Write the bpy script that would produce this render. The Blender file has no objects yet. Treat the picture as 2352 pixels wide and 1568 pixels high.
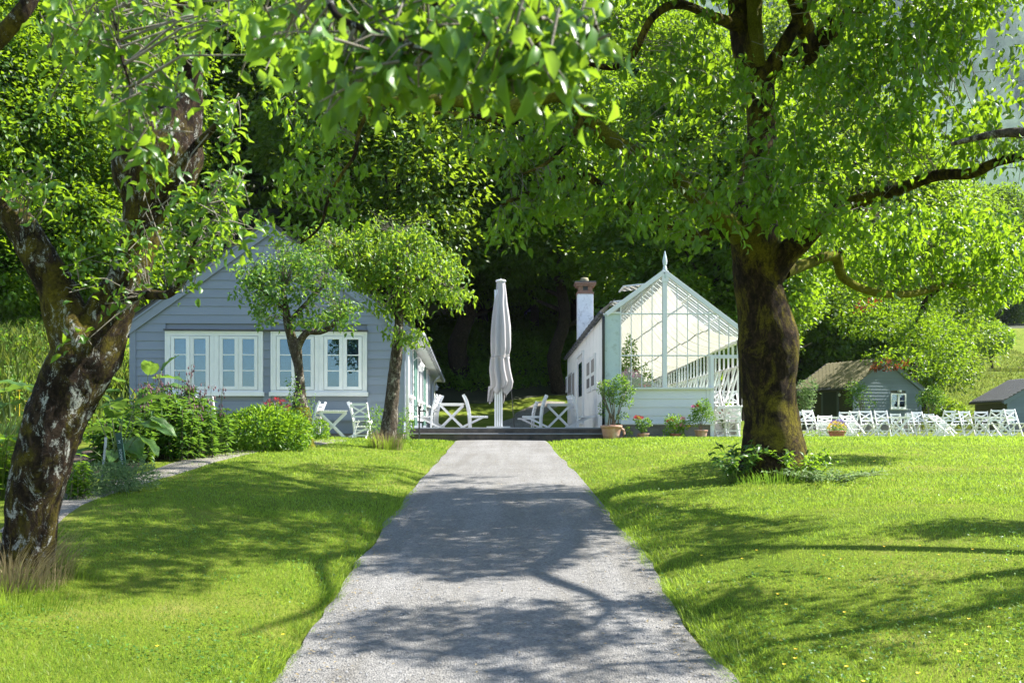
import bpy, math, random
import numpy as np
from mathutils import Vector, Matrix, Euler
from math import radians, sin, cos, pi

random.seed(7)
rng = np.random.default_rng(11)
S = bpy.context.scene
COL = S.collection

# ------------------------------------------------------------------ camera, sky, sun, exposure
EYE = 1.6
F = 2287.0                      # focal length in photo units (frame 2352 wide)
cam_d = bpy.data.cameras.new('camera')
cam = bpy.data.objects.new('camera', cam_d); COL.objects.link(cam)
cam.location = (0, 0, EYE); cam.rotation_euler = (radians(90), 0, 0)
cam_d.sensor_width = 36; cam_d.lens = 35.0
cam_d.shift_y = 0.0825
cam_d.clip_start = 0.1; cam_d.clip_end = 6000
cam_d.dof.use_dof = True; cam_d.dof.focus_distance = 25.0; cam_d.dof.aperture_fstop = 6.3
S.camera = cam

SUN_EL, SUN_BACK = radians(50), radians(12)
sdir = Vector((cos(SUN_EL)*cos(SUN_BACK), cos(SUN_EL)*sin(SUN_BACK), sin(SUN_EL)))
W = bpy.data.worlds.new('World'); S.world = W; W.use_nodes = True
nt = W.node_tree; nt.nodes.clear()
sky = nt.nodes.new('ShaderNodeTexSky'); sky.sky_type = 'NISHITA'; sky.sun_disc = False
sky.sun_elevation = SUN_EL; sky.sun_rotation = math.atan2(sdir.x, sdir.y)
sky.dust_density = .4; sky.air_density = 1.0; sky.ozone_density = 2.2
bg = nt.nodes.new('ShaderNodeBackground'); bg.inputs[1].default_value = 0.088
wo = nt.nodes.new('ShaderNodeOutputWorld')
# soft summer clouds mixed into the sky all round
tc = nt.nodes.new('ShaderNodeTexCoord'); mp = nt.nodes.new('ShaderNodeMapping'); mp.inputs['Scale'].default_value = (1.2, 1.2, 3.5)
cn = nt.nodes.new('ShaderNodeTexNoise'); cn.inputs['Scale'].default_value = 1.7; cn.inputs['Detail'].default_value = 7; cn.inputs['Roughness'].default_value = .58
cr = nt.nodes.new('ShaderNodeValToRGB'); cr.color_ramp.elements[0].position = .56; cr.color_ramp.elements[1].position = .85
cm = nt.nodes.new('ShaderNodeMix'); cm.data_type = 'RGBA'; cm.inputs[7].default_value = (7.5, 8, 8.6, 1)
nt.links.new(tc.outputs['Generated'], mp.inputs[0]); nt.links.new(mp.outputs[0], cn.inputs['Vector'])
nt.links.new(cn.outputs['Fac'], cr.inputs[0]); nt.links.new(cr.outputs[0], cm.inputs[0])
nt.links.new(sky.outputs[0], cm.inputs[6]); nt.links.new(cm.outputs[2], bg.inputs[0]); nt.links.new(bg.outputs[0], wo.inputs[0])

sd = bpy.data.lights.new('sun', 'SUN'); sd.energy = 5.0; sd.angle = radians(0.55); sd.color = (1, .955, .88)
sun = bpy.data.objects.new('sun', sd); COL.objects.link(sun)
sun.rotation_euler = sdir.to_track_quat('Z', 'Y').to_euler(); sun.location = sdir*60
S.view_settings.view_transform = 'Standard'; S.view_settings.look = 'None'
S.view_settings.gamma = 1; S.view_settings.use_curve_mapping = False
S.view_settings.exposure = 1.78
cy = S.cycles
S.render.engine = 'CYCLES'
cy.max_bounces = 8; cy.diffuse_bounces = 3; cy.glossy_bounces = 3; cy.transmission_bounces = 6; cy.transparent_max_bounces = 12
cy.use_denoising = True; cy.sample_clamp_indirect = 6; cy.caustics_reflective = False; cy.caustics_refractive = False
cy.use_adaptive_sampling = True; cy.adaptive_threshold = 0.01

def P(px, py, Y):
    """point seen at photo position (px, py) at distance Y"""
    return Vector(((px-1176)/F*Y, Y, EYE+(978-py)/F*Y))

# ------------------------------------------------------------------ numpy noise
def _h(ix, iy, iz, s=0):
    n = (ix*374761393 + iy*668265263 + iz*2147483647 + s*974634777) & 0xffffffff
    n = ((n ^ (n >> 13))*1274126177) & 0xffffffff
    n = ((n ^ (n >> 16))*2246822519) & 0xffffffff
    return ((n ^ (n >> 15)) & 0xffff)/65535.0
def vn(x, y, z=0.0, s=0):
    x = np.asarray(x, float); y = np.asarray(y, float); z = np.asarray(z, float)+np.zeros_like(x)
    ix, iy, iz = np.floor(x).astype(np.int64), np.floor(y).astype(np.int64), np.floor(z).astype(np.int64)
    fx, fy, fz = x-ix, y-iy, z-iz
    fx = fx*fx*(3-2*fx); fy = fy*fy*(3-2*fy); fz = fz*fz*(3-2*fz)
    r = 0
    for a in (0, 1):
        for b in (0, 1):
            for c in (0, 1):
                r = r + _h(ix+a, iy+b, iz+c, s)*(fx if a else 1-fx)*(fy if b else 1-fy)*(fz if c else 1-fz)
    return r
def fbm(x, y, z=0.0, o=3, s=0):
    r = 0; a = .5; t = 0
    for k in range(o):
        r = r+a*vn(x*2**k, y*2**k, np.asarray(z)*2**k, s+k*17); t += a; a *= .5
    return r/t
def smooth(t):
    t = np.clip(t, 0, 1); return t*t*(3-2*t)

# ------------------------------------------------------------------ terrain heights
_py = [-60, -10, 0, 3, 5.7, 7.29, 8.73, 13.05, 17.2, 25.4, 27, 200]
_pz = [-2.5, -.95, -.42, -.12, .129, .236, .371, .62, .833, 1.185, 1.2, 1.2]
_ly = [-60, -10, 0, 4.7, 7.5, 10.5, 14, 16, 19.5, 22, 24, 27, 33, 60, 200]
_lz = [-2.3, -.65, -.12, .34, .577, .80, .93, 1.07, 1.235, 1.315, 1.325, 1.3, 1.22, 1.25, 1.25]
def xc(Y): return -.0115*np.asarray(Y)+.013
def path_half(Y, side=0):
    Y = np.asarray(Y, float)
    return np.interp(Y, [5.7, 12, 25], [1.31, 1.26, 1.16])+.05*np.clip(10/Y, .3, 1)*(vn(Y*.9+side*37, Y*0+side, 0, 5)-.5)*2+.015*(Y < 12)*(vn(Y*4.1, Y*0+side*9, 0, 6)-.5)*2
def zpath(Y): return np.interp(Y, _py, _pz)
def hgt(x, y):
    x = np.asarray(x, float); y = np.asarray(y, float)
    pz = np.interp(y, _py, _pz); lz = np.interp(y, _ly, _lz)
    d = np.abs(x-xc(y))
    t = .35*smooth((d-1.2)/.5)+.65*smooth((d-1.2)/3.2)
    z = pz+(lz-pz)*t
    # left garden bank and meadow
    z = z+smooth((-x-8.5)/7)*np.clip(y-15, 0, 60)*.16
    # rise behind the terrace
    c = np.interp(y, [44, 52, 60, 68, 85, 130, 220, 420, 900], [0, .9, 2.3, 5.9, 9, 24, 60, 170, 420])
    # to the right the lawn stays flat longer, then a grass terrace and a slope
    r = np.interp(y, [72, 80, 84, 100, 112, 135, 220, 420, 900], [0, .5, 1.8, 5.85, 6.2, 13.5, 26, 55, 90])
    w = smooth((x-9-np.clip(y-70, 0, 400)*.16)/(8+np.clip(y-90, 0, 400)*.12))
    z = z+c*(1-w)+r*w
    return z
def G(x, y): return float(hgt(x, y))

# ------------------------------------------------------------------ materials
def mat(name):
    m = bpy.data.materials.new(name); m.use_nodes = True
    n = m.node_tree.nodes; n.clear()
    return m, n, m.node_tree.links
def _noise(n, l, sc, det=4, rough=.55, vec=None, dist=0):
    t = n.new('ShaderNodeTexNoise'); t.inputs['Scale'].default_value = sc; t.inputs['Detail'].default_value = det
    t.inputs['Roughness'].default_value = rough; t.inputs['Distortion'].default_value = dist
    if vec is not None: l.new(vec, t.inputs['Vector'])
    return t
def _ramp(n, l, src, stops):
    r = n.new('ShaderNodeValToRGB'); e = r.color_ramp.elements
    while len(e) < len(stops): e.new(.5)
    for k, (p, c) in enumerate(stops):
        e[k].position = p; e[k].color = (*c, 1) if len(c) == 3 else c
    l.new(src, r.inputs[0]); return r
def _mixc(n, l, f, a, b, mode='MIX'):
    m = n.new('ShaderNodeMix'); m.data_type = 'RGBA'; m.blend_type = mode
    for s, v in ((0, f), (6, a), (7, b)):
        if hasattr(v, 'links'): l.new(v, m.inputs[s])
        elif s == 0: m.inputs[0].default_value = v
        else: m.inputs[s].default_value = (*v, 1)
    return m.outputs[2]
def simple(name, c1, c2=None, rough=.6, scale=3, bump=0.0, bscale=40, metal=0, spec=.5, stretch=None, dirt=None, dscale=1.5):
    m, n, l = mat(name)
    c2 = c2 or tuple(v*.82 for v in c1)
    tc = n.new('ShaderNodeTexCoord'); vec = tc.outputs['Object']
    if stretch:
        mp = n.new('ShaderNodeMapping'); mp.inputs['Scale'].default_value = stretch; l.new(vec, mp.inputs[0]); vec = mp.outputs[0]
    t = _noise(n, l, scale, 5, .6, vec)
    oi = n.new('ShaderNodeObjectInfo')
    r = _ramp(n, l, t.outputs['Fac'], [(.32, c1), (.68, c2)])
    col = r.outputs[0]
    hs = n.new('ShaderNodeHueSaturation'); mr = n.new('ShaderNodeMapRange')
    mr.inputs[3].default_value = .93; mr.inputs[4].default_value = 1.05
    l.new(oi.outputs['Random'], mr.inputs[0]); l.new(mr.outputs[0], hs.inputs['Value']); l.new(col, hs.inputs['Color']); col = hs.outputs[0]
    if dirt:
        t3 = _noise(n, l, dscale, 6, .7, tc.outputs['Object'])
        r3 = _ramp(n, l, t3.outputs['Fac'], [(.52, (0, 0, 0)), (.72, (1, 1, 1))])
        col = _mixc(n, l, r3.outputs[0], col, dirt)
    b = n.new('ShaderNodeBsdfPrincipled'); l.new(col, b.inputs['Base Color'])
    b.inputs['Roughness'].default_value = rough; b.inputs['Metallic'].default_value = metal
    b.inputs['Specular IOR Level'].default_value = spec
    if bump:
        t2 = _noise(n, l, bscale, 4, .6, vec); bp = n.new('ShaderNodeBump'); bp.inputs['Strength'].default_value = bump
        bp.inputs['Distance'].default_value = .01; l.new(t2.outputs['Fac'], bp.inputs['Height']); l.new(bp.outputs[0], b.inputs['Normal'])
    o = n.new('ShaderNodeOutputMaterial'); l.new(b.outputs[0], o.inputs[0])
    return m
def leafmat(name, dark, light, trans, tf=.45, rough=.38, gl=.5, objrand=False, hot=None):
    m, n, l = mat(name)
    if objrand:
        oi = n.new('ShaderNodeObjectInfo'); src = oi.outputs['Random']
    else:
        a = n.new('ShaderNodeAttribute'); a.attribute_name = 'tint'; src = a.outputs['Fac']
    col = _ramp(n, l, src, [(0, dark), (.38, tuple(d*.8+l_*.2 for d, l_ in zip(dark, light))), (.85, light), (1, hot or light)]).outputs[0]  # on tree leaves this spread also stands in for shaded and sunlit leaves
    tcol = _mixc(n, l, .5, col, trans)
    d = n.new('ShaderNodeBsdfPrincipled'); d.inputs['Roughness'].default_value = rough; l.new(col, d.inputs['Base Color'])
    d.inputs['Specular IOR Level'].default_value = gl
    t = n.new('ShaderNodeBsdfTranslucent'); 
    sc = n.new('ShaderNodeMix'); sc.data_type = 'RGBA'; sc.blend_type = 'MULTIPLY'; sc.inputs[0].default_value = 1
    l.new(_ramp(n, l, src, [(0, tuple(v*.8 for v in trans)), (1, trans)]).outputs[0], t.inputs['Color'])
    mx = n.new('ShaderNodeMixShader'); mx.inputs[0].default_value = tf
    l.new(d.outputs[0], mx.inputs[1]); l.new(t.outputs[0], mx.inputs[2])
    o = n.new('ShaderNodeOutputMaterial'); l.new(mx.outputs[0], o.inputs[0])
    return m
M = {}
M['apple_leaf'] = leafmat('apple leaf', (0.0279, 0.093, 0.01674), (0.08835, 0.2046, 0.02418), (0.3534, 0.558, 0.0279), .45, .38, .5, hot=(0.1395, 0.2604, 0.03255))
M['apple_leaf_one'] = leafmat('apple leaf single', (0.0279, 0.093, 0.01674), (0.093, 0.2139, 0.02604), (0.3534, 0.558, 0.03255), .45, .38, .5, objrand=True)
M['pear_leaf'] = leafmat('pear leaf', (0.01711, 0.06674, 0.01027), (0.077, 0.1882, 0.0154), (0.385, 0.616, 0.02053), .45, .42, .4, hot=(0.154, 0.2823, 0.02139))
M['pear_leaf_one'] = leafmat('pear leaf single', (0.01711, 0.06674, 0.01027), (0.08556, 0.1968, 0.01711), (0.385, 0.616, 0.02053), .45, .42, .4, objrand=True)
M['small_leaf'] = leafmat('fruit tree leaf', (0.035, 0.11, 0.022), (0.1, 0.23, 0.038), (0.3, 0.5, 0.04), .42, .42, .4, hot=(0.22, 0.36, 0.05))
M['young_leaf'] = leafmat('young pear leaf', (0.0425, 0.119, 0.017), (0.119, 0.2465, 0.0255), (0.391, 0.578, 0.02975), .45, .4, .4, hot=(0.289, 0.374, 0.051))
M['wood_leaf'] = leafmat('woodland leaf', (0.016, 0.0544, 0.0064), (0.072, 0.168, 0.012), (0.304, 0.48, 0.0144), .48, .45, .35, hot=(0.12, 0.232, 0.016))
M['wood_leaf_light'] = leafmat('sunlit tone woodland leaf', (0.0306, 0.0816, 0.00816), (0.0884, 0.1836, 0.01496), (0.3128, 0.4624, 0.0204), .5, .4, .5, hot=(0.136, 0.2448, 0.0204))  # lighter copy of wood_leaf: sunlit brightness of crowns put into the colour
M['bank_leaf'] = leafmat('bank plant leaf', (.04, .11, .012), (.13, .27, .025), (.38, .6, .03), .4, .5, .35)
M['copper_leaf'] = leafmat('copper leaf', (.05, .015, .01), (.12, .03, .015), (.30, .06, .02), .4)
M['grass'] = leafmat('grass blade', (0.056, 0.122, 0.01), (0.205, 0.30, 0.033), (0.47, 0.67, 0.06), .45, .5, .3, hot=(0.3496, 0.3496, 0.1292))
M['dry_grass'] = leafmat('dry grass', (0.24, 0.192, 0.096), (0.384, 0.304, 0.176), (0.36, 0.288, 0.16), .3, .7, .2)
M['bush_leaf'] = leafmat('bush leaf', (0.051, 0.136, 0.0153), (0.1105, 0.238, 0.02125), (0.323, 0.527, 0.0255), .45, .4, .4, hot=(0.221, 0.34, 0.034))
M['lily_leaf'] = leafmat('lily leaf', (0.036, 0.099, 0.0198), (0.081, 0.18, 0.0315), (0.225, 0.405, 0.036), .4, .4, .5, hot=(0.126, 0.234, 0.045))
M['big_leaf'] = leafmat('broad leaf', (0.056, 0.136, 0.028), (0.104, 0.208, 0.048), (0.24, 0.4, 0.048), .4, .45, .4, objrand=True)
M['herb_leaf'] = leafmat('silver herb leaf', (0.096, 0.176, 0.064), (0.192, 0.288, 0.12), (0.24, 0.36, 0.12), .4, .6, .3)
M['meadow'] = leafmat('meadow grass', (0.0612, 0.102, 0.0136), (0.1428, 0.1972, 0.034), (0.2584, 0.3264, 0.0408), .4, .6, .3, hot=(0.272, 0.272, 0.0952))
M['yellow'] = simple('yellow petal', (.85, .58, .02), (.9, .66, .03), .6)
M['violet'] = simple('violet petal', (.16, .09, .42), (.3, .2, .6), .6)
M['pink'] = simple('pink petal', (.75, .18, .42), (.6, .1, .3), .6)
M['red'] = simple('red petal', (.68, .03, .04), (.5, .02, .05), .6)
M['lily_bud'] = simple('dusky lily bud', (.09, .03, .045), (.20, .08, .09), .6, scale=6)
M['lily_stem'] = simple('lily stem', (.09, .13, .04), (.12, .08, .06), .6)
M['twig'] = simple('twig bark', (.10, .085, .06), (.22, .20, .16), .85, 14, .5, 60)
M['green_stem'] = simple('green stem', (.12, .2, .04), (.16, .16, .06), .6)
def bark(name, moss, lichen, base=(.022, .014, .009), base2=(.085, .055, .034), mosspos=(.42, .6), lichpos=(.6, .66)):
    m, n, l = mat(name)
    tc = n.new('ShaderNodeTexCoord')
    mp = n.new('ShaderNodeMapping'); mp.inputs['Scale'].default_value = (1, 1, .55); l.new(tc.outputs['Object'], mp.inputs[0])
    t = _noise(n, l, 14, 10, .78, mp.outputs[0], .6)
    c = _ramp(n, l, t.outputs['Fac'], [(.40, tuple(v*.5 for v in base)), (.50, base), (.66, base2)]).outputs[0]
    t2 = _noise(n, l, 2.6, 9, .8, mp.outputs[0], .5)
    r2 = _ramp(n, l, t2.outputs['Fac'], [(mosspos[0], (0, 0, 0)), (mosspos[1], (1, 1, 1))])
    t3 = _noise(n, l, 45, 3, .7, tc.outputs['Object'])
    mc = _ramp(n, l, t3.outputs['Fac'], [(.3, tuple(v*.35 for v in moss)), (.75, moss)]).outputs[0]
    c = _mixc(n, l, r2.outputs[0], c, mc)
    t4 = _noise(n, l, 9, 10, .85, mp.outputs[0], .5)
    r4 = _ramp(n, l, t4.outputs['Fac'], [(lichpos[0], (0, 0, 0)), (lichpos[1], (1, 1, 1))])
    c = _mixc(n, l, r4.outputs[0], c, lichen)
    b = n.new('ShaderNodeBsdfPrincipled'); l.new(c, b.inputs['Base Color']); b.inputs['Roughness'].default_value = .95
    b.inputs['Specular IOR Level'].default_value = .15
    bp = n.new('ShaderNodeBump'); bp.inputs['Strength'].default_value = 1; bp.inputs['Distance'].default_value = .06
    l.new(t.outputs['Fac'], bp.inputs['Height']); l.new(bp.outputs[0], b.inputs['Normal'])
    o = n.new('ShaderNodeOutputMaterial'); l.new(b.outputs[0], o.inputs[0])
    return m
M['bark_lichen'] = bark('mossy lichen bark', (.20, .165, .018), (.46, .47, .43), mosspos=(.48, .62), lichpos=(.55, .585))
M['bark_moss'] = bark('mossy bark', (.23, .19, .02), (.15, .14, .10), (.022, .014, .009), (.075, .046, .026), mosspos=(.47, .60), lichpos=(.68, .74))
M['bark_small'] = bark('grey fruit bark', (.16, .13, .02), (.36, .34, .28), (.07, .055, .04), (.16, .13, .10), mosspos=(.58, .7), lichpos=(.52, .6))
M['bark_moss_bright'] = bark('bright mossy bark', (.22, .22, .02), (.3, .28, .2), mosspos=(.3, .45), lichpos=(.7, .75))
M['bark_dark'] = bark('dark forest bark', (.05, .06, .02), (.12, .11, .09), (.03, .024, .018), (.07, .055, .04), mosspos=(.55, .7), lichpos=(.66, .74))

def lawn_mat():
    m, n, l = mat('lawn turf')
    g = n.new('ShaderNodeNewGeometry')
    t = _noise(n, l, .9, 6, .65, g.outputs['Position']); t2 = _noise(n, l, 60, 4, .7, g.outputs['Position'])
    c = _ramp(n, l, t.outputs['Fac'], [(.3, (.09, .15, .012)), (.55, (.17, .22, .026)), (.75, (.27, .255, .07))]).outputs[0]
    c = _mixc(n, l, .7, c, _ramp(n, l, t2.outputs['Fac'], [(.3, (.35, .35, .35)), (.7, (1.15, 1.15, 1.1))]).outputs[0], 'MULTIPLY')
    b = n.new('ShaderNodeBsdfPrincipled'); b.inputs['Roughness'].default_value = 1; b.inputs['Specular IOR Level'].default_value = .1
    l.new(c, b.inputs['Base Color'])
    bp = n.new('ShaderNodeBump'); bp.inputs['Strength'].default_value = .8; bp.inputs['Distance'].default_value = .04
    l.new(t2.outputs['Fac'], bp.inputs['Height']); l.new(bp.outputs[0], b.inputs['Normal'])
    o = n.new('ShaderNodeOutputMaterial'); l.new(b.outputs[0], o.inputs[0]); return m
M['lawn'] = lawn_mat()
def gravel_mat(name, a, b_, c_, big=.8):
    m, n, l = mat(name)
    g = n.new('ShaderNodeNewGeometry'); pos = g.outputs['Position']
    v = n.new('ShaderNodeTexVoronoi'); v.inputs['Scale'].default_value = 75; l.new(pos, v.inputs['Vector'])
    t = _noise(n, l, big, 6, .7, pos); t2 = _noise(n, l, 28, 5, .75, pos)
    sep = n.new('ShaderNodeSeparateColor'); l.new(v.outputs['Color'], sep.inputs[0])
    c = _ramp(n, l, sep.outputs[0], [(0, a), (.5, b_), (1, c_)]).outputs[0]
    c = _mixc(n, l, .8, c, _ramp(n, l, t.outputs['Fac'], [(.3, (.78, .77, .75)), (.7, (1.08, 1.08, 1.08))]).outputs[0], 'MULTIPLY')
    c = _mixc(n, l, .8, c, _ramp(n, l, t2.outputs['Fac'], [(.3, (.6, .6, .6)), (.65, (1.15, 1.15, 1.15))]).outputs[0], 'MULTIPLY')
    mp = n.new('ShaderNodeMapping'); mp.inputs['Scale'].default_value = (2.6, .22, 1); l.new(pos, mp.inputs[0])
    t5 = _noise(n, l, 1.0, 5, .65, mp.outputs[0], .4)
    c = _mixc(n, l, .85, c, _ramp(n, l, t5.outputs['Fac'], [(.35, (.80, .78, .74)), (.55, (1, 1, 1)), (.7, (1.12, 1.12, 1.12))]).outputs[0], 'MULTIPLY')
    b = n.new('ShaderNodeBsdfPrincipled'); b.inputs['Roughness'].default_value = .9; b.inputs['Specular IOR Level'].default_value = .3
    l.new(c, b.inputs['Base Color'])
    bp = n.new('ShaderNodeBump'); bp.inputs['Strength'].default_value = .9; bp.inputs['Distance'].default_value = .012; bp.invert = True
    l.new(v.outputs['Distance'], bp.inputs['Height'])
    bp2 = n.new('ShaderNodeBump'); bp2.inputs['Strength'].default_value = .6; bp2.inputs['Distance'].default_value = .02
    l.new(t2.outputs['Fac'], bp2.inputs['Height']); l.new(bp.outputs[0], bp2.inputs['Normal']); l.new(bp2.outputs[0], b.inputs['Normal'])
    o = n.new('ShaderNodeOutputMaterial'); l.new(b.outputs[0], o.inputs[0]); return m
M['gravel'] = gravel_mat('grey gravel', (.17, .167, .162), (.22, .215, .206), (.29, .281, .267))
M['side_gravel'] = gravel_mat('brown gravel', (.12, .11, .09), (.24, .22, .19), (.38, .36, .32), 2.5)
M['soil'] = gravel_mat('bark mulch soil', (.04, .028, .02), (.075, .052, .036), (.13, .10, .075), 3)
M['blue_paint'] = simple('grey blue paint', (0.22, 0.2531, 0.3196), (0.2407, 0.2739, 0.3362), .55, 2.2, .25, 60, stretch=(.3, 1, 6), spec=.4)
M['shed_paint'] = simple('slate blue paint', (0.119, 0.1573, 0.1827), (0.1403, 0.1785, 0.204), .6, 2, .2, 50, stretch=(.3, 1, 6))
M['shed_side'] = simple('shade darkened olive boarding', (0.068, 0.072, 0.052), (0.084, 0.084, 0.064), .7, 3, .3, 40)  # darker than the front boards: the side wall's shade is in the colour
M['dark_door'] = simple('dark blue door paint', (.03, .045, .055), (.04, .055, .065), .5)
M['white_paint'] = simple('white joinery paint', (.80, .80, .78), (.74, .75, .74), .45, 4, .1, 60)
M['white_board'] = simple('white boarding', (.74, .75, .75), (.68, .69, .69), .55, 4, .15, 60, stretch=(1, .3, 5))
M['chair_paint'] = simple('white chair paint', (.86, .86, .86), (.80, .80, .80), .5, 5, .15, 70)
M['pale_panel'] = simple('white boards tinted for shade', (.74, .745, .785), (.77, .775, .81), .5, 1.5, .1, 60)  # white boards; the bluish cast of open shade is mixed into the paint
M['worn_white'] = simple('weathered white paint', (.50, .60, .62), (.60, .69, .70), .7, 5, .4, 30, dirt=(.34, .42, .40), dscale=5)
M['render_white'] = simple('white wall render', (.88, .865, .82), (.83, .82, .78), .8, 1.2, .3, 25, dirt=(.62, .62, .6), dscale=1.3)
M['chimney_white'] = simple('flaking limewash', (.74, .76, .80), (.62, .65, .70), .85, 4, .5, 25, dirt=(.28, .28, .3), dscale=5)
M['green_paint'] = simple('green door paint', (.12, .24, .20), (.16, .29, .24), .5)
M['brick'] = simple('old brick', (.22, .11, .075), (.30, .19, .14), .9, 12, .6, 50, dirt=(.12, .10, .09), dscale=9)
M['slate'] = simple('grey slate', (0.068, 0.068, 0.072), (0.112, 0.112, 0.12), .6, 5, .4, 30)
M['olive_slate'] = simple('mossy yellow slate', (0.1955, 0.1785, 0.102), (0.2465, 0.221, 0.1275), .75, 6, .4, 40)
M['stone'] = simple('foundation stone', (0.187, 0.17, 0.1615), (0.2805, 0.2465, 0.2295), .9, 5, .7, 22, dirt=(.14, .12, .10), dscale=3)
M['step_dark'] = simple('dark step stone', (.06, .05, .042), (.13, .10, .08), .7, 5, .6, 25, dirt=(.03, .028, .028), dscale=2)  # risers darker than the step slabs
M['step_top'] = simple('grey step nosing', (.22, .23, .25), (.30, .31, .33), .5, 4, .3, 30)
M['terrace'] = simple('terrace paving', (.16, .16, .16), (.22, .22, .22), .8, 3, .3, 30)
M['zinc'] = simple('grey zinc', (.36, .37, .38), (.44, .45, .46), .45, 3, metal=.3)
M['black_metal'] = simple('black metal', (.02, .022, .024), (.03, .032, .035), .45)
M['dark_gutter'] = simple('dark gutter', (.05, .052, .058), (.08, .08, .085), .4)
M['alu'] = simple('brushed white aluminium', (.72, .74, .76), (.66, .68, .70), .35, 3, metal=.2)
M['canvas'] = simple('off white canvas', (0.41, 0.3895, 0.3813), (0.4756, 0.4551, 0.4469), .85, 3, .25, 120, stretch=(1, 1, .3))
M['terracotta'] = simple('terracotta', (0.416, 0.208, 0.136), (0.496, 0.296, 0.216), .8, 7, .3, 30, dirt=(.62, .48, .40), dscale=3)
M['pot_red'] = simple('red terracotta', (0.4, 0.136, 0.088), (0.448, 0.176, 0.12), .75, 5, .2, 30)
M['grey_wood'] = simple('weathered timber', (.30, .28, .26), (.20, .19, .18), .8, 5, .4, 40)
M['sign_green'] = simple('dark green sign', (.015, .06, .04), (.02, .07, .045), .4)
M['lettering'] = simple('white lettering', (.6, .7, .65))
M['stake'] = simple('galvanised stake', (.35, .37, .4), (.5, .52, .55), .4, metal=.5)
M['granite'] = simple('lichen stone', (.28, .24, .17), (.40, .35, .26), .9, 3, .8, 12, dirt=(.42, .30, .10), dscale=2)
M['mulch'] = simple('brush pile', (.16, .10, .07), (.24, .17, .12), .9, 8)
M['room'] = simple('dark window backing', (.035, .05, .065), (.05, .065, .08), .9)  # dim room and reflected sky are put into this dark blue colour
M['curtain'] = simple('lace curtain', (.7, .72, .74), rough=.9)
M['terry'] = simple('white gable render', (.6, .62, .64), (.5, .52, .55), .8)
def glass_mat(name, refl, tint, ior=1.45, gc=(.95, .97, 1)):
    m, n, l = mat(name)
    g = n.new('ShaderNodeBsdfGlossy'); g.inputs['Roughness'].default_value = .015; g.inputs['Color'].default_value = (*gc, 1)
    t = n.new('ShaderNodeBsdfTransparent'); t.inputs['Color'].default_value = (*tint, 1)
    f = n.new('ShaderNodeFresnel'); f.inputs['IOR'].default_value = ior
    a = n.new('ShaderNodeMath'); a.operation = 'ADD'; a.inputs[1].default_value = refl; a.use_clamp = True
    l.new(f.outputs[0], a.inputs[0])
    mx = n.new('ShaderNodeMixShader'); l.new(a.outputs[0], mx.inputs[0]); l.new(t.outputs[0], mx.inputs[1]); l.new(g.outputs[0], mx.inputs[2])
    o = n.new('ShaderNodeOutputMaterial'); l.new(mx.outputs[0], o.inputs[0]); return m
M['clear_glass'] = glass_mat('clear glazing', .01, (.95, .98, .96))
M['window_glass'] = glass_mat('reflecting window glass', .10, (.55, .66, .75), 1.45, (.62, .84, 1))  # blue gloss tint stands in for the colour of the reflected sky
def cloth_mat():
    m, n, l = mat('cream shade cloth')
    d = n.new('ShaderNodeBsdfDiffuse'); d.inputs[0].default_value = (.50, .465, .42, 1)
    t = n.new('ShaderNodeBsdfTranslucent'); t.inputs[0].default_value = (.47, .435, .39, 1)
    mx = n.new('ShaderNodeMixShader'); mx.inputs[0].default_value = .55
    l.new(d.outputs[0], mx.inputs[1]); l.new(t.outputs[0], mx.inputs[2])
    o = n.new('ShaderNodeOutputMaterial'); l.new(mx.outputs[0], o.inputs[0]); return m
M['cloth'] = cloth_mat()

# ------------------------------------------------------------------ object helpers
def link(name, me, m=None, parent=None, loc=None):
    o = bpy.data.objects.new(name, me); COL.objects.link(o)
    if m is not None and me is not None and not me.materials: me.materials.append(m)
    if parent is not None: o.parent = parent
    if loc is not None: o.location = loc
    return o
def thing(name, label, cat, loc=(0, 0, 0), rz=0, group=None):
    o = bpy.data.objects.new(name, None); COL.objects.link(o); o.empty_display_size = .2
    o.location = loc; o.rotation_euler = (0, 0, rz); tag(o, label, cat, group); return o
def tag(o, label=None, cat=None, group=None, kind=None):
    if label: o['label'] = label
    if cat: o['category'] = cat
    if group: o['group'] = group
    if kind: o['kind'] = kind
    return o
def kids(o): return [c for c in bpy.data.objects if c.parent == o]
def copy_tree(root, loc, rz, label, group=None, scale=None):
    r = root.copy(); COL.objects.link(r); r.location = loc; r.rotation_euler = (0, 0, rz); r['label'] = label
    if group: r['group'] = group
    if scale: r.scale = scale if hasattr(scale, '__len__') else (scale,)*3
    for ch in KIDS[root.name]:
        c = ch.copy(); COL.objects.link(c); c.parent = r
    return r
KIDS = {}
def np_mesh(name, V, Fc, tint=None, smooth_=False, m=None):
    me = bpy.data.meshes.new(name)
    V = np.ascontiguousarray(V, np.float32); Fc = np.ascontiguousarray(Fc, np.int32); k = Fc.shape[1]
    me.vertices.add(len(V)); me.vertices.foreach_set('co', V.ravel())
    me.loops.add(Fc.size); me.loops.foreach_set('vertex_index', Fc.ravel())
    me.polygons.add(len(Fc)); me.polygons.foreach_set('loop_start', np.arange(0, Fc.size, k, dtype=np.int32))
    me.polygons.foreach_set('loop_total', np.full(len(Fc), k, np.int32))
    if smooth_: me.polygons.foreach_set('use_smooth', np.ones(len(Fc), bool))
    if tint is not None:
        a = me.attributes.new('tint', 'FLOAT', 'POINT'); a.data.foreach_set('value', np.ascontiguousarray(tint, np.float32))
    me.update(calc_edges=True)
    if m is not None: me.materials.append(m)
    return me
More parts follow.
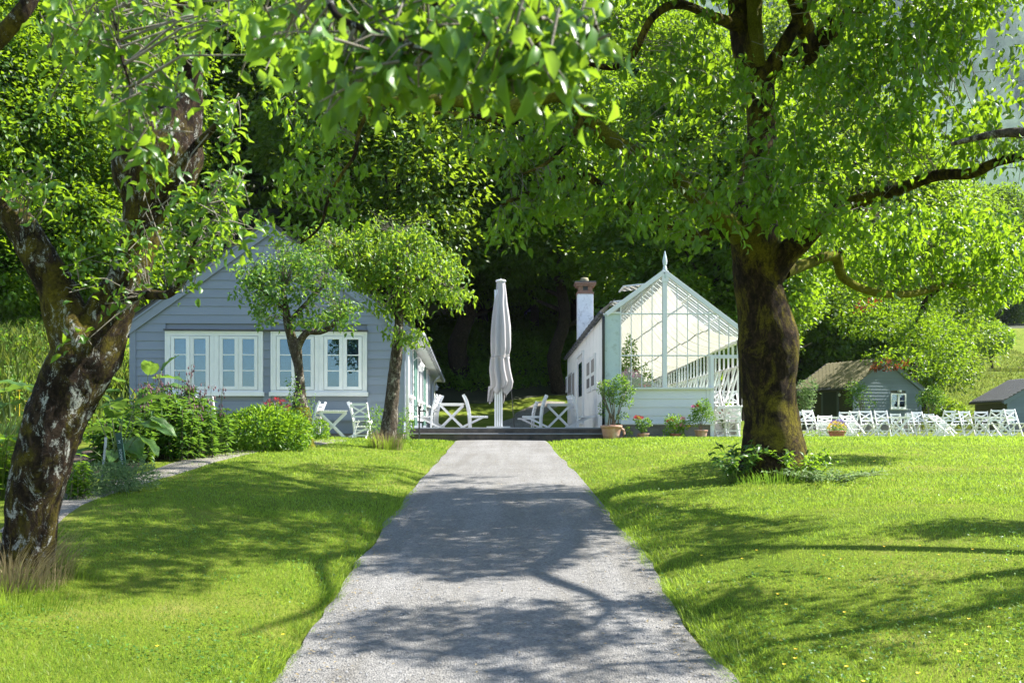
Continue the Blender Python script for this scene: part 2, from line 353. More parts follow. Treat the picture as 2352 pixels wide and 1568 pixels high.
class MB:
    def __init__(s): s.v = []; s.f = []
    def add(s, vs, fs):
        b = len(s.v); s.v += [tuple(v) for v in vs]; s.f += [tuple(b+i for i in f) for f in fs]; return s
    def box(s, x0, x1, y0, y1, z0, z1):
        vs = [(x0, y0, z0), (x1, y0, z0), (x1, y1, z0), (x0, y1, z0), (x0, y0, z1), (x1, y0, z1), (x1, y1, z1), (x0, y1, z1)]
        return s.add(vs, [(0, 3, 2, 1), (4, 5, 6, 7), (0, 1, 5, 4), (1, 2, 6, 5), (2, 3, 7, 6), (3, 0, 4, 7)])
    def bar(s, a, b, w, t, up=(0, 0, 1)):
        """rectangular bar from a to b: w wide (sideways), t thick (towards up)"""
        a = Vector(a); b = Vector(b); d = (b-a).normalized(); up = Vector(up)
        if abs(d.dot(up)) > .98: up = Vector((0, 1, 0))
        x = d.cross(up).normalized()*w/2; y = x.cross(d).normalized()*t/2
        vs = [a-x-y, a+x-y, a+x+y, a-x+y, b-x-y, b+x-y, b+x+y, b-x+y]
        return s.add(vs, [(0, 3, 2, 1), (4, 5, 6, 7), (0, 1, 5, 4), (1, 2, 6, 5), (2, 3, 7, 6), (3, 0, 4, 7)])
    def prism(s, poly, y0, y1):
        """polygon in x,z extruded along y (poly counter-clockwise seen from -y)"""
        n = len(poly)
        vs = [(x, y0, z) for x, z in poly]+[(x, y1, z) for x, z in poly]
        return s.add(vs, [tuple(range(n)), tuple(reversed(range(n, 2*n)))]+[((i+1) % n, i, n+i, n+(i+1) % n) for i in range(n)])
    def tube(s, pts, r, seg=8, cap=True):
        pts = [Vector(p) for p in pts]; rs = r if hasattr(r, '__len__') else [r]*len(pts)
        b = len(s.v); up = Vector((0, 0, 1))
        for i, p in enumerate(pts):
            d = (pts[min(i+1, len(pts)-1)]-pts[max(i-1, 0)]).normalized()
            u = up if abs(d.dot(up)) < .95 else Vector((1, 0, 0))
            x = d.cross(u).normalized(); y = x.cross(d)
            for k in range(seg):
                a = 2*pi*k/seg; s.v.append(tuple(p+(x*cos(a)+y*sin(a))*rs[i]))
        for i in range(len(pts)-1):
            for k in range(seg):
                k2 = (k+1) % seg; s.f.append((b+i*seg+k, b+i*seg+k2, b+(i+1)*seg+k2, b+(i+1)*seg+k))
        if cap:
            s.f.append(tuple(b+k for k in reversed(range(seg)))); s.f.append(tuple(b+(len(pts)-1)*seg+k for k in range(seg)))
        return s
    def lathe(s, prof, seg=24, c=(0, 0, 0)):
        b = len(s.v)
        for r, z in prof:
            for k in range(seg):
                a = 2*pi*k/seg; s.v.append((c[0]+r*cos(a), c[1]+r*sin(a), c[2]+z))
        for i in range(len(prof)-1):
            for k in range(seg):
                k2 = (k+1) % seg; s.f.append((b+i*seg+k, b+i*seg+k2, b+(i+1)*seg+k2, b+(i+1)*seg+k))
        return s
    def build(s, name, m, parent=None, loc=None, bevel=0, smooth_=False, rot=None):
        me = bpy.data.meshes.new(name); me.from_pydata(s.v, [], s.f); me.update()
        if smooth_: me.polygons.foreach_set('use_smooth', [True]*len(me.polygons))
        o = link(name, me, m, parent, loc)
        if rot: o.rotation_euler = rot
        if bevel:
            bv = o.modifiers.new('bevel', 'BEVEL'); bv.width = bevel; bv.segments = 2; bv.limit_method = 'ANGLE'
        return o
# leaves as numpy arrays -------------------------------------------------
_KITE = np.array([[0, 0, 0], [.42, .5, .10], [1, 0, -.12], [.42, -.5, .10]])
_KF = np.array([[0, 1, 2], [0, 2, 3]])
_FULL = np.array([[0, 0, 0], [.22, .36, .15], [.22, -.36, .13], [.25, 0, .02], [.6, .42, .08], [.6, -.44, .12], [.62, 0, -.04], [1, 0, -.28]])
_FF = np.array([[0, 3, 1], [0, 2, 3], [1, 3, 4], [3, 6, 4], [3, 2, 5], [3, 5, 6], [4, 6, 7], [6, 5, 7]])
def leaves(Pn, D, N, L, Wd, full=False):
    """leaf blades: base point, direction, normal, length, width -> vertices, faces"""
    T, Fc = (_FULL, _FF) if full else (_KITE, _KF)
    D = D/np.linalg.norm(D, axis=1, keepdims=True)
    Sd = np.cross(N, D); Sd /= np.linalg.norm(Sd, axis=1, keepdims=True)+1e-9
    Nn = np.cross(D, Sd)
    L = np.broadcast_to(L, (len(Pn),)); Wd = np.broadcast_to(Wd, (len(Pn),))
    V = Pn[:, None, :]+T[None, :, 0, None]*D[:, None, :]*L[:, None, None]+T[None, :, 1, None]*Sd[:, None, :]*Wd[:, None, None]+T[None, :, 2, None]*Nn[:, None, :]*L[:, None, None]
    Fa = Fc[None]+np.arange(len(Pn))[:, None, None]*len(T)
    return V.reshape(-1, 3), Fa.reshape(-1, 3), len(T)
def rdir(n):
    v = rng.normal(size=(n, 3)); return v/np.linalg.norm(v, axis=1, keepdims=True)
# tapered organic tube ---------------------------------------------------
def catmull(pts, step):
    pts = [np.array(p, float) for p in pts]; out = []
    n = len(pts)
    for i in range(n-1):
        p0 = pts[max(i-1, 0)]; p1 = pts[i]; p2 = pts[i+1]; p3 = pts[min(i+2, n-1)]
        k = max(1, int(np.linalg.norm((p2-p1)[:3])/step))
        for j in range(k):
            t = j/k
            out.append(.5*((2*p1)+(-p0+p2)*t+(2*p0-5*p1+4*p2-p3)*t*t+(-p0+3*p1-3*p2+p3)*t**3))
    out.append(pts[-1]); return np.array(out)
def limb_mesh(name, pts, seg=16, step=.08, amp=.12, ns=5.0, m=None, seed=0):
    """pts: list of (x,y,z,r)"""
    C = catmull(pts, step); n = len(C)
    ax = C[:, :3]; r = np.maximum(C[:, 3], .002)
    T = np.gradient(ax, axis=0); T /= np.linalg.norm(T, axis=1, keepdims=True)
    u = np.array([0.31, .95, .05]); X = []
    x = np.cross(T[0], u); x /= np.linalg.norm(x)
    for i in range(n):
        x = x-T[i]*x.dot(T[i]); x /= np.linalg.norm(x); X.append(x)
    X = np.array(X); Y = np.cross(T, X)
    a = np.linspace(0, 2*pi, seg, endpoint=False)
    dirs = X[:, None, :]*np.cos(a)[None, :, None]+Y[:, None, :]*np.sin(a)[None, :, None]
    base = ax[:, None, :]+dirs*r[:, None, None]
    q = base.reshape(-1, 3)
    nz = (fbm(q[:, 0]*ns+seed, q[:, 1]*ns, q[:, 2]*ns*.5, 3, 3)-.5)*2*amp+(fbm(q[:, 0]*ns*4, q[:, 1]*ns*4, q[:, 2]*ns*1.6, 3, 9)-.5)*amp*1.3
    V = base+dirs*(r[:, None]*nz.reshape(n, seg))[:, :, None]
    idx = np.arange(n*seg).reshape(n, seg)
    Fq = np.stack([idx[:-1], np.roll(idx, -1, 1)[:-1], np.roll(idx, -1, 1)[1:], idx[1:]], -1).reshape(-1, 4)
    return np_mesh(name, V.reshape(-1, 3), Fq, smooth_=True, m=m), C
def px_limb(pts): return [(*P(a, b, Y), r/F*Y) for a, b, Y, r in pts]
# ================================================================== GROUND
def sheet(name, xs, ys, zf, m, kind='structure'):
    X, Y = np.meshgrid(xs, ys); Z = zf(X, Y)
    V = np.stack([X, Y, Z], -1).reshape(-1, 3); nx, ny = len(xs), len(ys)
    i = np.arange(nx*ny).reshape(ny, nx)
    Fq = np.stack([i[:-1, :-1], i[:-1, 1:], i[1:, 1:], i[1:, :-1]], -1).reshape(-1, 4)
    o = link(name, np_mesh(name, V, Fq, smooth_=True, m=m)); tag(o, kind=kind); return o
def axis(*segs):
    out = []
    for a, b, s in segs: out += list(np.arange(a, b, s))
    return np.array(out+[segs[-1][1]])
def groundz(X, Y):
    z = hgt(X, Y)+.025*(fbm(X*.8, Y*.8, 0, 3, 2)-.5)*smooth((np.abs(X-xc(Y))-1.5)/1)
    far = smooth((Y-140)/200)
    z = z+far*26*(fbm(X/55, Y/55, 0, 4, 8)-.5)
    # high mountain flank to the right, far away
    return z-.02
gx = axis((-900, -100, 40), (-100, -30, 5), (-30, -8, .8), (-8, 8, .2), (8, 40, .8), (40, 120, 5), (120, 900, 40))
gy = axis((-60, 2, 2.5), (2, 30, .3), (30, 140, 1.5), (140, 700, 14))
def inwood(X, Y): return ((Y > 57+1.5*np.sin(X*.5)) & (X < 13+(Y-57)*.10)) | (Y > 136) | ((X < -9.5) & (Y > 31+1.5*np.sin(X*.7)))
lawn = sheet('lawn', gx, gy, groundz, M['lawn'])
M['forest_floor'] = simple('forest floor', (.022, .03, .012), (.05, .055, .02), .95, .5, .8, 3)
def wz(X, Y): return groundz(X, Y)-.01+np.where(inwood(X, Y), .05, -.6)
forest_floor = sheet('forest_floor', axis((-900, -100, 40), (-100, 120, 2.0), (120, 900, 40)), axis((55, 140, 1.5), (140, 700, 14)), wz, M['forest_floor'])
lawn['label'] = 'sunlit green lawn on both sides of the gravel path with dappled shade'

# gravel path with ragged edges
ys = np.arange(-20, 26.6, .06); nxp = 9
V = []
for y in ys:
    l = float(xc(y)-path_half(y, 0)); r = float(xc(y)+path_half(y, 1))
    for k in range(nxp):
        x = l+(r-l)*k/(nxp-1)
        V.append((x, y, float(zpath(y))+.022+.012*(1-(2*k/(nxp-1)-1)**2)))
i = np.arange(len(ys)*nxp).reshape(len(ys), nxp)
path = link('gravel_path', np_mesh('gravel_path', np.array(V), np.stack([i[:-1, :-1], i[:-1, 1:], i[1:, 1:], i[1:, :-1]], -1).reshape(-1, 4), smooth_=True, m=M['gravel']))
tag(path, 'straight grey gravel path leading up to the terrace steps', kind='structure')
# strip of bare gravel along the flower bed and mulched soil of the bed
def strip(name, cl, half, lift, m, label, step=.25, n=7, side=3):
    C = catmull([(x, y, 0) for x, y in cl], step)[:, :2]; T = np.gradient(C, axis=0); T /= np.linalg.norm(T, axis=1, keepdims=True)
    V = []
    for j, (c, t) in enumerate(zip(C, T)):
        nrm = np.array([t[1], -t[0]])
        h1 = half[0]*(.75+.5*float(vn(j*.23, side, 0, 4))); h2 = half[1]*(.75+.5*float(vn(j*.21, side+5, 0, 4)))
        for k in range(n):
            q = c+nrm*(-h1+(h1+h2)*k/(n-1)); V.append((q[0], q[1], float(groundz(q[0], q[1]))+(-.05 if k in (0, n-1) else lift*(.6+.9*float(vn(q[0]*3, q[1]*3, 0, 3))))))
    i = np.arange(len(C)*n).reshape(len(C), n)
    o = link(name, np_mesh(name, np.array(V), np.stack([i[:-1, :-1], i[:-1, 1:], i[1:, 1:], i[1:, :-1]], -1).reshape(-1, 4), smooth_=True, m=m))
    return tag(o, label, kind='structure')
strip('garden_soil', [(-7.0, 8.6), (-6.9, 11), (-6.8, 13.5), (-6.7, 16), (-6.2, 18.6), (-5.4, 20.6)], (2.2, 1.6), .012, M['soil'], 'dark mulched soil of the flower bed on the left', side=8)
strip('back_path', [(.2, 45.9), (.3, 49), (.9, 53), (2.2, 57)], (.9, .9), .03, M['side_gravel'], 'shaded gravel path climbing behind the terrace', step=.4)
strip('side_path', [(-4.35, 8.8), (-4.75, 10.5), (-5.0, 12.5), (-5.05, 14.6), (-4.95, 16.6), (-4.7, 18.4), (-4.1, 20.6), (-4.0, 23.5)], (.36, .34), .012, M['side_gravel'], 'narrow worn gravel strip between the lawn and the flower bed')

# ================================================================== TERRACE AND STEPS
TZ = 1.56
t = thing('stone_terrace', 'dark stone terrace with two low steps at the end of the path', 'terrace', (-.3, 26.6, 1.15))
def tb(name, x0, x1, y0, y1, z0, z1, m, bev=.006):
    b = MB().box(x0+.3, x1+.3, y0-26.6, y1-26.6, z0-1.15, z1-1.15); return b.build(name, m, t, bevel=bev)
tb('paving', -2.6, 2.45, 27.0, 46, 1.15, TZ-.03, M['terrace'])
tb('riser', -2.78, 2.42, 26.98, 27.06, 1.1, TZ-.035, M['step_dark'])
tb('riser', -2.78, 2.42, 26.60, 26.66, 1.05, 1.375, M['step_dark'])
x = -2.80; k = 0
while x < 2.4:
    w = [1.35, 1.15, 1.3, 1.5][k % 4]; x1 = min(x+w, 2.43)
    tb('coping_slab', x, x1-.008, 26.95, 27.5, TZ-.035, TZ, M['step_top']); tb('step_slab', x+.1 if k else x, min(x1+.1, 2.43)-.008, 26.56, 27.0-.03, 1.375, 1.405, M['step_top'])
    x = x1; k += 1
for k in range(22):
    x0 = -2.78+k*.236; tb('riser_stone', x0, x0+.226, 26.965, 26.99, 1.41+.01*(k % 2), TZ-.042-.006*((k*7) % 3), M['step_dark'], .004)

# ================================================================== LEFT HOUSE (grey blue clapboard)
Y0 = 26.4; PM = F/Y0
hx0 = (930-1176)/F*Y0
house = thing('clapboard_house', 'long grey blue clapboard house with four white casement windows in its gable', 'house', (hx0, Y0, 1.3), radians(2.75))
def hx(px): return (px-930)/PM                     # local x of a photo column on the gable
def hz(py): return (EYE+(978-py)/PM)-1.3           # local z of a photo row on the gable
def r5(rx): return hx((500+rx/1.568)/1.7415)
def r5z(ry): return hz((850+ry/1.568)/1.7415)
HW = -hx(309)                                       # house width
EZ, AZ = hz(742), hz(516)
mid = -HW/2; HL = 27.0
def gable_z(x): return AZ-(AZ-EZ)*abs(x-mid)/(HW/2)
wl = MB().prism([(-HW+.03, .1), (-.03, .1), (-.03, EZ-.1), (mid, AZ-.12), (-HW+.03, EZ-.1)], .03, HL)
wl.build('wall', M['blue_paint'], house)
MB().box(-HW+.05, -.05, .06, HL-.05, -.6, r5z(1300)-.02).build('foundation', M['stone'], house)
MB().box(-HW+.0, 0, -.03, .05, r5z(1304)-.01, r5z(1296)).build('water_board', M['blue_paint'], house)
# clapboards, cut around the two window groups and by the rakes
wx = [(r5(278), r5(877)), (r5(925), r5(1520))]; wz0, wz1 = r5z(1152), r5z(738)
def board(x0, x1, za, zb, parent, m, ga=None, th=.026, y=0.0):
    """one lapped board: thick at its lower edge"""
    if x1-x0 < .05: return
    xa0, xa1, xb0, xb1 = x0, x1, x0, x1
    if ga:
        xa0, xa1 = max(x0, ga(za)[0]), min(x1, ga(za)[1]); xb0, xb1 = max(x0, ga(zb)[0]), min(x1, ga(zb)[1])
        if xa1-xa0 < .06: return
        if xb1 < xb0: xb0 = xb1 = (xb0+xb1)/2
    b = MB().add([(xa0, y-th, za), (xa1, y-th, za), (xa1, y+.03, za), (xa0, y+.03, za), (xb0, y-.006, zb), (xb1, y-.006, zb), (xb1, y+.03, zb), (xb0, y+.03, zb)],
                 [(0, 3, 2, 1), (4, 5, 6, 7), (0, 1, 5, 4), (1, 2, 6, 5), (2, 3, 7, 6), (3, 0, 4, 7)])
    return b.build('board', m, parent)
def ga(z):
    h = (AZ-.13-z)/((AZ-EZ)/(HW/2)); h = min(h, HW/2-.12); return (mid-h, mid+h)
bh = 54/1.568/1.7415/PM
z = r5z(1296)
while z < AZ-.2:
    zb = z+bh+.012
    spans = [(-HW+.1, -.1)]
    for a, b_ in wx:
        if z < wz1-.01 and zb > wz0+.03:
            spans = [s for q in spans for s in ((q[0], min(q[1], a)), (max(q[0], b_), q[1])) if s[1] > s[0]]
    for s0, s1 in spans: board(s0, s1, z, min(zb, AZ-.1), house, M['blue_paint'], ga)
    z += bh
for x0, x1 in ((-HW, -HW+.16), (-.16, 0)):
    MB().box(x0, x1, -.045, .1, r5z(1296), EZ-.05).build('corner_board', M['blue_paint'], house)
# roof, barge boards, slates along the rakes
OH = .42; sl = (AZ-EZ)/(HW/2)
for s in (-1, 1):
    xe = mid+s*(HW/2+OH); ze = AZ-sl*(HW/2+OH)
    nx, nz = s*sl/math.hypot(1, sl), 1/math.hypot(1, sl)
    def off(x, z, d): return (x+nx*d, z+nz*d)
    def slab(name, d0, d1, y0, y1, m, xa=None, za=None):
        a0, a1 = off(mid, AZ, d0), off(mid, AZ, d1); b0, b1 = off(xe, ze, d0), off(xe, ze, d1)
        a0 = (mid, AZ+d0/nz); a1 = (mid, AZ+d1/nz)
        poly = [a0, b0, b1, a1] if s > 0 else [a0, a1, b1, b0]
        return MB().prism(poly[::-1], y0, y1).build(name, m, house)
    slab('roof', -.02, .05, -.10, HL+.15, M['slate'])
    slab('barge_board', -.27, -.022, -.085, -.05, M['blue_paint'])
    slab('rake_trim', -.06, -.015, -.12, -.088, M['blue_paint'])
    for k in range(15):                              # slate edges seen along the verge
        q0 = k/15; q1 = (k+1.08)/15
        xa, xb = mid+(xe-mid)*q0, mid+(xe-mid)*q1; za, zb = AZ+(ze-AZ)*q0, AZ+(ze-AZ)*q1
        if k == 14: xb, zb = xe, ze
        p = [off(xa, za, .052), off(xb, zb, .066), off(xb, zb, .086), off(xa, za, .06)]
        if s < 0: p = p[::-1]
        MB().prism(p[::-1], -.14, .22).build('verge_slate', M['slate'], house)
# window groups
def casement(win, x0, x1, z0, z1, panes=3, fr=.075, y=-.055):
    f = MB(); fr = (x1-x0)*.185
    f.box(x0, x0+fr, y-.03, y+.02, z0, z1).box(x1-fr, x1, y-.03, y+.02, z0, z1).box(x0+fr, x1-fr, y-.03, y+.02, z1-fr*.85, z1).box(x0+fr, x1-fr, y-.03, y+.02, z0, z0+fr*.95)
    g0, g1 = z0+fr*.95, z1-fr*.85; h = (g1-g0)/panes
    for k in range(1, panes): f.box(x0+fr, x1-fr, y-.022, y+.01, g0+h*k-.014, g0+h*k+.014)
    f.build('casement', M['white_paint'], win, bevel=.004)
    for k in range(panes):
        MB().box(x0+fr-.003, x1-fr+.003, y-.004, y+.0, g0+h*k+(.014 if k else -.003), g0+h*(k+1)-(.014 if k < panes-1 else -.003)).build('pane', M['window_glass'], win)
    MB().box(x0+fr, x1-fr, y+.10, y+.104, g0, g1).build('dark_backing', M['room'], win)  # flat dark sheet standing in for the unlit room
for gi, (a, b_) in enumerate(wx):
    w = MB(); zt, zb_ = r5z(750), r5z(1124); ym = (a+b_)/2
    cz0, cz1 = r5z(1114), r5z(778)
    # casing with two openings
    op = []
    u = (b_-a)/599
    op = [(a+34*u, a+272*u), (a+330*u, a+570*u)]
    w.box(a, b_, -.07, .02, cz1, zt).box(a, b_, -.07, .02, zb_-.02, cz0)
    xs_ = [a, op[0][0], op[0][1], op[1][0], op[1][1], b_]
    for k in (0, 2, 4): w.box(xs_[k], xs_[k+1], -.07, .02, cz0, cz1)
    w.box(a-.0, a+.05, -.085, -.07, cz0, zt).box(b_-.05, b_, -.085, -.07, cz0, zt).box(a+.05, b_-.05, -.085, -.07, zt-.045, zt)
    w.box(ym-.006, ym+.006, -.078, -.07, cz0, cz1)
    win = w.build('window', M['white_paint'], house, bevel=.004)
    if gi == 1: win['label'] = 'white double window behind the small apple tree'
    MB().box(a-.035, b_+.035, -.13, .0, r5z(1152), r5z(1126)).build('sill', M['white_paint'], win, bevel=.006)
    for o0, o1 in op:
        m_ = (o0+o1)/2
        casement(win, o0+.01, m_-.012, cz0+.008, cz1-.008); casement(win, m_+.012, o1-.01, cz0+.008, cz1-.008)
        MB().box(m_-.012, m_+.012, -.07, -.0, cz0, cz1).build('mullion', M['white_paint'], win)
        for q in (o0-.02, o1+.006):
            for zz in (.2, .5, .8): MB().box(q, q+.014, -.082, -.07, cz0+(cz1-cz0)*zz-.03, cz0+(cz1-cz0)*zz+.03).build('hinge', M['white_paint'], win)
cl = MB()
for k in range(15):
    xa = r5(1446)+k*.006; xb = xa+.006; cl.add([(xa, .02+.008*(k % 2), r5z(1095)), (xb, .02+.008*((k+1) % 2), r5z(1095)), (xb, .02+.008*((k+1) % 2), r5z(795)), (xa, .02+.008*(k % 2), r5z(795))], [(0, 1, 2, 3)])
cl.build('curtain', M['curtain'], house)
MB().box(r5(272), r5(1527), -.15, .0, r5z(746), r5z(738)).build('drip_board', M['slate'], house, bevel=.004)
# right side wall: boards, windows, doors, gutter
def sy(px):                                          # distance back along the side wall of a photo column
    X0 = hx0; Yb = Y0; d = .048; u = (px-1176)/F
    return (X0-u*Yb)/(u+d)
z = r5z(1296)
while z < EZ-.05:
    zt = min(z+bh+.012, EZ-.02)
    MB().add([(.03, .1, z), (.03, HL, z), (0, HL, z), (0, .1, z), (.008, .1, zt), (.008, HL, zt), (0, HL, zt), (0, .1, zt)],
             [(0, 1, 5, 4), (4, 5, 6, 7), (1, 2, 6, 5), (3, 0, 4, 7), (0, 3, 2, 1)]).build('board', M['white_board'], house)
    z += bh
def side_window(ya, yb, z0, z1, door=False):
    mm = M['green_paint'] if door else M['white_paint']
    w = MB().box(.0, .075, ya, yb, z1-.12, z1).box(.0, .075, ya, ya+.14, z0, z1-.12).box(.0, .075, yb-.14, yb, z0, z1-.12)
    w = w.build('door_frame' if door else 'side_window', mm, house, bevel=.004)
    if door:
        MB().box(.0, .055, ya+.14, yb-.14, z0, z1-.12).build('door', M['green_paint'], w)
        for k in range(3): MB().box(.055, .062, ya+.3, yb-.3, z0+.3+k*.6, z0+.78+k*.6).build('door_panel', M['green_paint'], w)
    else:
        MB().box(.0, .045, ya+.14, yb-.14, z0, z1-.12).build('pane', M['window_glass'], w)
        MB().box(.045, .06, (ya+yb)/2-.04, (ya+yb)/2+.04, z0, z1-.12).build('mullion', M['white_paint'], w)
        MB().box(0, .14, ya-.05, yb+.05, z0-.07, z0).build('sill', M['white_paint'], w)
zs0, zs1 = 1.15, 2.62
side_window(.9, 3.0, zs0, zs1); side_window(4.2, 5.4, .32, 2.6, True)
side_window(6.0, 7.6, zs0, zs1); side_window(8.6, 10.0, zs0, zs1); side_window(11.2, 12.6, .32, 2.6, True)
side_window(14.3, 17, zs0, zs1); side_window(21, 23, zs0, zs1)
gx1 = OH+.02
g = MB(); gz = AZ-sl*(HW/2+OH)-.02
g.box(0, OH-.02, -.04, HL, gz-.035, gz-.01).build('soffit', M['white_paint'], house)
g = MB(); g.tube([(gx1+.03, -.15, gz), (gx1+.03, HL+.1, gz)], .075, 10)
g.build('gutter', M['zinc'], house, smooth_=True)
gb = MB()
for k in range(26): gb.tube([(gx1+.03, .2+k*1.05, gz), (gx1+.03, .26+k*1.05, gz)], .092, 10)
tag(gb.build('gutter_bracket', M['zinc'], house), kind='stuff')
def downpipe(y, z1):
    MB().tube([(gx1+.03, y, gz-.03), (gx1+.02, y, gz-.14), (.2, y, gz-.34), (.1, y, gz-.5), (.1, y, z1)], .045, 8).build('downpipe', M['white_paint'] if y > 5 else M['zinc'], house, smooth_=True)
downpipe(19.0, .3)
MB().tube([(gx1, -.02, gz-.04), (.3, -.03, gz-.2), (.07, -.06, gz-.42), (.07, -.06, -.1)], .045, 10).build('downpipe', M['white_paint'], house, smooth_=True)
for y in (3.6, 19.8):
    lm = MB().tube([(.03, y, 2.25), (.15, y, 2.36), (.26, y, 2.34), (.28, y, 2.2)], .012, 6).build('wall_lamp', M['white_paint'], house)
    MB().lathe([(.02, .12), (.04, .1), (.10, .02), (.11, 0), (.085, -.03), (.08, -.12), (.05, -.16), (.001, -.17)], 14, (.28, y, 2.1)).build('lamp_shade', M['white_paint'], lm, smooth_=True)

# ================================================================== RIGHT BUILDING: masonry wall, chimney, greenhouse
Y1 = 27.0; P1 = F/Y1
bx0 = (1388-1176)/P1
gh = thing('glazed_greenhouse', 'white framed greenhouse with a pointed glass gable and white rendered side wall', 'greenhouse', (bx0, Y1, 1.25))
def qx(px): return (px-1388)/P1
def qz(py): return (EYE+(978-py)/P1)-1.25
def r3(rx): return qx((2450+rx/2.01)/1.7415)
def r3z(ry): return qz((1000+ry/2.01)/1.7415)
GL = 18.0
e1 = qz(722)
# side wall (faces the terrace), slightly converging
wall = MB().box(0, .22, .02, GL, .12, e1); wall.build('side_wall', M['render_white'], gh, bevel=.01)
MB().box(-.03, .26, 0.0, GL+.03, -.5, .12).build('wall_footing', M['stone'], gh)
MB().box(.0, r3(68)-.0, -.03, .02, r3z(1390), r3z(505)-.03).build('corner_pier', M['worn_white'], gh, bevel=.01)
MB().tube([(-.03, -.05, e1-.05), (-.03, -.06, e1-.25), (-.03, -.06, -.05)], .04, 10).build('downpipe', M['black_metal'], gh, smooth_=True)
MB().tube([(-.10, -.02, e1+.02), (-.10, GL, e1+.02)], .07, 10).build('gutter', M['dark_gutter'], gh, smooth_=True)
gb = MB()
for k in range(17): gb.tube([(-.10, .3+k*1.05, e1+.02), (-.10, .40+k*1.05, e1+.02)], .085, 10)
tag(gb.build('gutter_bracket', M['dark_gutter'], gh), kind='stuff')
# slates along the low eave
for k in range(34):
    y = k*GL/34; MB().add([(-.13, y, e1+.085), (-.13, y+.52, e1+.085), (.3, y+.52, e1+.42), (.3, y, e1+.42), (-.13, y, e1+.10), (-.13, y+.52, e1+.105), (.3, y+.52, e1+.44), (.3, y, e1+.435)],
        [(3, 2, 1, 0), (4, 5, 6, 7), (0, 1, 5, 4), (1, 2, 6, 5), (2, 3, 7, 6), (3, 0, 4, 7)]).build('eave_slate', M['slate'], gh)
# shutters / posters / door on the white wall
def wy(px): return (bx0)/((px-1176)/F)-Y1           # distance back of a photo column on the side wall
def r2(rx): return (2000+rx/2.24)/1.7415
def wzz(ry, y): return EYE+(978-(1080+ry/2.24)/1.7415)/F*(Y1+y)-1.25
def on_wall(name, ra, rb, ta, tb_, m, th=.03, parent=gh):
    ya, yb = wy(r2(rb)), wy(r2(ra)); z1_ = wzz((ta), (ya+yb)/2); z0_ = wzz(tb_, (ya+yb)/2)
    return MB().box(-th, .0, ya, yb, z0_, z1_).build(name, m, parent, bevel=.004), ya, yb, z0_, z1_
for ra, rb, ta, tb_ in ((829, 860, 755, 1075), (788, 818, 790, 1095)):
    o, ya, yb, z0_, z1_ = on_wall('noticeboard', ra, rb, ta, tb_, M['white_paint'], .05)
    MB().box(-.055, -.05, ya+.12, yb-.12, z0_+(z1_-z0_)*.5, z1_-.15).build('board_photo', M['grey_wood'], o)
    MB().box(-.055, -.05, ya+.12, yb-.12, z0_+.14, z0_+(z1_-z0_)*.4).build('board_photo', M['slate'], o)
for ra, rb, ta, tb_ in ((657, 679, 900, 1160), (618, 648, 930, 1120), (596, 608, 955, 1095)):
    o, ya, yb, z0_, z1_ = on_wall('noticeboard', ra, rb, ta, tb_, M['white_paint'] if ra != 618 else M['zinc'], .05)
    MB().box(-.055, -.05, ya+.1, yb-.1, z0_+.1, z1_-.1).build('board_photo', M['grey_wood'], o)
o, ya, yb, z0_, z1_ = on_wall('door', 708, 752, 770, 1380, M['white_paint'], .04)
MB().box(-.07, .0, ya-.12, ya, z0_, z1_+.1).build('door_frame', M['white_paint'], o); MB().box(-.07, 0, yb, yb+.12, z0_, z1_+.1).build('door_frame', M['white_paint'], o)
MB().box(-.10, 0, ya-.14, yb+.14, z1_, z1_+.1).build('door_hood', M['white_paint'], o)
MB().box(-.045, -.04, ya+.35, yb-.35, z0_+1.0, z1_-.25).build('pane', M['window_glass'], o)
MB().tube([(-.04, ya+.15, z0_+1.0), (-.09, ya+.15, z0_+1.0), (-.09, ya+.28, z0_+1.0)], .012, 6).build('handle', M['black_metal'], o)
# chimney with brick head
cx = 2.52-bx0; cyy = 11.2
ch = MB().box(cx, cx+.60, cyy, cyy+.6, e1-.3, 5.42).build('chimney', M['chimney_white'], gh, bevel=.012)
for row in range(6):
    z = 5.42+row*.073+.003; out = .03 if row in (0,) else (-.03 if row < 4 else .045*(row-3)+.02)
    for side in range(4):
        for k in range(3):
            w = (.60+2*out)/3; a = -out+k*w+.004; b_ = a+w-.008
            if side == 0: q = (cx+a, cx+b_, cyy-out, cyy-out+.1)
            elif side == 1: q = (cx+a, cx+b_, cyy+.5+out, cyy+.6+out)
            elif side == 2: q = (cx-out, cx-out+.1, cyy+max(a, .1-out), cyy+min(b_, .5+out))
            else: q = (cx+.5+out, cx+.6+out, cyy+max(a, .1-out), cyy+min(b_, .5+out))
            if row in (2, 3) and side == 0 and k == 1: continue
            MB().box(*q, z, z+.066).build('brick', M['brick'], ch)
MB().box(cx+.05, cx+.55, cyy+.05, cyy+.55, 5.42, 5.86).build('flue_core', M['black_metal'], ch)
MB().box(cx-.10, cx+.70, cyy-.10, cyy+.7, 5.862, 5.90).build('capstone', M['slate'], ch)
MB().lathe([(.16, 0), (.17, .1), (.13, .17), (.001, .19)], 14, (cx+.28, cyy+.3, 5.90)).build('chimney_pot', M['olive_slate'], ch, smooth_=True)

# --- greenhouse body
GR = qx(1722)                                        # right side wall
ax_, az_ = r3(414), r3z(165)                         # apex
el_ = (qx(1392), qz(719))                            # left eave end of the fascia
er_ = (GR, az_-(GR-ax_)*.757)
def roofz(x): return az_-(x-ax_)*.757 if x > ax_ else az_-(ax_-x)*(az_-el_[1])/(ax_-el_[0])
sillz, sillb = r3z(1103), r3z(1119)
rails = (r3z(513), r3z(848))
gl = r3(70); dl = r3(784); dr = GR-.14
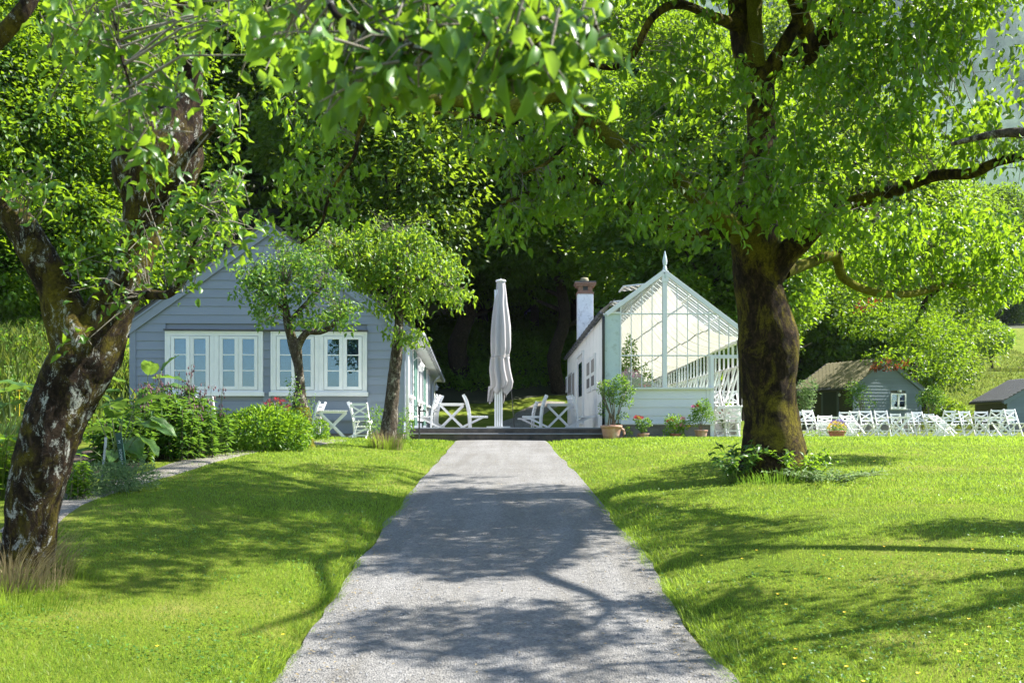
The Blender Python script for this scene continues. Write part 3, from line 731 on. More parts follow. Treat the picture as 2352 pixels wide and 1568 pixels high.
# base boards
MB().box(gl-.01, r3(808), .0, .12, r3z(1400), sillb).build('base_wall', M['pale_panel'], gh)
zb = [r3z(1390), r3z(1330), r3z(1262), r3z(1194), sillb]
for k in range(4): board(r3(132), r3(752), zb[k], zb[k+1]+.008, gh, M['pale_panel'], None, .022, 0)
MB().box(gl-.01, r3(132), -.03, .0, r3z(1390), sillb).build('corner_board', M['pale_panel'], gh)
MB().box(r3(752)+.004, r3(808), -.03, .0, r3z(1390), sillb).build('corner_board', M['pale_panel'], gh)
MB().box(gl-.02, r3(812), -.07, .02, r3z(1403), r3z(1390)).build('base_trim', M['white_paint'], gh, bevel=.004)
for k, (a, b_) in enumerate(((0, 1.0), (1.01, 2.1), (2.11, 3.0))):
    MB().box(a+.02, min(b_, r3(806)), -.02+.005*k, .14, -.4, r3z(1404)).build('foundation_stone', M['stone'], gh, bevel=.01)
MB().box(gl-.03, r3(810), -.10, .1, sillb, sillz).build('sill', M['white_paint'], gh, bevel=.005)
# frame members
def fr(name, x0, x1, z0, z1, y0=-.05, y1=.04): return MB().box(x0, x1, y0, y1, z0, z1).build(name, M['pale_panel'], gh, bevel=.003)
fr('centre_post', r3(400), r3(436), sillz, az_-.03, -.085, .05)
for zz in rails: fr('transom', gl, r3(400), zz-.016, zz+.016); fr('transom', r3(436), min(GR-.02, ax_+(az_-zz)/.757-.08) if zz > er_[1] else GR-.02, zz-.016, zz+.016)
fr('side_post', gl-.035, gl, sillz, roofz(gl)-.1); fr('side_post', dl, dl+.10, -.02, rails[1]-.016); fr('side_post', GR-.1, GR, -.02, er_[1]-.05)
fr('door_head', dl+.10, GR-.1, rails[1]-.075, rails[1]-.018)
MB().box(dl+.1, GR-.1, -.05, .3, -.12, -.02).build('threshold', M['step_top'], gh)
bars = [r3(v) for v in (150, 235, 318, 518, 603, 688, 775, 857, 935)]+[r3(1015)]
wide = {r3(775)}
cols = [gl]+[b for b in bars if b < ax_]+[r3(418)]+[b for b in bars if b > ax_]+[GR-.05]
for b in bars:
    hw = .014 if b in wide else .008
    lo = sillz if b < dl+.05 else rails[1]
    MB().box(b-hw, b+hw, -.035, .02, lo, roofz(b)-.06).build('glazing_bar', M['pale_panel'], gh)
# panes of the gable, each a sheet of its own
lv = [sillz, rails[0], rails[1]]; lv = sorted([sillz]+list(rails))+[None]
for i in range(len(cols)-1):
    a, b = cols[i]+.006, cols[i+1]-.006
    for j in range(3):
        z0_, z1_ = lv[j]+.01, lv[j+1]
        if j == 0 and a > dl-.02: continue
        ra, rb = roofz(a)-.05, roofz(b)-.05
        ta = min(ra, z1_-.01) if z1_ else ra; tb2 = min(rb, z1_-.01) if z1_ else rb
        if max(ta, tb2) < z0_+.03: continue
        poly = [(a, z0_), (b, z0_), (b, max(tb2, z0_)), (a, max(ta, z0_))]
        MB().prism(poly, -.004, .0).build('pane', M['clear_glass'], gh)
# rake fascias, roof bars, glass roof
for (xa, za), (xb, zb_) in (((ax_, az_), el_), ((ax_, az_), er_)):
    d = Vector((xb-xa, 0, zb_-za)).normalized(); 
    MB().bar((xa, -.06, za-.04), (xb, -.06, zb_-.04), .09, .12, up=(-d.z, 0, d.x)).build('rake_board', M['pale_panel'], gh, bevel=.004)
MB().box(el_[0], r3(66), -.07, .02, r3z(505)-.03, r3z(505)+.02).build('fascia_end', M['white_paint'], gh)
MB().add([(el_[0]+.25, -.02, r3z(500)), (r3(62), -.02, r3z(500)), (r3(62), -.02, roofz(r3(62))-.1)], [(0, 1, 2)]).build('end_cheek', M['grey_wood'], gh)
ry = [0.1+k*.62 for k in range(29)]
for k, y in enumerate(ry):
    MB().bar((ax_, y, az_-.05), (GR, y, er_[1]-.05), .035, .05, up=(.6, 0, .8)).build('roof_bar', M['white_paint'], gh)
    MB().bar((ax_, y, az_-.05), (.2, y, roofz(.2)-.05), .035, .05, up=(-.6, 0, .8)).build('roof_bar', M['white_paint'], gh)
for q in (.33, .66):
    for s, xe in ((1, GR), (-1, .2)):
        x = ax_+(xe-ax_)*q; MB().box(x-.012, x+.012, .0, GL, roofz(x)-.11, roofz(x)-.08).build('purlin', M['white_paint'], gh)
MB().box(ax_-.03, ax_+.03, 0, GL+.1, az_-.09, az_+.03).build('ridge', M['white_paint'], gh)
MB().bar((ax_, 0, az_+.0), (ax_, 0, az_-.3), .001, .001)
for s, xe, ze in ((1, GR, er_[1]), (-1, .2, roofz(.2))):
    for k in range(14):
        y0_, y1_ = .1+k*1.24, .1+(k+1)*1.24
        if s < 0 and k in (2, 5, 8):                 # roof vents standing open
            xm = ax_+(xe-ax_)*.42; zm = az_+(ze-az_)*.42
            MB().add([(ax_-.03, y0_, az_+.02), (ax_-.03, y1_, az_+.02), (xm-.2, y1_, zm+.38), (xm-.2, y0_, zm+.38)], [(0, 1, 2, 3)]).build('roof_vent', M['clear_glass'], gh)
            MB().bar((xm-.2, y0_, zm+.38), (xm-.2, y1_, zm+.38), .05, .04).build('vent_frame', M['white_paint'], gh)
            MB().bar((ax_-.03, y0_, az_+.02), (xm-.2, y0_, zm+.38), .04, .04).build('vent_frame', M['white_paint'], gh)
            xs2, zs2 = xm, zm
        else: xs2, zs2 = ax_, az_
        MB().add([(xs2, y0_, zs2-.01), (xe, y0_, ze-.01), (xe, y1_, ze-.01), (xs2, y1_, zs2-.01)], [(0, 1, 2, 3)] if s > 0 else [(3, 2, 1, 0)]).build('roof_pane', M['clear_glass'], gh)
# right side wall of the greenhouse: posts, panes, low wall; back wall
for k in range(30):
    y = .05+k*.62; MB().box(GR-.05, GR, y, y+.04 if k % 3 else y+.1, .95, er_[1]-.05).build('side_bar', M['white_paint'], gh)
MB().box(GR-.08, GR+.01, 1.2, GL, -.4, .95).build('low_wall', M['white_board'], gh)
MB().box(GR-.1, GR+.02, 0, GL, er_[1]-.12, er_[1]-.03).build('eave_plate', M['white_paint'], gh)
MB().box(GR-.06, GR, 0, GL, 2.0, 2.05).build('eave_plate', M['white_paint'], gh)
# sloping louvre vents propped against the side wall (the leaning white slats)
for k in range(11):
    y = .8+k*1.2
    o = MB().bar((GR-.08, y, 2.05), (GR-.42, y-.12, 1.02), .05, .04).bar((GR-.08, y+.5, 2.05), (GR-.42, y+.38, 1.02), .05, .04).bar((GR-.42, y-.12, 1.02), (GR-.42, y+.38, 1.02), .05, .05).bar((GR-.25, y-.06, 1.54), (GR-.25, y+.44, 1.54), .03, .03)
    o.build('side_vent', M['white_paint'], gh)
MB().prism([(.22, -.3), (GR-.05, -.3), (GR-.05, er_[1]-.1), (ax_, az_-.1), (.22, roofz(.22)-.1)], GL, GL+.02).build('back_glazing', M['clear_glass'], gh)
for k in range(7): MB().box(.4+k*.52, .44+k*.52, GL-.05, GL, .3, roofz(.4+k*.52)-.15).build('back_bar', M['white_paint'], gh)
MB().box(.22, GR-.1, .12, GL, -.35, .0).build('greenhouse_floor', M['terrace'], gh)
fi = MB().lathe([(.001, .62), (.02, .56), (.05, .42), (.065, .33), (.055, .25), (.035, .2), (.05, .17), (.05, .14), (.06, .12), (.06, 0), (.075, -.02), (.08, -.1), (.05, -.3), (.001, -.33)], 10, (ax_+.02, -.03, az_-.08)).build('finial', M['worn_white'], gh, smooth_=False)
MB().box(ax_-.07, ax_+.11, -.10, -.06, az_-.32, az_-.02).build('finial_plate', M['pale_panel'], gh, bevel=.01)
# cream shade cloth slung under the sunny roof slope (thing of its own)
nu, nv = 26, 60; V = []
for j in range(nv):
    v = j/(nv-1); y = .35+v*(GL-.9)
    for i in range(nu):
        u = i/(nu-1); x = ax_+.10+(GR-.22-ax_-.10)*u
        zl = az_-.22-(x-ax_)*.757
        sag = .34*sin(pi*min(u*1.02, 1))**1.0*(.8+.2*sin(y*2.1))+.85*v*smooth(u*1.1)*(1-.35*u)+.14*abs(sin(pi*(y/1.24)))*.6*sin(pi*u)
        x -= .28*v*sin(pi*u*.9)
        V.append((x, y, zl-sag+.025*float(vn(u*9, y*3, 0, 3))))
i = np.arange(nu*nv).reshape(nv, nu)
cloth = link('shade_cloth', np_mesh('shade_cloth', np.array(V, float), np.stack([i[:-1, :-1], i[:-1, 1:], i[1:, 1:], i[1:, :-1]], -1).reshape(-1, 4), smooth_=True, m=M['cloth']))
cloth.location = gh.location
tag(cloth, 'large cream shade cloth sagging beneath the greenhouse roof', 'shade cloth')

# ================================================================== SMALL SLATE-ROOFED SHED ON THE RIGHT
def shed(name, label, pxl, pxr, Yf, base, eave, apex, L, rz, door=True, tilemat='olive_slate'):
    s = F/Yf; x0 = (pxl-1176)/s; wdt = (pxr-pxl)/s
    r = thing(name, label, 'shed', (x0, Yf, EYE+(978-base)/s), rz)
    ez = (base-eave)/s; az = (base-apex)/s
    MB().prism([(0.03, 0), (wdt-.03, 0), (wdt-.03, ez), (wdt/2, az-.05), (.03, ez)], .03, L).build('wall', M['shed_side'], r)
    MB().box(0, wdt, -.02, L, -1.2, 0).build('foundation', M['stone'], r)
    sl_ = (az-ez)/(wdt/2)
    def gg(z):
        h = min((az-.12-z)/sl_, wdt/2-.14); return (wdt/2-h, wdt/2+h)
    z = 0.02; bh_ = .205
    wa, wb, wzA, wzB = wdt*.545, wdt*.77, ez*.35, ez*.80
    while z < az-.25:
        sp = [(.14, wdt-.14)]
        if door and z < wzB and z+bh_ > wzA: sp = [(.14, wa), (wb, wdt-.14)]
        for a, b in sp: board(a, b, z, min(z+bh_+.012, az-.12), r, M['shed_paint'], gg, .03)
        z += bh_
    for a in (0, wdt-.15): MB().box(a, a+.15, -.045, .05, 0, ez).build('corner_board', M['shed_paint'], r)
    oh = .3
    for sgn in (-1, 1):
        xe = wdt/2+sgn*(wdt/2+oh); ze = az-sl_*(wdt/2+oh)
        nx, nz = sgn*sl_/math.hypot(1, sl_), 1/math.hypot(1, sl_)
        def pl(d0, d1):
            p = [(wdt/2, az+d0/nz), (wdt/2, az+d1/nz), (xe+nx*d1, ze+nz*d1), (xe+nx*d0, ze+nz*d0)]
            return p if sgn > 0 else p[::-1]
        MB().prism(pl(0, .05), -.15, L+.1).build('roof', M['slate'], r)
        MB().prism(pl(-.22, -.002), -.13, -.06).build('barge_board', M['shed_paint'], r)
        MB().tube([(xe+.02*sgn, -.15, ze-.05), (xe+.02*sgn, L, ze-.05)], .07, 8).build('gutter', M['black_metal'], r)
        if sgn < 0:
            dn = Vector((-1, 0, -sl_)).normalized(); nn = Vector((nx, 0, nz)); Ls = math.hypot(wdt/2+oh, (az-ze))
            tw, th_ = (.40, .34) if door else (.30, .28)                       # diamond slates laid on the slope
            tm = bpy.data.meshes.new('roof_slate')
            hw_, hh = tw*.53, th_*1.02
            pts = [Vector((0, hw_*0, 0))]
            a_ = dn*0; pa = [Vector((0, -hw_, 0)), dn*hh*.5*1.02, Vector((0, hw_, 0)), dn*-hh*.5]
            vv = [p+nn*(.012+.02*(1 if i == 1 else .5 if i in (0, 2) else 0)) for i, p in enumerate(pa)]+[p+nn*(-.004) for p in pa]
            tm.from_pydata([tuple(v) for v in vv], [], [(0, 1, 2, 3), (0, 4, 5, 1), (1, 5, 6, 2), (2, 6, 7, 3), (3, 7, 4, 0)])
            tm.materials.append(M[tilemat])
            row = 0; d = th_*.25; cnt = 0
            top = Vector((wdt/2, 0, az+.055/nz))
            while d < Ls-.05 and cnt < 300:
                y = -.1+(tw/2 if row % 2 else 0)
                while y < L and cnt < 300:
                    q = top+dn*d+Vector((0, y, 0)); o = link('roof_slate', tm, None, r, q); cnt += 1; y += tw
                row += 1; d += th_*.5
    if door:
        f = MB(); fw = .09
        f.box(wa, wb, -.07, .0, wzB-fw, wzB).box(wa, wb, -.07, 0, wzA, wzA+fw).box(wa, wa+fw, -.07, 0, wzA+fw, wzB-fw).box(wb-fw, wb, -.07, 0, wzA+fw, wzB-fw).box((wa+wb)/2-.07, (wa+wb)/2+.07, -.075, 0, wzA+fw, wzB-fw)
        f.box(wa+fw, (wa+wb)/2-.07, -.055, 0, (wzA+wzB)/2-.015, (wzA+wzB)/2+.015).box((wa+wb)/2+.07, wb-fw, -.055, 0, (wzA+wzB)/2-.015, (wzA+wzB)/2+.015)
        w = f.build('window', M['white_paint'], r)
        MB().box(wa+fw, wb-fw, -.03, -.02, wzA+fw, wzB-fw).build('pane', M['window_glass'], w)
        MB().box(wa-.06, wb+.06, -.12, 0, wzA-.09, wzA).build('sill', M['white_paint'], w)
        MB().box(wa+.55, wa+.72, -.2, -.02, wzB+.08, wzB+.2).build('lamp', M['white_paint'], r)
        # side wall openings (seen from the path)
        MB().box(-.03, .03, 1.5, 2.9, -.02, 1.95).build('doorway', M['dark_door'], r)
        MB().box(-.045, .03, 1.36, 1.5, -.02, 2.1).build('door_frame', M['shed_paint'], r); MB().box(-.045, .03, 2.9, 3.1, -.02, 2.1).build('door_frame', M['shed_paint'], r)
        sw = MB().box(-.06, .02, 4.1, 4.2, .6, 1.75).box(-.06, .02, 4.95, 5.05, .6, 1.75).box(-.06, .02, 4.2, 4.95, 1.65, 1.75).box(-.06, .02, 4.2, 4.95, .6, .7).box(-.06, .02, 4.54, 4.62, .7, 1.65).box(-.05, .02, 4.2, 4.54, 1.15, 1.2).box(-.05, .02, 4.62, 4.95, 1.15, 1.2).build('window', M['white_paint'], r)
        MB().box(-.03, -.01, 4.2, 4.95, .7, 1.65).build('pane', M['window_glass'], sw)
        lp = MB().tube([(0, .9, 1.75), (-.1, .9, 1.85), (-.25, .9, 1.8), (-.28, .9, 1.68)], .012, 6).build('wall_lamp', M['white_paint'], r)
        MB().lathe([(.02, .08), (.09, 0), (.06, -.1), (.001, -.12)], 10, (-.28, .9, 1.6)).build('lamp_shade', M['white_paint'], lp)
    else:
        for k in range(9): MB().box(.02-.33, .05, .1+k*.45, .16+k*.45, ez-.22, ez-.12).build('rafter_end', M['white_paint'], r)
    return r
shed('slate_roof_shed', 'slate blue weatherboard shed with yellow slate roof and small white window', 1958, 2152, 62, 964, 886, 822, 6.1, radians(19))
shed('boat_shed', 'low blue shed with grey slate roof cut off at the right edge', 2313, 2480, 60, 973, 915, 868, 4.2, 0, False, 'slate')

# distant houses glimpsed through the wood
def far_house(label, px, py_base, Yd, w, h, m):
    s = F/Yd; r = thing('distant_house', label, 'house', ((px-1176)/s, Yd, EYE+(978-py_base)/s), radians(-8))
    MB().prism([(-w/2, -3), (w/2, -3), (w/2, h*.5), (0, h), (-w/2, h*.5)], 0, 8).build('wall', m, r)
    for sg in (-1, 1):
        p = [(0, h+.12), (0, h), (sg*(w/2+.4), h*.5-.2), (sg*(w/2+.4), h*.5-.08)]
        MB().prism(p if sg < 0 else p[::-1], -.3, 8.3).build('roof', M['slate'], r)
    wn = MB().box(-.6, .6, -.06, .0, h*.1, h*.1+1.2).build('window', M['white_paint'], r); MB().box(-.5, .5, -.07, -.06, h*.1+.1, h*.1+1.1).build('pane', M['window_glass'], wn)
far_house('white gable house glimpsed behind the long eave of the clapboard house', 985, 800, 86, 5.0, 4.4, M['terry'])
far_house('pale grey boarded house glimpsed between the dark trunks behind the parasol', 1222, 800, 88, 4.2, 3.6, M['worn_white'])
# ================================================================== PARASOL
Yp = 30.0; sp = F/Yp
par = thing('closed_parasol', 'tall closed off white parasol tied around its pole on the terrace', 'parasol', ((1145-1176)/sp, Yp, TZ))
zt = EYE+(978-643)/sp-TZ
def rz_(ry): return EYE+(978-(1080+ry/2.24)/1.7415)/sp-TZ
def rr(w): return w/2.24/1.7415/sp
prof = [(105, 838, 946), (200, 855, 955), (300, 833, 965), (400, 820, 982), (500, 810, 996), (600, 803, 1000), (700, 803, 1000), (765, 806, 985), (800, 800, 985), (850, 794, 992), (900, 790, 1000), (950, 795, 1010), (1000, 800, 1022), (1050, 800, 1010), (1090, 790, 965)]
prof[0] = (105, 862, 942)
V = []; seg = 96; cx0 = 900
ring = []
zz = np.linspace(105, 1085, 90)
for z_ in zz:
    l_ = np.interp(z_, [p[0] for p in prof], [p[1] for p in prof]); r_ = np.interp(z_, [p[0] for p in prof], [p[2] for p in prof])
    c_ = rr((l_+r_)/2-881); ra = rr((r_-l_)/2)
    dep = .10+.20*min(1, (z_-105)/300)+(.08 if z_ > 790 else 0)
    if 745 < z_ < 790: dep *= .5; ra *= .96
    for k in range(seg):
        a = 2*pi*k/seg
        f = 1-dep*(.5+.5*math.cos(a*8+.6*sin(z_*.004)+(.5 if z_ > 770 else 0)))**1.5-.05*float(vn(cos(a)*2+5, sin(a)*2+5, z_*.006, 3))
        hem = 0
        if z_ > 1000: hem = .10*math.sin(a*5+.7)*(z_-1000)/85
        V.append((c_+ra*f*cos(a), ra*f*sin(a)*.92, rz_(z_)-rr(0)+hem))
i = np.arange(len(zz)*seg).reshape(len(zz), seg)
Fq = np.stack([i[:-1], np.roll(i, -1, 1)[:-1], np.roll(i, -1, 1)[1:], i[1:]], -1).reshape(-1, 4)
cnp = link('canopy', np_mesh('canopy', np.array(V), Fq, smooth_=True, m=M['canvas']), None, par)
# hanging corners of the canvas
for (ra, rb, ry0, ry1, dy) in ((790, 870, 1040, 1188, -.05), (930, 965, 1040, 1130, .06), (905, 945, 1050, 1180, .15)):
    V = []; nu, nv = 14, 14
    for j in range(nv):
        v = j/(nv-1)
        for k in range(nu):
            u = k/(nu-1); x = rr((ra+(rb-ra)*u)*(1)-881)*(1)+(-rr(30)*v if ra < 800 else 0)*.6
            wv = (1-.45*v)
            x = rr((ra+rb)/2-881)+(rr((rb-ra)/2)*(2*u-1))*wv-(rr(28)*v if ra < 800 else 0)
            z = rz_(ry0+(ry1-ry0)*v)+.05*sin(u*9)*v
            V.append((x, dy+.05*math.cos(u*13+v)-.03, z))
    i = np.arange(nu*nv).reshape(nv, nu)
    link('canopy_corner', np_mesh('canopy_corner', np.array(V, float), np.stack([i[:-1, :-1], i[1:, :-1], i[1:, 1:], i[:-1, 1:]], -1).reshape(-1, 4), smooth_=True, m=M['canvas']), None, par)
pr = rr(36)
po = MB()
for k, xx in enumerate((-.78, -.26, .26, .78)): po.box(xx*pr-.22*pr, xx*pr+.22*pr, -pr*.6-.008*(k % 2), pr*.6, 0, zt-.3)
po.build('pole', M['alu'], par, bevel=.004)
MB().box(-.35, .35, -.35, .35, 0, .03).build('base_plate', M['alu'], par)
MB().lathe([(.001, .05), (.03, .045), (rr(40), .03), (rr(47), .01), (rr(47), -.015), (rr(40), -.03), (.001, -.03)], 28, (rr(20), 0, rz_(98))).build('top_cap', M['white_paint'], par, smooth_=True)
MB().tube([(rr(20)+.018*cos(a), 0, rz_(84)+.018*sin(a)+.01) for a in np.linspace(0, 2*pi, 9)], .005, 5).build('lifting_ring', M['white_paint'], par)
V = [(rr(893-881)+rr(92)*.97*cos(a)*1.0, rr(92)*.9*sin(a), rz_(775)+.02*cos(a)*1.5) for a in np.linspace(0, 2*pi, 28)]
MB().tube(V, .008, 5).build('tie_strap', M['grey_wood'], par)
tk = thing('measuring_pole', 'thin dark pole with a pale tip leaning behind the parasol', 'pole', (P(1181, 978, 31)[0], 31.0, TZ))
MB().tube([(0, 0, 0), (-.22, .3, 2.9)], .012, 6).build('shaft', M['black_metal'], tk); MB().tube([(-.16, .22, 2.15), (-.20, .27, 2.6)], .022, 6).build('grip', M['white_paint'], tk)

# ================================================================== CHAIRS AND TABLES
def folding_chair():
    """slatted folding chair, crossed back; faces -y, back at +y"""
    r = thing('folding_chair', 'x', 'chair', (0, 0, 0))
    w = .21
    for s in (-1, 1):
        MB().bar((s*w, .30, .90), (s*w, -.06, .02), .022, .045, up=(0, 1, .3)).build('leg', M['chair_paint'], r)
        MB().bar((s*(w-.035), -.22, .46), (s*(w-.035), .28, .02), .02, .04, up=(0, 1, .3)).build('leg', M['chair_paint'], r)
    b = MB().bar((-w, .285, .86), (w, .285, .86), .02, .06).bar((-w, .20, .53+.03), (w, .20, .56), .02, .045)
    b.bar((-w, .275, .82), (w, .21, .59), .016, .04).bar((w, .276, .82), (-w, .211, .59), .016, .04)
    b.build('backrest', M['chair_paint'], r)
    st = MB()
    for k in range(7): st.box(-w+.04, w-.04, -.25+k*.065, -.25+k*.065+.05, .445, .46)
    st.box(-w+.03, -w+.055, -.25, .19, .42, .444).box(w-.055, w-.03, -.25, .19, .42, .444)
    st.build('seat', M['chair_paint'], r)
    MB().bar((-w, .03, .22), (w, .03, .22), .02, .03).bar((-w, .22, .09), (w, .22, .09), .02, .03).build('stretcher', M['chair_paint'], r)
    KIDS[r.name] = kids(r); return r
def terrace_chair():
    """low chair with curved back posts; seat towards -x, back at +x leaning on"""
    r = thing('slatted_armchair', 'x', 'chair', (0, 0, 0)); w = .24
    for s in (-1, 1):
        c = [(.02, 0), (.03, .30), (.06, .55), (.13, .80), (.20, .95)]
        b = MB()
        for k in range(4): b.bar((c[k][0], s*w, c[k][1]), (c[k+1][0], s*w, c[k+1][1]), .03, .055, up=(1, 0, 0))
        b.build('leg', M['chair_paint'], r)
        MB().bar((-.36, s*(w-.03), .30), (-.05+.3, s*(w-.03), .0), .03, .04, up=(1, 0, 0)).build('leg', M['chair_paint'], r)
    st = MB()
    for k in range(7): st.box(-.50+k*.075, -.50+k*.075+.055, -w+.0, w, .315, .335)
    st.box(-.50, .02, -w+.01, -w+.04, .285, .314).box(-.50, .02, w-.04, w-.01, .285, .314)
    st.build('seat', M['chair_paint'], r)
    bk = MB()
    for z, x in ((.86, .155), (.76, .12), (.66, .09), (.56, .065), (.46, .05)): bk.bar((x, -w, z), (x, w, z), .016, .06)
    bk.build('backrest', M['chair_paint'], r)
    KIDS[r.name] = kids(r); return r
def slat_table(w=.72, d=.72, h=.70):
    r = thing('slatted_table', 'x', 'table', (0, 0, 0))
    n = 12
    for k in range(n): pass
    tp = MB()
    for k in range(n): tp.box(-w/2+k*w/n, -w/2+(k+1)*w/n-.012, -d/2, d/2, h-.022, h)
    tp.box(-w/2+.03, w/2-.03, -d/2+.05, -d/2+.08, h-.07, h-.023).box(-w/2+.03, w/2-.03, d/2-.08, d/2-.05, h-.07, h-.023)
    tp.build('tabletop', M['chair_paint'], r)
    for y in (-d/2+.05, d/2-.05):
        MB().bar((-w/2+.04, y, h-.07), (w/2-.05, y, .0), .03, .05, up=(1, 0, 0)).build('leg', M['chair_paint'], r)
        MB().bar((w/2-.04, y+.032, h-.07), (-w/2+.05, y+.032, .0), .03, .05, up=(1, 0, 0)).build('leg', M['chair_paint'], r)
    MB().box(-.02, .02, -d/2+.1, d/2-.1, h*.47-.02, h*.47+.02).build('stretcher', M['chair_paint'], r)
    KIDS[r.name] = kids(r); return r
fc0, tc0, st0 = folding_chair(), terrace_chair(), slat_table()
used = set()
def put(proto, x, y, rz, label, group, z=None, scale=None, tilt=None):
    loc = (x, y, G(x, y) if z is None else z)
    if proto.name not in used:
        used.add(proto.name); proto.location = loc; proto.rotation_euler = (0, 0, rz); proto['label'] = label; proto['group'] = group
        if scale: proto.scale = (scale,)*3
        r = proto
    else: r = copy_tree(proto, loc, rz, label, group, scale)
    if tilt: r.rotation_euler = (tilt[0], tilt[1], rz)
    return r
# terrace sets: table with chairs leaning on it from both sides
GT = 'white slatted chairs leaning on the terrace tables'
def tset(px, Y, name, where, left=True, extra=0):
    x = (px-1176)/F*Y
    put(st0, x, Y, 0, f'white slatted table with crossed legs on the terrace {where}', 'white slatted tables on the terrace', TZ)
    wl_ = ('nearest', 'middle', 'farthest')
    for k in range(3):
        put(tc0, x-.56+.02*k, Y-.25+.62*k, radians(-6+5*k), f'{wl_[k]} slatted chair leaning on the left side of the {name} terrace table', GT, TZ)
        put(tc0, x+.54-.02*k, Y-.22+.62*k, radians(186-5*k), f'{wl_[k]} slatted chair leaning on the right side of the {name} terrace table', GT, TZ)
tset(1038, 29.0, 'left', 'left of the parasol'); tset(1283, 29.4, 'right', 'right of the parasol')
put(tc0, (1222-1176)/F*31, 31, radians(-10), 'low slatted chair standing alone just right of the parasol', GT, TZ, .85)
# set in front of the gable
y = 25.2
put(st0, (764-1176)/F*y, y, radians(14), 'white slatted table on the lawn below the gable windows', 'white slatted table in front of the house', G(-4.5, y)-.02)
put(tc0, (722-1176)/F*y, y+.1, radians(-8), 'white chair leaning on the left side of the lawn table, partly behind the mossy trunk', 'chairs in front of the house', G(-4.9, y)-.05)
put(tc0, (812-1176)/F*y, y+.35, radians(192), 'white chair leaning on the right side of the lawn table, seat over the foundation', 'chairs in front of the house', G(-4, y)-.03)
put(fc0, (833-1176)/F*25.0, 25.0, radians(170), 'white crossed back chair facing away beside the lawn table', 'chairs in front of the house', G(-3.7, 25)-.02, 1.0)
put(fc0, (655-1176)/F*25.3, 25.3, radians(100), 'white folding chair half hidden between the round bush and the small apple trunk', 'chairs in front of the house', G(-5.7, 25.3)-.02)
put(fc0, (480-1176)/F*25.2, 25.2, radians(175), 'white folding chair showing through the lilies under the left window', 'chairs in front of the house', G(-7.6, 25.2)+.12)
# the long row on the right lawn
GC = 'white crossed back folding chairs on the right lawn'
row = [(1853, 34.5, 168, 'rear of the two white chairs just right of the big mossy trunk'),
       (1868, 32.5, 205, 'front white chair of the pair nearest the big mossy trunk'),
       (1938, 36, 150, 'white chair directly behind the pansy bowl, turned to the left'),
       (1950, 35, 200, 'white chair overlapping the one behind the pansy bowl on its right'),
       (1996, 33.5, 188, 'lower white chair between the pansy bowl and the tall centre chair'),
       (2031, 33.0, 183, 'tall white chair in front of the shed window shrub'),
       (2062, 42, 178, 'small far white chair just right of the tall chair below the shed window'),
       (2084, 43, 182, 'far white chair below the left half of the shed gable'),
       (2100, 40, 172, 'far white chair second before the shrub at the shed corner'),
       (2116, 36, 190, 'white chair below the shrub at the right corner of the shed'),
       (2140, 43, 180, 'far white chair seen left of the iron railing end'),
       (2169, 33.5, 193, 'tall white chair in front of the left end of the iron railing'),
       (2203, 40, 170, 'far white chair under the middle of the iron railing'),
       (2226, 34.5, 192, 'white chair turned right below the iron railing'),
       (2257, 35, 165, 'left chair of the overlapping pair below the boat shed eave'),
       (2277, 32.5, 190, 'right front chair of the overlapping pair below the boat shed eave'),
       (2315, 35.5, 160, 'white chair behind the rightmost one, in front of the boat shed wall'),
       (2334, 31.5, 196, 'rightmost white chair in full view at the picture edge')]
for k_, (px, Y, a, lab) in enumerate(row): put(fc0, (px-1176)/F*Y, Y, radians(a if k_ % 4 == 3 else a+180), lab, GC)
GTb = 'white tables among the lawn chairs'
for px, Y, a, lab in ((1895, 34.5, 10, 'white table left of the pansy bowl among the lawn chairs'), (2012, 36.5, -5, 'white table behind the tall centre chair'),
                      (2058, 33.5, 4, 'white table right of the tall centre chair'), (2150, 36, 8, 'white table left of the chair before the iron railing'),
                      (2250, 33.8, 3, 'white table beside the overlapping chair pair'), (2300, 34.2, -6, 'white table between the last chairs at the right edge')):
    put(st0, (px-1176)/F*Y, Y, radians(a), lab, GTb)
for px, Y, a, k in ((1975, 31.6, 15, 'small pale folded chair lying left of the tall centre chair'), (1892, 31.6, -20, 'folded white chair lying on the grass left of the pansy bowl'), (2190, 31.6, 30, 'folded white chair lying below the iron railing')):
    x = (px-1176)/F*Y; o = put(fc0, x, Y, radians(a+180), k, 'folded chairs lying on the lawn', G(x, Y)+.16, tilt=(radians(74), 0))
# chairs stacked at the greenhouse door
for k, (px, Y, a, dz) in enumerate(((1655, 27.9, 190, 0), (1682, 27.8, 175, 0), (1650, 28.1, 20, .46), (1684, 28.0, 10, .46), (1668, 28.6, 100, .0))):
    put(fc0, (px-1176)/F*Y, Y, radians(a), ['lower left chair of the pile in the greenhouse doorway', 'lower right chair of the pile in the greenhouse doorway, next to the trunk', 'upper left chair turned on top of the pile in the greenhouse doorway', 'upper right chair turned on top of the pile in the greenhouse doorway', 'rear chair behind the pile in the greenhouse doorway'][k], 'chairs piled in the greenhouse doorway', 1.25+dz)

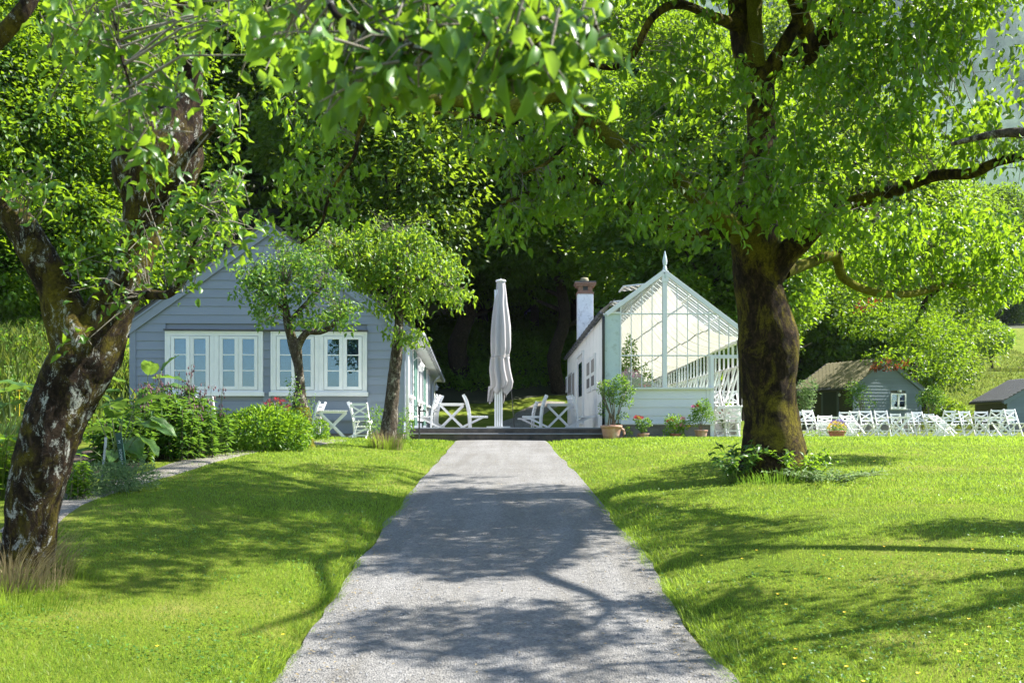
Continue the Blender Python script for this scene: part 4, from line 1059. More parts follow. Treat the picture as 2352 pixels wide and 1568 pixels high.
# ================================================================== SMALL THINGS
# black pole with a tap head beside the steps
x, y = (963-1176)/F*26.2, 26.2; bz = G(x, y)-.05
pp = thing('garden_standpipe', 'slim black garden standpipe with a tap head left of the steps', 'standpipe', (x, y, bz))
MB().tube([(0, 0, 0), (0, 0, .78)], .022, 8).build('pipe', M['black_metal'], pp)
MB().tube([(0, 0, .70), (0, 0, .92)], .035, 8).tube([(0, 0, .80), (.16, -.02, .80), (.19, -.02, .74)], .02, 8).build('tap', M['black_metal'], pp)
MB().tube([(-.03+.07*cos(a)*(1.3 if cos(a) < 0 else .2), 0, .86+.08*sin(a)) for a in np.linspace(0, 2*pi, 12)], .01, 5).build('handle', M['black_metal'], pp)
MB().box(.0, .05, -.03, .03, .86, .93).build('cap', M['black_metal'], pp)
# sign and stake in the bed
x, y = (287-1176)/F*13.2, 13.2; bz = G(x, y)
sg = thing('plant_label', 'narrow dark green plant label with vertical white capitals in the flower bed', 'plant label', (x, y, bz), 0)
sg.rotation_euler = (0, radians(-9), radians(-12))
MB().box(-.045, .045, -.006, .006, -.05, .62).build('plate', M['sign_green'], sg, bevel=.003)
for k, (txt, zz_) in enumerate((('M', .52), ('EOMALIE', .40))):
    fcv = bpy.data.curves.new('lettering', 'FONT'); fcv.body = txt; fcv.size = .055; fcv.extrude = .0008
    tmp = bpy.data.objects.new('tmp', fcv); COL.objects.link(tmp); lm_ = bpy.data.meshes.new_from_object(tmp); bpy.data.objects.remove(tmp)
    o = link('lettering', lm_, M['lettering'], sg, (-.022, -.0085, zz_)); o.rotation_euler = (radians(90), radians(90), 0); o['kind'] = 'stuff'
stk = thing('bed_stake', 'thin grey metal stake standing among the silvery herbs', 'stake', (P(235, 1045, 11.8)[0], 11.8, G(P(235, 1045, 11.8)[0], 11.8)))
MB().bar((-.02, 0, -.05), (.045, 0, .62), .022, .022).build('rod', M['stake'], stk); MB().bar((.040, -.013, .5), (.046, -.013, .62), .03, .004).build('tip', M['stake'], stk)
# iron railing
rl = thing('iron_railing', 'low black iron railing between the two sheds', 'railing', (P(2195, 965, 52)[0], 52, G(P(2195, 965, 52)[0], 52)))
x0_ = P(2140, 0, 52)[0]-rl.location.x; x1_ = P(2245, 0, 52)[0]-rl.location.x
for k in range(5):
    x = x0_+(x1_-x0_)*k/4; MB().tube([(x, 0, -.3), (x, 0, .72 if k != 2 else .78)], .022, 6).build('post', M['black_metal'], rl)
for zz_ in (.18, .72):
    MB().tube([(x0_+(x1_-x0_)*k/4, 0, zz_+(.06 if k == 2 and zz_ > .5 else 0)) for k in range(5)], .02, 6).build('rail', M['black_metal'], rl)
# dry stone wall on the slope
sw = thing('dry_stone_wall', 'low lichened dry stone wall on the slope behind the boat shed', 'stone wall', (P(2262, 905, 76)[0], 76, G(P(2262, 905, 76)[0], 76)))
for k in range(46):
    u = random.random(); zc = random.random()
    xx = -2.0+4.4*u; yy = -1.5+3.0*abs(u-.35)+random.uniform(-.2, .2)
    base = G(sw.location.x+xx, sw.location.y+yy)-sw.location.z
    s = [random.uniform(.2, .38) for _ in range(3)]
    ico = MB(); vs = []
    for sx in (-1, 1):
        for sy_ in (-1, 1):
            for sz in (-1, 1): vs.append((sx*s[0]*random.uniform(.75, 1), sy_*s[1]*random.uniform(.75, 1), sz*s[2]*.6*random.uniform(.75, 1)))
    ico.add(vs, [(0, 1, 3, 2), (4, 6, 7, 5), (0, 4, 5, 1), (2, 3, 7, 6), (0, 2, 6, 4), (1, 5, 7, 3)])
    ico.build('stone', M['granite'], sw, (xx, yy, base+.15+zc*.75), bevel=.05)
bp_ = MB()
px0 = P(2318, 0, 104)[0]; bz = G(px0, 104)
for k in range(160):
    a = Vector((random.gauss(0, 1.6), random.gauss(0, .6), random.random()*.5*random.random())); d = Vector((random.gauss(0, 1), random.gauss(0, 1), random.gauss(0, .25))).normalized()*.6
    bp_.bar(a, a+d, .06, .06)
bpo = bp_.build('brush_pile', M['mulch'], None, (px0, 104, bz)); tag(bpo, 'heap of cut brown branches beside the upper gravel track', 'brush pile', kind='stuff')
def leaf_ball(name, c, rx, rz_r, n, L, m, parent=None, shell=.55, asp=.6, ry=None):
    ry = ry or rx; d = rdir(n); rad = shell+(1-shell)*rng.random(n)**.5
    wob = .75+.5*fbm(d[:, 0]*2+c[0], d[:, 1]*2+c[1], d[:, 2]*2, 2, 4)
    Pn = np.stack([c[0]+d[:, 0]*rx*rad*wob, c[1]+d[:, 1]*ry*rad*wob, c[2]+d[:, 2]*rz_r*rad*wob], -1)
    D = d+rdir(n)*.9; N = rdir(n)+np.array([0, 0, .8])
    V, Fa, k = leaves(Pn, D, N, L*(.7+.6*rng.random(n)), L*asp)
    tint = np.repeat(rng.random(n), k)
    o = link(name, np_mesh(name, V, Fa, tint, m=m), None, parent); return o
def blossoms(name, c, r, n, s, m, parent, up=.3):
    d = rdir(n); d[:, 2] = np.abs(d[:, 2])*1.0+up*.2
    b = MB()
    for q in d:
        p = Vector((c[0]+q[0]*r, c[1]+q[1]*r, c[2]+q[2]*r*.9))
        for k in range(5):
            a = 2*pi*k/5; u = Vector((cos(a), 0.2*sin(a)-.2, sin(a)))
            v = Vector((cos(a+.6), -.3, sin(a+.6)))
            b.add([p, p+u*s, p+v*s*1.0], [(0, 1, 2)])
    o = b.build(name, m, parent); tag(o, kind='stuff'); return o
def pot(name, label, px, Y, w, h, mat_, rim=True, handle=False, z=None, parent_only=False, cat='plant pot'):
    x = (px-1176)/F*Y; r = thing(name, label, cat, (x, Y, G(x, Y)-.02 if z is None else z)); R_ = w/2
    MB().lathe([(.001, 0), (R_*.72, 0), (R_*.80, h*.3), (R_*.90, h*.72), (R_*.93, h*.80), (R_, h*.82), (R_*1.02, h*.97), (R_*.96, h), (R_*.86, h), (R_*.84, h*.86), (.001, h*.85)], 28).build('pot', mat_, r, smooth_=True)
    if handle: MB().tube([(R_*.88, -.05, h*.75), (R_*1.12, -.06, h*.66), (R_*1.18, -.06, h*.4), (R_*1.02, -.05, h*.14), (R_*.8, -.05, h*.1)], .035, 8).build('handle', mat_, r, smooth_=True)
    return r
def stems(r, pts_list, m, name='stem'):
    b = MB()
    for pts, r0 in pts_list: b.tube(pts, [r0*(1-.7*i/(len(pts)-1)) for i in range(len(pts))], 6)
    o = b.build(name, m, r, smooth_=True); tag(o, kind='stuff') if len(pts_list) > 4 else None; return o
Yq = 26.3; sq = F/Yq
def m_(pxv): return pxv/sq
# big terracotta pot with leggy shrub
r = pot('potted_shrub', 'tall leggy shrub in a large handled terracotta pot at the greenhouse corner', 1404, Yq, m_(50), m_(32), M['terracotta'], handle=True, cat='potted shrub')
h = m_(32)
L_ = []
for k in range(11):
    a = random.uniform(-1, 1); L_.append(([(random.uniform(-.1, .2), 0, h-.05), (a*.15+.08, random.uniform(-.1, .1), h+.35), (a*.3+.06, random.uniform(-.15, .15), h+.75), (a*.42+.08, random.uniform(-.2, .2), h+1.15)], .02))
stems(r, L_, M['twig'])
fo = [leaf_ball('crown', (dx, dy, h+dz), rx, rzz, n, .062, M['small_leaf'], r, .2) for dx, dy, dz, rx, rzz, n in ((-.12, 0, .98, .26, .22, 420), (.25, 0, 1.12, .22, .22, 360), (.12, .1, .75, .3, .22, 340), (.42, 0, .62, .16, .16, 130), (-.24, 0, .42, .09, .22, 80), (.3, 0, .25, .16, .1, 70), (.5, 0, .92, .14, .12, 120))]
for f_ in fo: tag(f_, kind='stuff')
for px, w, ph, lab, fm in ((1520, 22, 9, 'tiny potted seedling in the smallest terracotta pot by the greenhouse plinth', None),
                           (1571, 44, 21, 'red flowering geranium in a handled terracotta pot before the greenhouse plinth', 'red'),
                           (1, 1, 1, '', None)): pass
def flowerpot(rpx, rw, rtop, label, handle, foliage, fl, matn='terracotta', leaf='bush_leaf', trunk=None):
    px = (2380+rpx/3.794)/1.7415; w = rw/3.794/1.7415/sq; h = (1165-rtop)/3.794/1.7415/sq
    r = pot('potted_plant', label, px, Yq, w, h, M[matn], handle=False, cat='potted plant')
    if handle: MB().tube([(-w*.46, -.02, h*.8), (-w*.56, -.02, h*.6), (-w*.5, -.02, h*.2)], .018, 6).build('handle', M[matn], r)
    def c(rx, ry): return ((rx-rpx)/3.794/1.7415/sq, (1165-ry)/3.794/1.7415/sq)
    L_ = []
    for rx, ry, rr_, n in foliage:
        x, z = c(rx, ry); R_ = rr_/3.794/1.7415/sq
        tag(leaf_ball('crown', (x, random.uniform(-.05, .05), z), R_, R_*.9, n, .05, M[leaf], r, .1), kind='stuff')
        L_.append(([(0, 0, h*.8), (x*.3, .02, h+(z-h)*.4), (x*.9, 0, z)], .012))
    stems(r, L_, M['twig'])
    for rx, ry, rr_, n, s, m in fl:
        x, z = c(rx, ry); blossoms('blossom', (x, -.03, z-.03), rr_/3.794/1.7415/sq, n, s, M[m], r)
    return r
flowerpot(527, 100, 1138, 'tiny seedling in the smallest terracotta pot by the greenhouse plinth', False, [(505, 1010, 35, 50), (520, 1090, 45, 50)], [])
flowerpot(737, 175, 1092, 'red flowering geranium in a handled terracotta pot before the greenhouse plinth', True, [(640, 880, 60, 120), (690, 980, 70, 150), (790, 930, 80, 190), (730, 1020, 60, 100)], [(640, 850, 45, 22, .035, 'red'), (710, 845, 20, 8, .03, 'red')], leaf='small_leaf')
flowerpot(1215, 175, 1100, 'bushy yellow green plant with pink flowers in a low terracotta pot', False, [(1150, 900, 100, 260), (1250, 930, 130, 420), (1120, 1060, 90, 220), (1350, 970, 90, 200), (1290, 1080, 70, 130)], [(1325, 860, 30, 8, .035, 'pink'), (1290, 980, 60, 14, .03, 'pink'), (1140, 910, 50, 8, .03, 'red'), (1420, 990, 30, 5, .03, 'yellow')], 'pot_red')
flowerpot(1610, 205, 1045, 'open branched azalea with few crimson flowers in a terracotta pot right of the pink plant', False, [(1550, 720, 90, 230), (1650, 660, 100, 260), (1600, 810, 120, 300), (1700, 760, 90, 180), (1500, 850, 80, 160), (1760, 850, 90, 130), (1500, 940, 70, 80)], [(1490, 675, 14, 7, .04, 'pink'), (1545, 668, 16, 6, .035, 'red')], leaf='small_leaf')
# pansy bowl on the right lawn
Yb = 30.5; r = pot('pansy_bowl', 'red clay bowl overflowing with yellow and violet pansies on the right lawn', 1922, Yb, 40/F*Yb, 17/F*Yb, M['pot_red'], cat='flower bowl')
h = 17/F*Yb
tag(leaf_ball('crown', (0, 0, h+.02), .33, .18, 900, .035, M['small_leaf'], r, .3), kind='stuff')
blossoms('blossom', (0, -.03, h+.04), .27, 60, .035, M['yellow'], r); blossoms('blossom', (.03, 0, h+.07), .28, 70, .03, M['violet'], r)
x = P(1871, 0, 31)[0]; r = thing('pale_flower_clump', 'small clump of cream flowers on the grass right of the mossy trunk', 'flower clump', (x, 31, G(x, 31)))
tag(leaf_ball('foliage', (0, 0, .08), .3, .14, 260, .05, M['bush_leaf'], r), kind='stuff'); blossoms('blossom', (0, 0, .1), .26, 50, .03, M['canvas'], r)
# climbing shrubs at the shed
def wall_shrub(px, py, Y, w, h, label, n, leaf='small_leaf'):
    x = (px-1176)/F*Y; z0 = EYE+(978-py)/F*Y
    r = thing('wall_shrub', label, 'shrub', (x, Y, z0), group='shrubs against the shed')
    stems(r, [([(0, 0, 0), (random.uniform(-.2, .2), 0, h*.3), (random.uniform(-w, w)*.35, 0, h*.6)], .035) for _ in range(7)], M['twig'])
    for k in range(7):
        a = random.uniform(-1, 1); b = random.random()
        tag(leaf_ball('crown', (a*w*.3, random.uniform(-.2, .2), h*(.35+.5*b)), w*.3, h*.2, n, .13, M[leaf], r, .1), kind='stuff')
wall_shrub(1981, 962, 60.5, 2.0, 2.3, 'airy rose shrub trained at the left corner of the shed gable', 110)
wall_shrub(2138, 965, 60.5, 1.7, 2.1, 'dense shrub hiding the right corner of the shed gable', 150)
wall_shrub(1850, 968, 55, 1.3, 2.4, 'pale green shrub right behind the big mossy trunk before the shed wall', 110, 'herb_leaf')
# plants inside the greenhouse
for px, Y, w, h, fl, label in ((1447, 28.6, .55, 2.9, 'pink', 'tall pink bougainvillea just inside the left greenhouse glass'), (1478, 31, .7, 2.2, 'red', 'red flowered climber inside the greenhouse low on the left'),
                               (1545, 36, .8, 1.3, 'red', 'low red geraniums inside the greenhouse behind the centre post'), (1672, 29.6, .5, 1.1, 'red', 'red geraniums seen through the pile of chairs in the greenhouse door')):
    x = (px-1176)/F*Y; r = thing('greenhouse_plant', label, 'plant', (x, Y, 1.25), group='plants inside the greenhouse')
    stems(r, [([(0, 0, 0), (random.uniform(-.2, .2), 0, h*.5), (random.uniform(-w, w)*.4, 0, h*.9)], .02) for _ in range(4)], M['twig'])
    tag(leaf_ball('crown', (0, 0, h*.6), w*.5, h*.42, int(500*h), .08, M['bush_leaf'], r, .2), kind='stuff')
    blossoms('blossom', (0, -.05, h*.6), w*.5, 60, .04, M[fl], r)
# ================================================================== TREES
def child_mesh(name, me, root, kind=None):
    o = bpy.data.objects.new(name, me); COL.objects.link(o); o.parent = root
    o.matrix_parent_inverse = Matrix.Translation(-root.location)
    if kind: o['kind'] = kind
    return o
def unit_leaf(m):
    V, Fa, k = leaves(np.zeros((1, 3)), np.array([[1., 0, 0]]), np.array([[0, 0, 1.]]), 1.0, .54, True)
    me = np_mesh('leaf', V, Fa, smooth_=True, m=m); return me
def place_leaf(me, root, p, d, nrm, L, name='leaf'):
    d = Vector(d).normalized(); s = Vector(nrm).cross(d)
    if s.length < 1e-3: s = Vector((1, 0, 0)).cross(d)
    s.normalize(); n2 = d.cross(s)
    Mx = Matrix(((d.x*L, s.x*L, n2.x*L, p[0]), (d.y*L, s.y*L, n2.y*L, p[1]), (d.z*L, s.z*L, n2.z*L, p[2]), (0, 0, 0, 1)))
    o = bpy.data.objects.new(name, me); COL.objects.link(o); o.parent = root
    o.matrix_local = Matrix.Translation(-root.location) @ Mx
    return o
def twig_mesh(segs, seg=5):
    """segs: list of polylines of (x,y,z,r)"""
    b = MB()
    for s in segs: b.tube([q[:3] for q in s], [q[3] for q in s], seg, cap=False)
    me = bpy.data.meshes.new('twigs'); me.from_pydata(b.v, [], b.f); me.polygons.foreach_set('use_smooth', [True]*len(me.polygons)); return me
class Tree:
    def __init__(s, name, label, cat, base, bark, leaf, group=None):
        s.r = thing(name, label, cat, base, 0, group); s.bark = M[bark]; s.leaf = leaf
        s.axes = []; s.tw = []; s.Pn = []; s.D = []; s.N = []; s.L = []; s.T = []
    def limb(s, pts, name='limb', seg=14, step=.07, amp=.13, ns=5, px=True, bark=None):
        pts = px_limb(pts) if px else pts
        me, C = limb_mesh(name, pts, seg, step, amp, ns, M[bark] if bark else s.bark, seed=len(s.axes)*3.1)
        child_mesh(name, me, s.r); s.axes.append(C)
    def sprays(s, cx, cy, Y, rx, ry, dY, n, per, L, droop=.9, spread=.16, link_=True, up=False, tintlo=0, cut=None, maxlink=2.2):
        """n leaf sprays inside the ellipsoid at photo position cx,cy and distance Y"""
        A = np.concatenate(s.axes)[:, :3]
        for _ in range(n):
            v = rdir(1)[0]*rng.random()**.4
            yy = Y+v[1]*dY; c = np.array(P(cx+v[0]*rx, cy+v[2]*-ry, yy))
            if cut is not None and cut(cx+v[0]*rx, cy-v[2]*ry): continue
            j = np.argmin(((A-c)**2).sum(1)); a = A[j]; dist = np.linalg.norm(a-c)
            if link_ and dist > .05:
                mid_ = (a+c)/2+np.array([0, 0, .12*dist])+rng.normal(size=3)*.05*dist
                r0 = min(.003+.006*dist, .012)
                if dist < maxlink: s.tw.append([(*a, r0), (*mid_, r0*.7), (*c, r0*.35)])
                elif rng.random() < .3:
                    u = (c-a)/dist; q = c-u*min(.6, .14*Y**.6); s.tw.append([(*q, .005), (*(q+u*.3+np.array([0, 0, .05])), .004), (*c, .002)])
            k = max(2, int(per*(.6+.8*rng.random())))
            # the spray: a short shoot with leaves along it
            sh = rng.normal(size=3)*.6+np.array([0, 0, .9 if up else -.25]); sh /= np.linalg.norm(sh)
            ln = spread*(.8+.7*rng.random()); t = rng.random(k)
            pb = c+sh[None]*(t[:, None]-.3)*ln+rng.normal(size=(k, 3))*spread*.32
            s.tw.append([(*(c-sh*.3*ln), .004), (*(c+sh*.7*ln), .0015)])
            D = rng.normal(size=(k, 3))*.55+np.array([0, 0, -droop])*(0.3+rng.random((k, 1)))
            if up: D = rng.normal(size=(k, 3))*.7+sh[None]*.5
            N = rdir(k)+np.array([.15, -.1, .7])
            s.Pn.append(pb); s.D.append(D); s.N.append(N); s.L.append(L*(.65+.6*rng.random(k)))
            s.T.append(np.clip(tintlo+.15+.5*rng.random(k)+.35*(rng.random()-.3), 0, 1))
    def finish(s, nsingle=0, full=False, single_mat=None, asp=.55, name='foliage'):
        if s.tw:
            me = twig_mesh(s.tw); me.materials.append(M['twig']); child_mesh('twigs', me, s.r, 'stuff')
        if not s.Pn: return
        Pn = np.concatenate(s.Pn); D = np.concatenate(s.D); N = np.concatenate(s.N); L = np.concatenate(s.L); T = np.concatenate(s.T)
        if nsingle:
            d = Pn[:, 1].copy(); u = Pn[:, 0]/np.maximum(Pn[:, 1], .1)*F+1176; v = 978-(Pn[:, 2]-EYE)/np.maximum(Pn[:, 1], .1)*F
            vis = (u > -20) & (u < 2372) & (v > -20) & (v < 1590) & (Pn[:, 1] > .3)
            big = np.where(vis, L/np.maximum(d, .1), 0); order = np.argsort(-big)[:nsingle]
            me = unit_leaf(M[single_mat])
            for i in order:
                if big[i] > 0: place_leaf(me, s.r, Pn[i], D[i], N[i], L[i])
            keep = np.ones(len(Pn), bool); keep[order] = False
            Pn, D, N, L, T = Pn[keep], D[keep], N[keep], L[keep], T[keep]
        V, Fa, k = leaves(Pn, D, N, L, L*asp, full)
        me = np_mesh(name, V, Fa, np.repeat(T, k), smooth_=full, m=M[s.leaf]); child_mesh(name, me, s.r, 'stuff')

# ---- old apple tree on the left, close to the camera
base = P(60, 1292, 7.4)
_pl = px_limb
def px_limb(pts): return _pl([(a, b, Y, r*.74) for a, b, Y, r in pts])
t1 = Tree('old_apple_tree', 'old leaning apple tree with forked lichen covered trunk in the left foreground', 'tree', (base.x, base.y, base.z), 'bark_lichen', 'apple_leaf')
t1.limb([(35, 1420, 7.4, 95), (60, 1292, 7.4, 78), (78, 1150, 7.4, 80), (105, 1030, 7.4, 88), (145, 920, 7.45, 92), (195, 815, 7.5, 104), (238, 740, 7.5, 78), (285, 655, 7.5, 62), (318, 560, 7.5, 56), (332, 480, 7.5, 66), (350, 400, 7.5, 125), (384, 325, 7.5, 118), (425, 250, 7.5, 56), (437, 165, 7.45, 38), (430, 80, 7.3, 40), (422, 0, 7.1, 44), (430, -110, 6.6, 40), (470, -300, 5.6, 36), (540, -520, 4.4, 32), (640, -800, 3.3, 30)], 'trunk', 34, .035, .14, 5.5)
t1.limb([(190, 815, 7.45, 80), (155, 735, 7.4, 66), (122, 650, 7.35, 56), (88, 590, 7.3, 52), (50, 525, 7.3, 50), (0, 470, 7.3, 48), (-80, 400, 7.3, 44), (-220, 250, 7.1, 36)], 'limb', 24, .04, .13, 5.5)
t1.limb([(300, 680, 7.4, 16), (345, 676, 7.1, 15), (385, 676, 6.9, 13), (420, 645, 6.7, 11), (440, 600, 6.5, 9), (452, 540, 6.3, 7), (470, 470, 6.2, 4)], 'limb', 12, .05, .05, 5)
t1.limb([(455, 330, 7.4, 14), (500, 285, 7.0, 9), (540, 240, 6.6, 6), (548, 215, 6.5, 3)], 'limb', 10, .05, .05, 5)
t1.limb([(425, 20, 7.2, 30), (380, -60, 6.4, 26), (300, -120, 5.0, 20), (250, -60, 4.0, 13), (265, 60, 3.5, 8), (285, 150, 3.3, 5), (300, 200, 3.3, 3.5)], 'limb', 10, .05, .05, 5)
t1.limb([(640, -800, 3.3, 26), (700, -420, 2.8, 22), (745, -120, 2.5, 16), (759, 10, 2.35, 12), (800, 52, 2.3, 11), (868, 74, 2.25, 9), (940, 100, 2.2, 7), (1000, 130, 2.2, 4)], 'limb', 12, .03, .05, 8)
t1.limb([(700, -420, 2.8, 18), (860, -160, 2.45, 14), (960, -20, 2.3, 11), (1064, 40, 2.2, 9), (1161, 84, 2.1, 8), (1230, 100, 2.1, 6), (1310, 108, 2.1, 5), (1370, 60, 2.1, 3)], 'limb', 12, .03, .05, 8)
t1.limb([(-160, 260, 5.2, 30), (-60, 150, 5.2, 28), (10, 75, 5.2, 26), (60, 15, 5.2, 24), (110, -70, 5.3, 22), (230, -180, 5.6, 22)], 'limb', 16, .04, .13, 5.5)
LA = .063
def near_apple(cx, cy, Y, rx, ry, dY, n, per=8, **k): t1.sprays(cx, cy, Y, rx, ry, dY, int(n*1.9), per, LA, droop=k.pop('droop', .8), spread=.11, maxlink=.5, **k)
near_apple(700, 60, 2.6, 130, 110, .35, 9); near_apple(850, 90, 2.35, 130, 85, .2, 10); near_apple(800, 160, 2.3, 80, 60, .15, 5)
near_apple(960, 150, 2.25, 110, 70, .15, 8); near_apple(1000, 40, 2.3, 140, 60, .2, 7); near_apple(1130, 110, 2.15, 110, 70, .12, 7)
near_apple(1250, 90, 2.1, 100, 80, .12, 7); near_apple(1330, 110, 2.1, 60, 60, .1, 4); near_apple(1160, 20, 2.2, 200, 40, .2, 6)
near_apple(600, 50, 3.2, 110, 110, .4, 8); near_apple(490, 40, 3.6, 90, 80, .5, 6); near_apple(380, 100, 3.8, 50, 80, .4, 4)
near_apple(300, 190, 3.4, 130, 80, .3, 12); near_apple(240, 60, 3.6, 150, 90, .5, 14); near_apple(335, 310, 3.4, 80, 60, .2, 5); near_apple(420, 120, 4.2, 60, 50, .3, 2)
near_apple(150, 130, 4.0, 90, 110, .4, 5)
for a in ((500, 480, 6.3, 70, 80, .5, 16), (440, 540, 6.4, 70, 80, .4, 18), (520, 420, 6.2, 60, 50, .4, 7), (540, 520, 6.2, 50, 60, .3, 8), (400, 640, 6.6, 50, 50, .3, 8), (500, 300, 6.6, 50, 60, .3, 6), (540, 250, 6.5, 25, 30, .2, 3),
          (370, 480, 6.9, 60, 60, .3, 5), (300, 520, 7.0, 50, 50, .2, 4), (80, 400, 7.0, 70, 40, .3, 9), (100, 450, 7.0, 60, 40, .3, 6), (30, 440, 7.0, 40, 50, .3, 4), (180, 620, 7.1, 30, 50, .2, 6), (290, 600, 7.0, 40, 70, .1, 7), (180, 780, 6.9, 30, 20, .1, 2), (430, 620, 6.5, 40, 30, .2, 5), (300, 690, 7.0, 50, 30, .1, 3)):
    t1.sprays(a[0], a[1], a[2], a[3], a[4], a[5], a[6], 9, .075, droop=.25, spread=.14, up=rng.random() < .5, maxlink=.8)
# crown above the frame (casts the shade on the left foreground)
t1.sprays(300, -500, 6.5, 900, 300, 2.4, 110, 9, .085, spread=.2, maxlink=.5); t1.sprays(500, -350, 4.5, 500, 150, 1.6, 60, 9, .085, spread=.2, maxlink=.5)
t1.finish(290, True, 'apple_leaf_one', .52)

px_limb = _pl
# ---- thick trunked pear tree on the right
base = P(1777, 1092, 14)
t2 = Tree('old_pear_tree', 'huge old pear tree with thick mossy trunk right of the greenhouse', 'tree', (base.x, base.y, base.z), 'bark_moss', 'pear_leaf')
t2.limb([(1778, 1150, 14, 118), (1778, 1095, 14, 94), (1777, 1050, 14, 77), (1773, 960, 14, 62), (1766, 880, 14, 61), (1766, 800, 14, 70), (1756, 730, 14, 62), (1742, 660, 14, 55), (1738, 600, 14, 55), (1734, 540, 14, 54), (1733, 470, 14, 46), (1738, 400, 14, 38), (1748, 330, 14.1, 34), (1748, 260, 14.2, 33), (1738, 190, 14.2, 36), (1712, 110, 14.2, 30), (1700, 0, 14.3, 28), (1690, -140, 14.4, 25), (1660, -330, 14.6, 18), (1640, -560, 14.8, 9)], 'trunk', 48, .045, .085, 3.6)
t2.limb([(1742, 215, 14.2, 26), (1735, 130, 14.1, 21), (1733, 0, 14.1, 19), (1750, -160, 13.9, 16), (1800, -360, 13.5, 9)], 'limb', 18, .08, .14, 4, bark='bark_moss_bright')
t2.limb([(1742, 225, 14.2, 24), (1775, 150, 14.1, 19), (1812, 85, 14, 15), (1850, 15, 13.9, 14), (1905, -90, 13.6, 13), (1980, -260, 13, 9)], 'limb', 16, .08, .12, 4)
t2.limb([(1765, 640, 13.9, 34), (1800, 590, 13.8, 30), (1850, 545, 13.6, 24), (1905, 495, 13.3, 19), (1970, 462, 13, 16), (2050, 440, 12.6, 14), (2148, 404, 12, 13), (2230, 398, 11.6, 13), (2290, 372, 11.3, 11), (2370, 352, 11, 10), (2480, 300, 10.5, 8)], 'limb', 18, .07, .14, 4)
t2.limb([(1800, 625, 13.9, 18), (1850, 606, 14.2, 14), (1917, 588, 14.6, 12), (1935, 635, 14.8, 10), (1985, 665, 15, 9), (2050, 676, 15.4, 9), (2110, 672, 15.8, 8), (2173, 655, 16.2, 6), (2246, 668, 16.8, 5), (2310, 690, 17.2, 3)], 'limb', 12, .08, .14, 4, bark='bark_moss_bright')
t2.limb([(1917, 588, 14.6, 8), (1945, 560, 14.8, 6), (1968, 520, 15, 4), (1990, 480, 15.1, 3)], 'limb', 10, .08, .1, 4)
t2.limb([(1700, 540, 13.9, 26), (1620, 470, 13.4, 20), (1540, 400, 13, 18), (1450, 350, 12.6, 17), (1376, 297, 12.3, 17), (1345, 262, 12.2, 16), (1318, 238, 12.2, 18), (1290, 222, 12.1, 14), (1238, 226, 12, 17), (1200, 240, 12, 20), (1160, 252, 12, 19), (1095, 236, 12, 16), (1040, 232, 12, 13), (946, 228, 12, 11), (880, 236, 12, 9), (840, 228, 12, 7), (810, 215, 12.1, 5), (760, 190, 12.3, 3)], 'limb', 16, .06, .2, 5, bark='bark_moss_bright')
t2.limb([(1190, 250, 12, 12), (1170, 285, 12, 12), (1120, 272, 11.9, 7), (1050, 262, 11.8, 5), (960, 258, 11.8, 3)], 'limb', 10, .06, .15, 5)
t2.limb([(857, 236, 12, 6), (825, 300, 12.2, 5), (815, 355, 12.2, 5), (785, 400, 12.3, 4), (755, 455, 12.4, 4), (735, 520, 12.5, 3), (690, 560, 12.7, 2)], 'limb', 8, .06, .15, 5)
t2.limb([(1345, 262, 12.2, 9), (1310, 320, 12.1, 6), (1255, 375, 12, 4), (1200, 400, 11.9, 3)], 'limb', 8, .06, .15, 5)
t2.limb([(1700, 520, 13.8, 18), (1600, 540, 13.6, 14), (1500, 500, 13.3, 11), (1400, 440, 13, 10), (1330, 400, 12.8, 8), (1250, 430, 12.6, 6), (1150, 470, 12.4, 4)], 'limb', 12, .07, .15, 5)
t2.limb([(1700, 60, 14.2, 16), (1640, 40, 13.6, 11), (1560, 10, 13, 10), (1500, 40, 12.6, 9), (1450, 130, 12.4, 9), (1400, 155, 12.3, 7), (1330, 140, 12.2, 4)], 'limb', 10, .07, .15, 5)
t2.limb([(1700, -200, 14.4, 18), (1690, -420, 12.8, 16), (1700, -640, 11, 14), (1720, -900, 9.4, 10), (1500, -1000, 8.8, 6)], 'limb', 10, .1, .15, 5)
t2.limb([(1640, -330, 14.5, 14), (1500, -380, 13.4, 11), (1300, -330, 12.4, 9), (1100, -300, 11.6, 6), (900, -320, 11, 4)], 'limb', 10, .1, .15, 5)
t2.limb([(1800, -360, 13.5, 12), (2000, -480, 12.6, 9), (2300, -560, 11.6, 6)], 'limb', 10, .1, .15, 5)
LP = .12
def gapfn(u, v):
    # keep the openings: distant mountain on the right, sky corner, trunk stems
    if 2215 < u < 2400 and 395 < v < 480: return rng.random() < .85
    if u > 2270 and v < 100: return rng.random() < .5
    if 1655 < u < 1870 and -50 < v < 140: return rng.random() < .8
    if v > -20 and not (u > 1850 and v > 480) and fbm(np.array([u/120.]), np.array([v/95.]), 0, 2, 61)[0] < .44: return rng.random() < .78
    if 800 < u < 1360 and 205 < v < 290: return rng.random() < .6
    return False
def pear(cx, cy, Y, rx, ry, dY, n, per=13, L=LP, **k): t2.sprays(cx, cy, Y, rx, ry, dY, n, per, L, droop=1.0, spread=.24, cut=gapfn, maxlink=.55, **k)
pear(1600, 330, 12.2, 190, 150, 1.2, 78); pear(1560, 470, 12.0, 130, 100, 1.0, 60); pear(1640, 520, 11.6, 90, 60, .7, 26); pear(1480, 400, 12.4, 110, 100, 1.0, 45)
pear(1800, 360, 12.0, 170, 120, 1.2, 58); pear(1960, 300, 12.3, 190, 170, 1.3, 88); pear(1950, 470, 12.3, 130, 80, 1.0, 35); pear(2120, 180, 11.8, 190, 170, 1.3, 84)
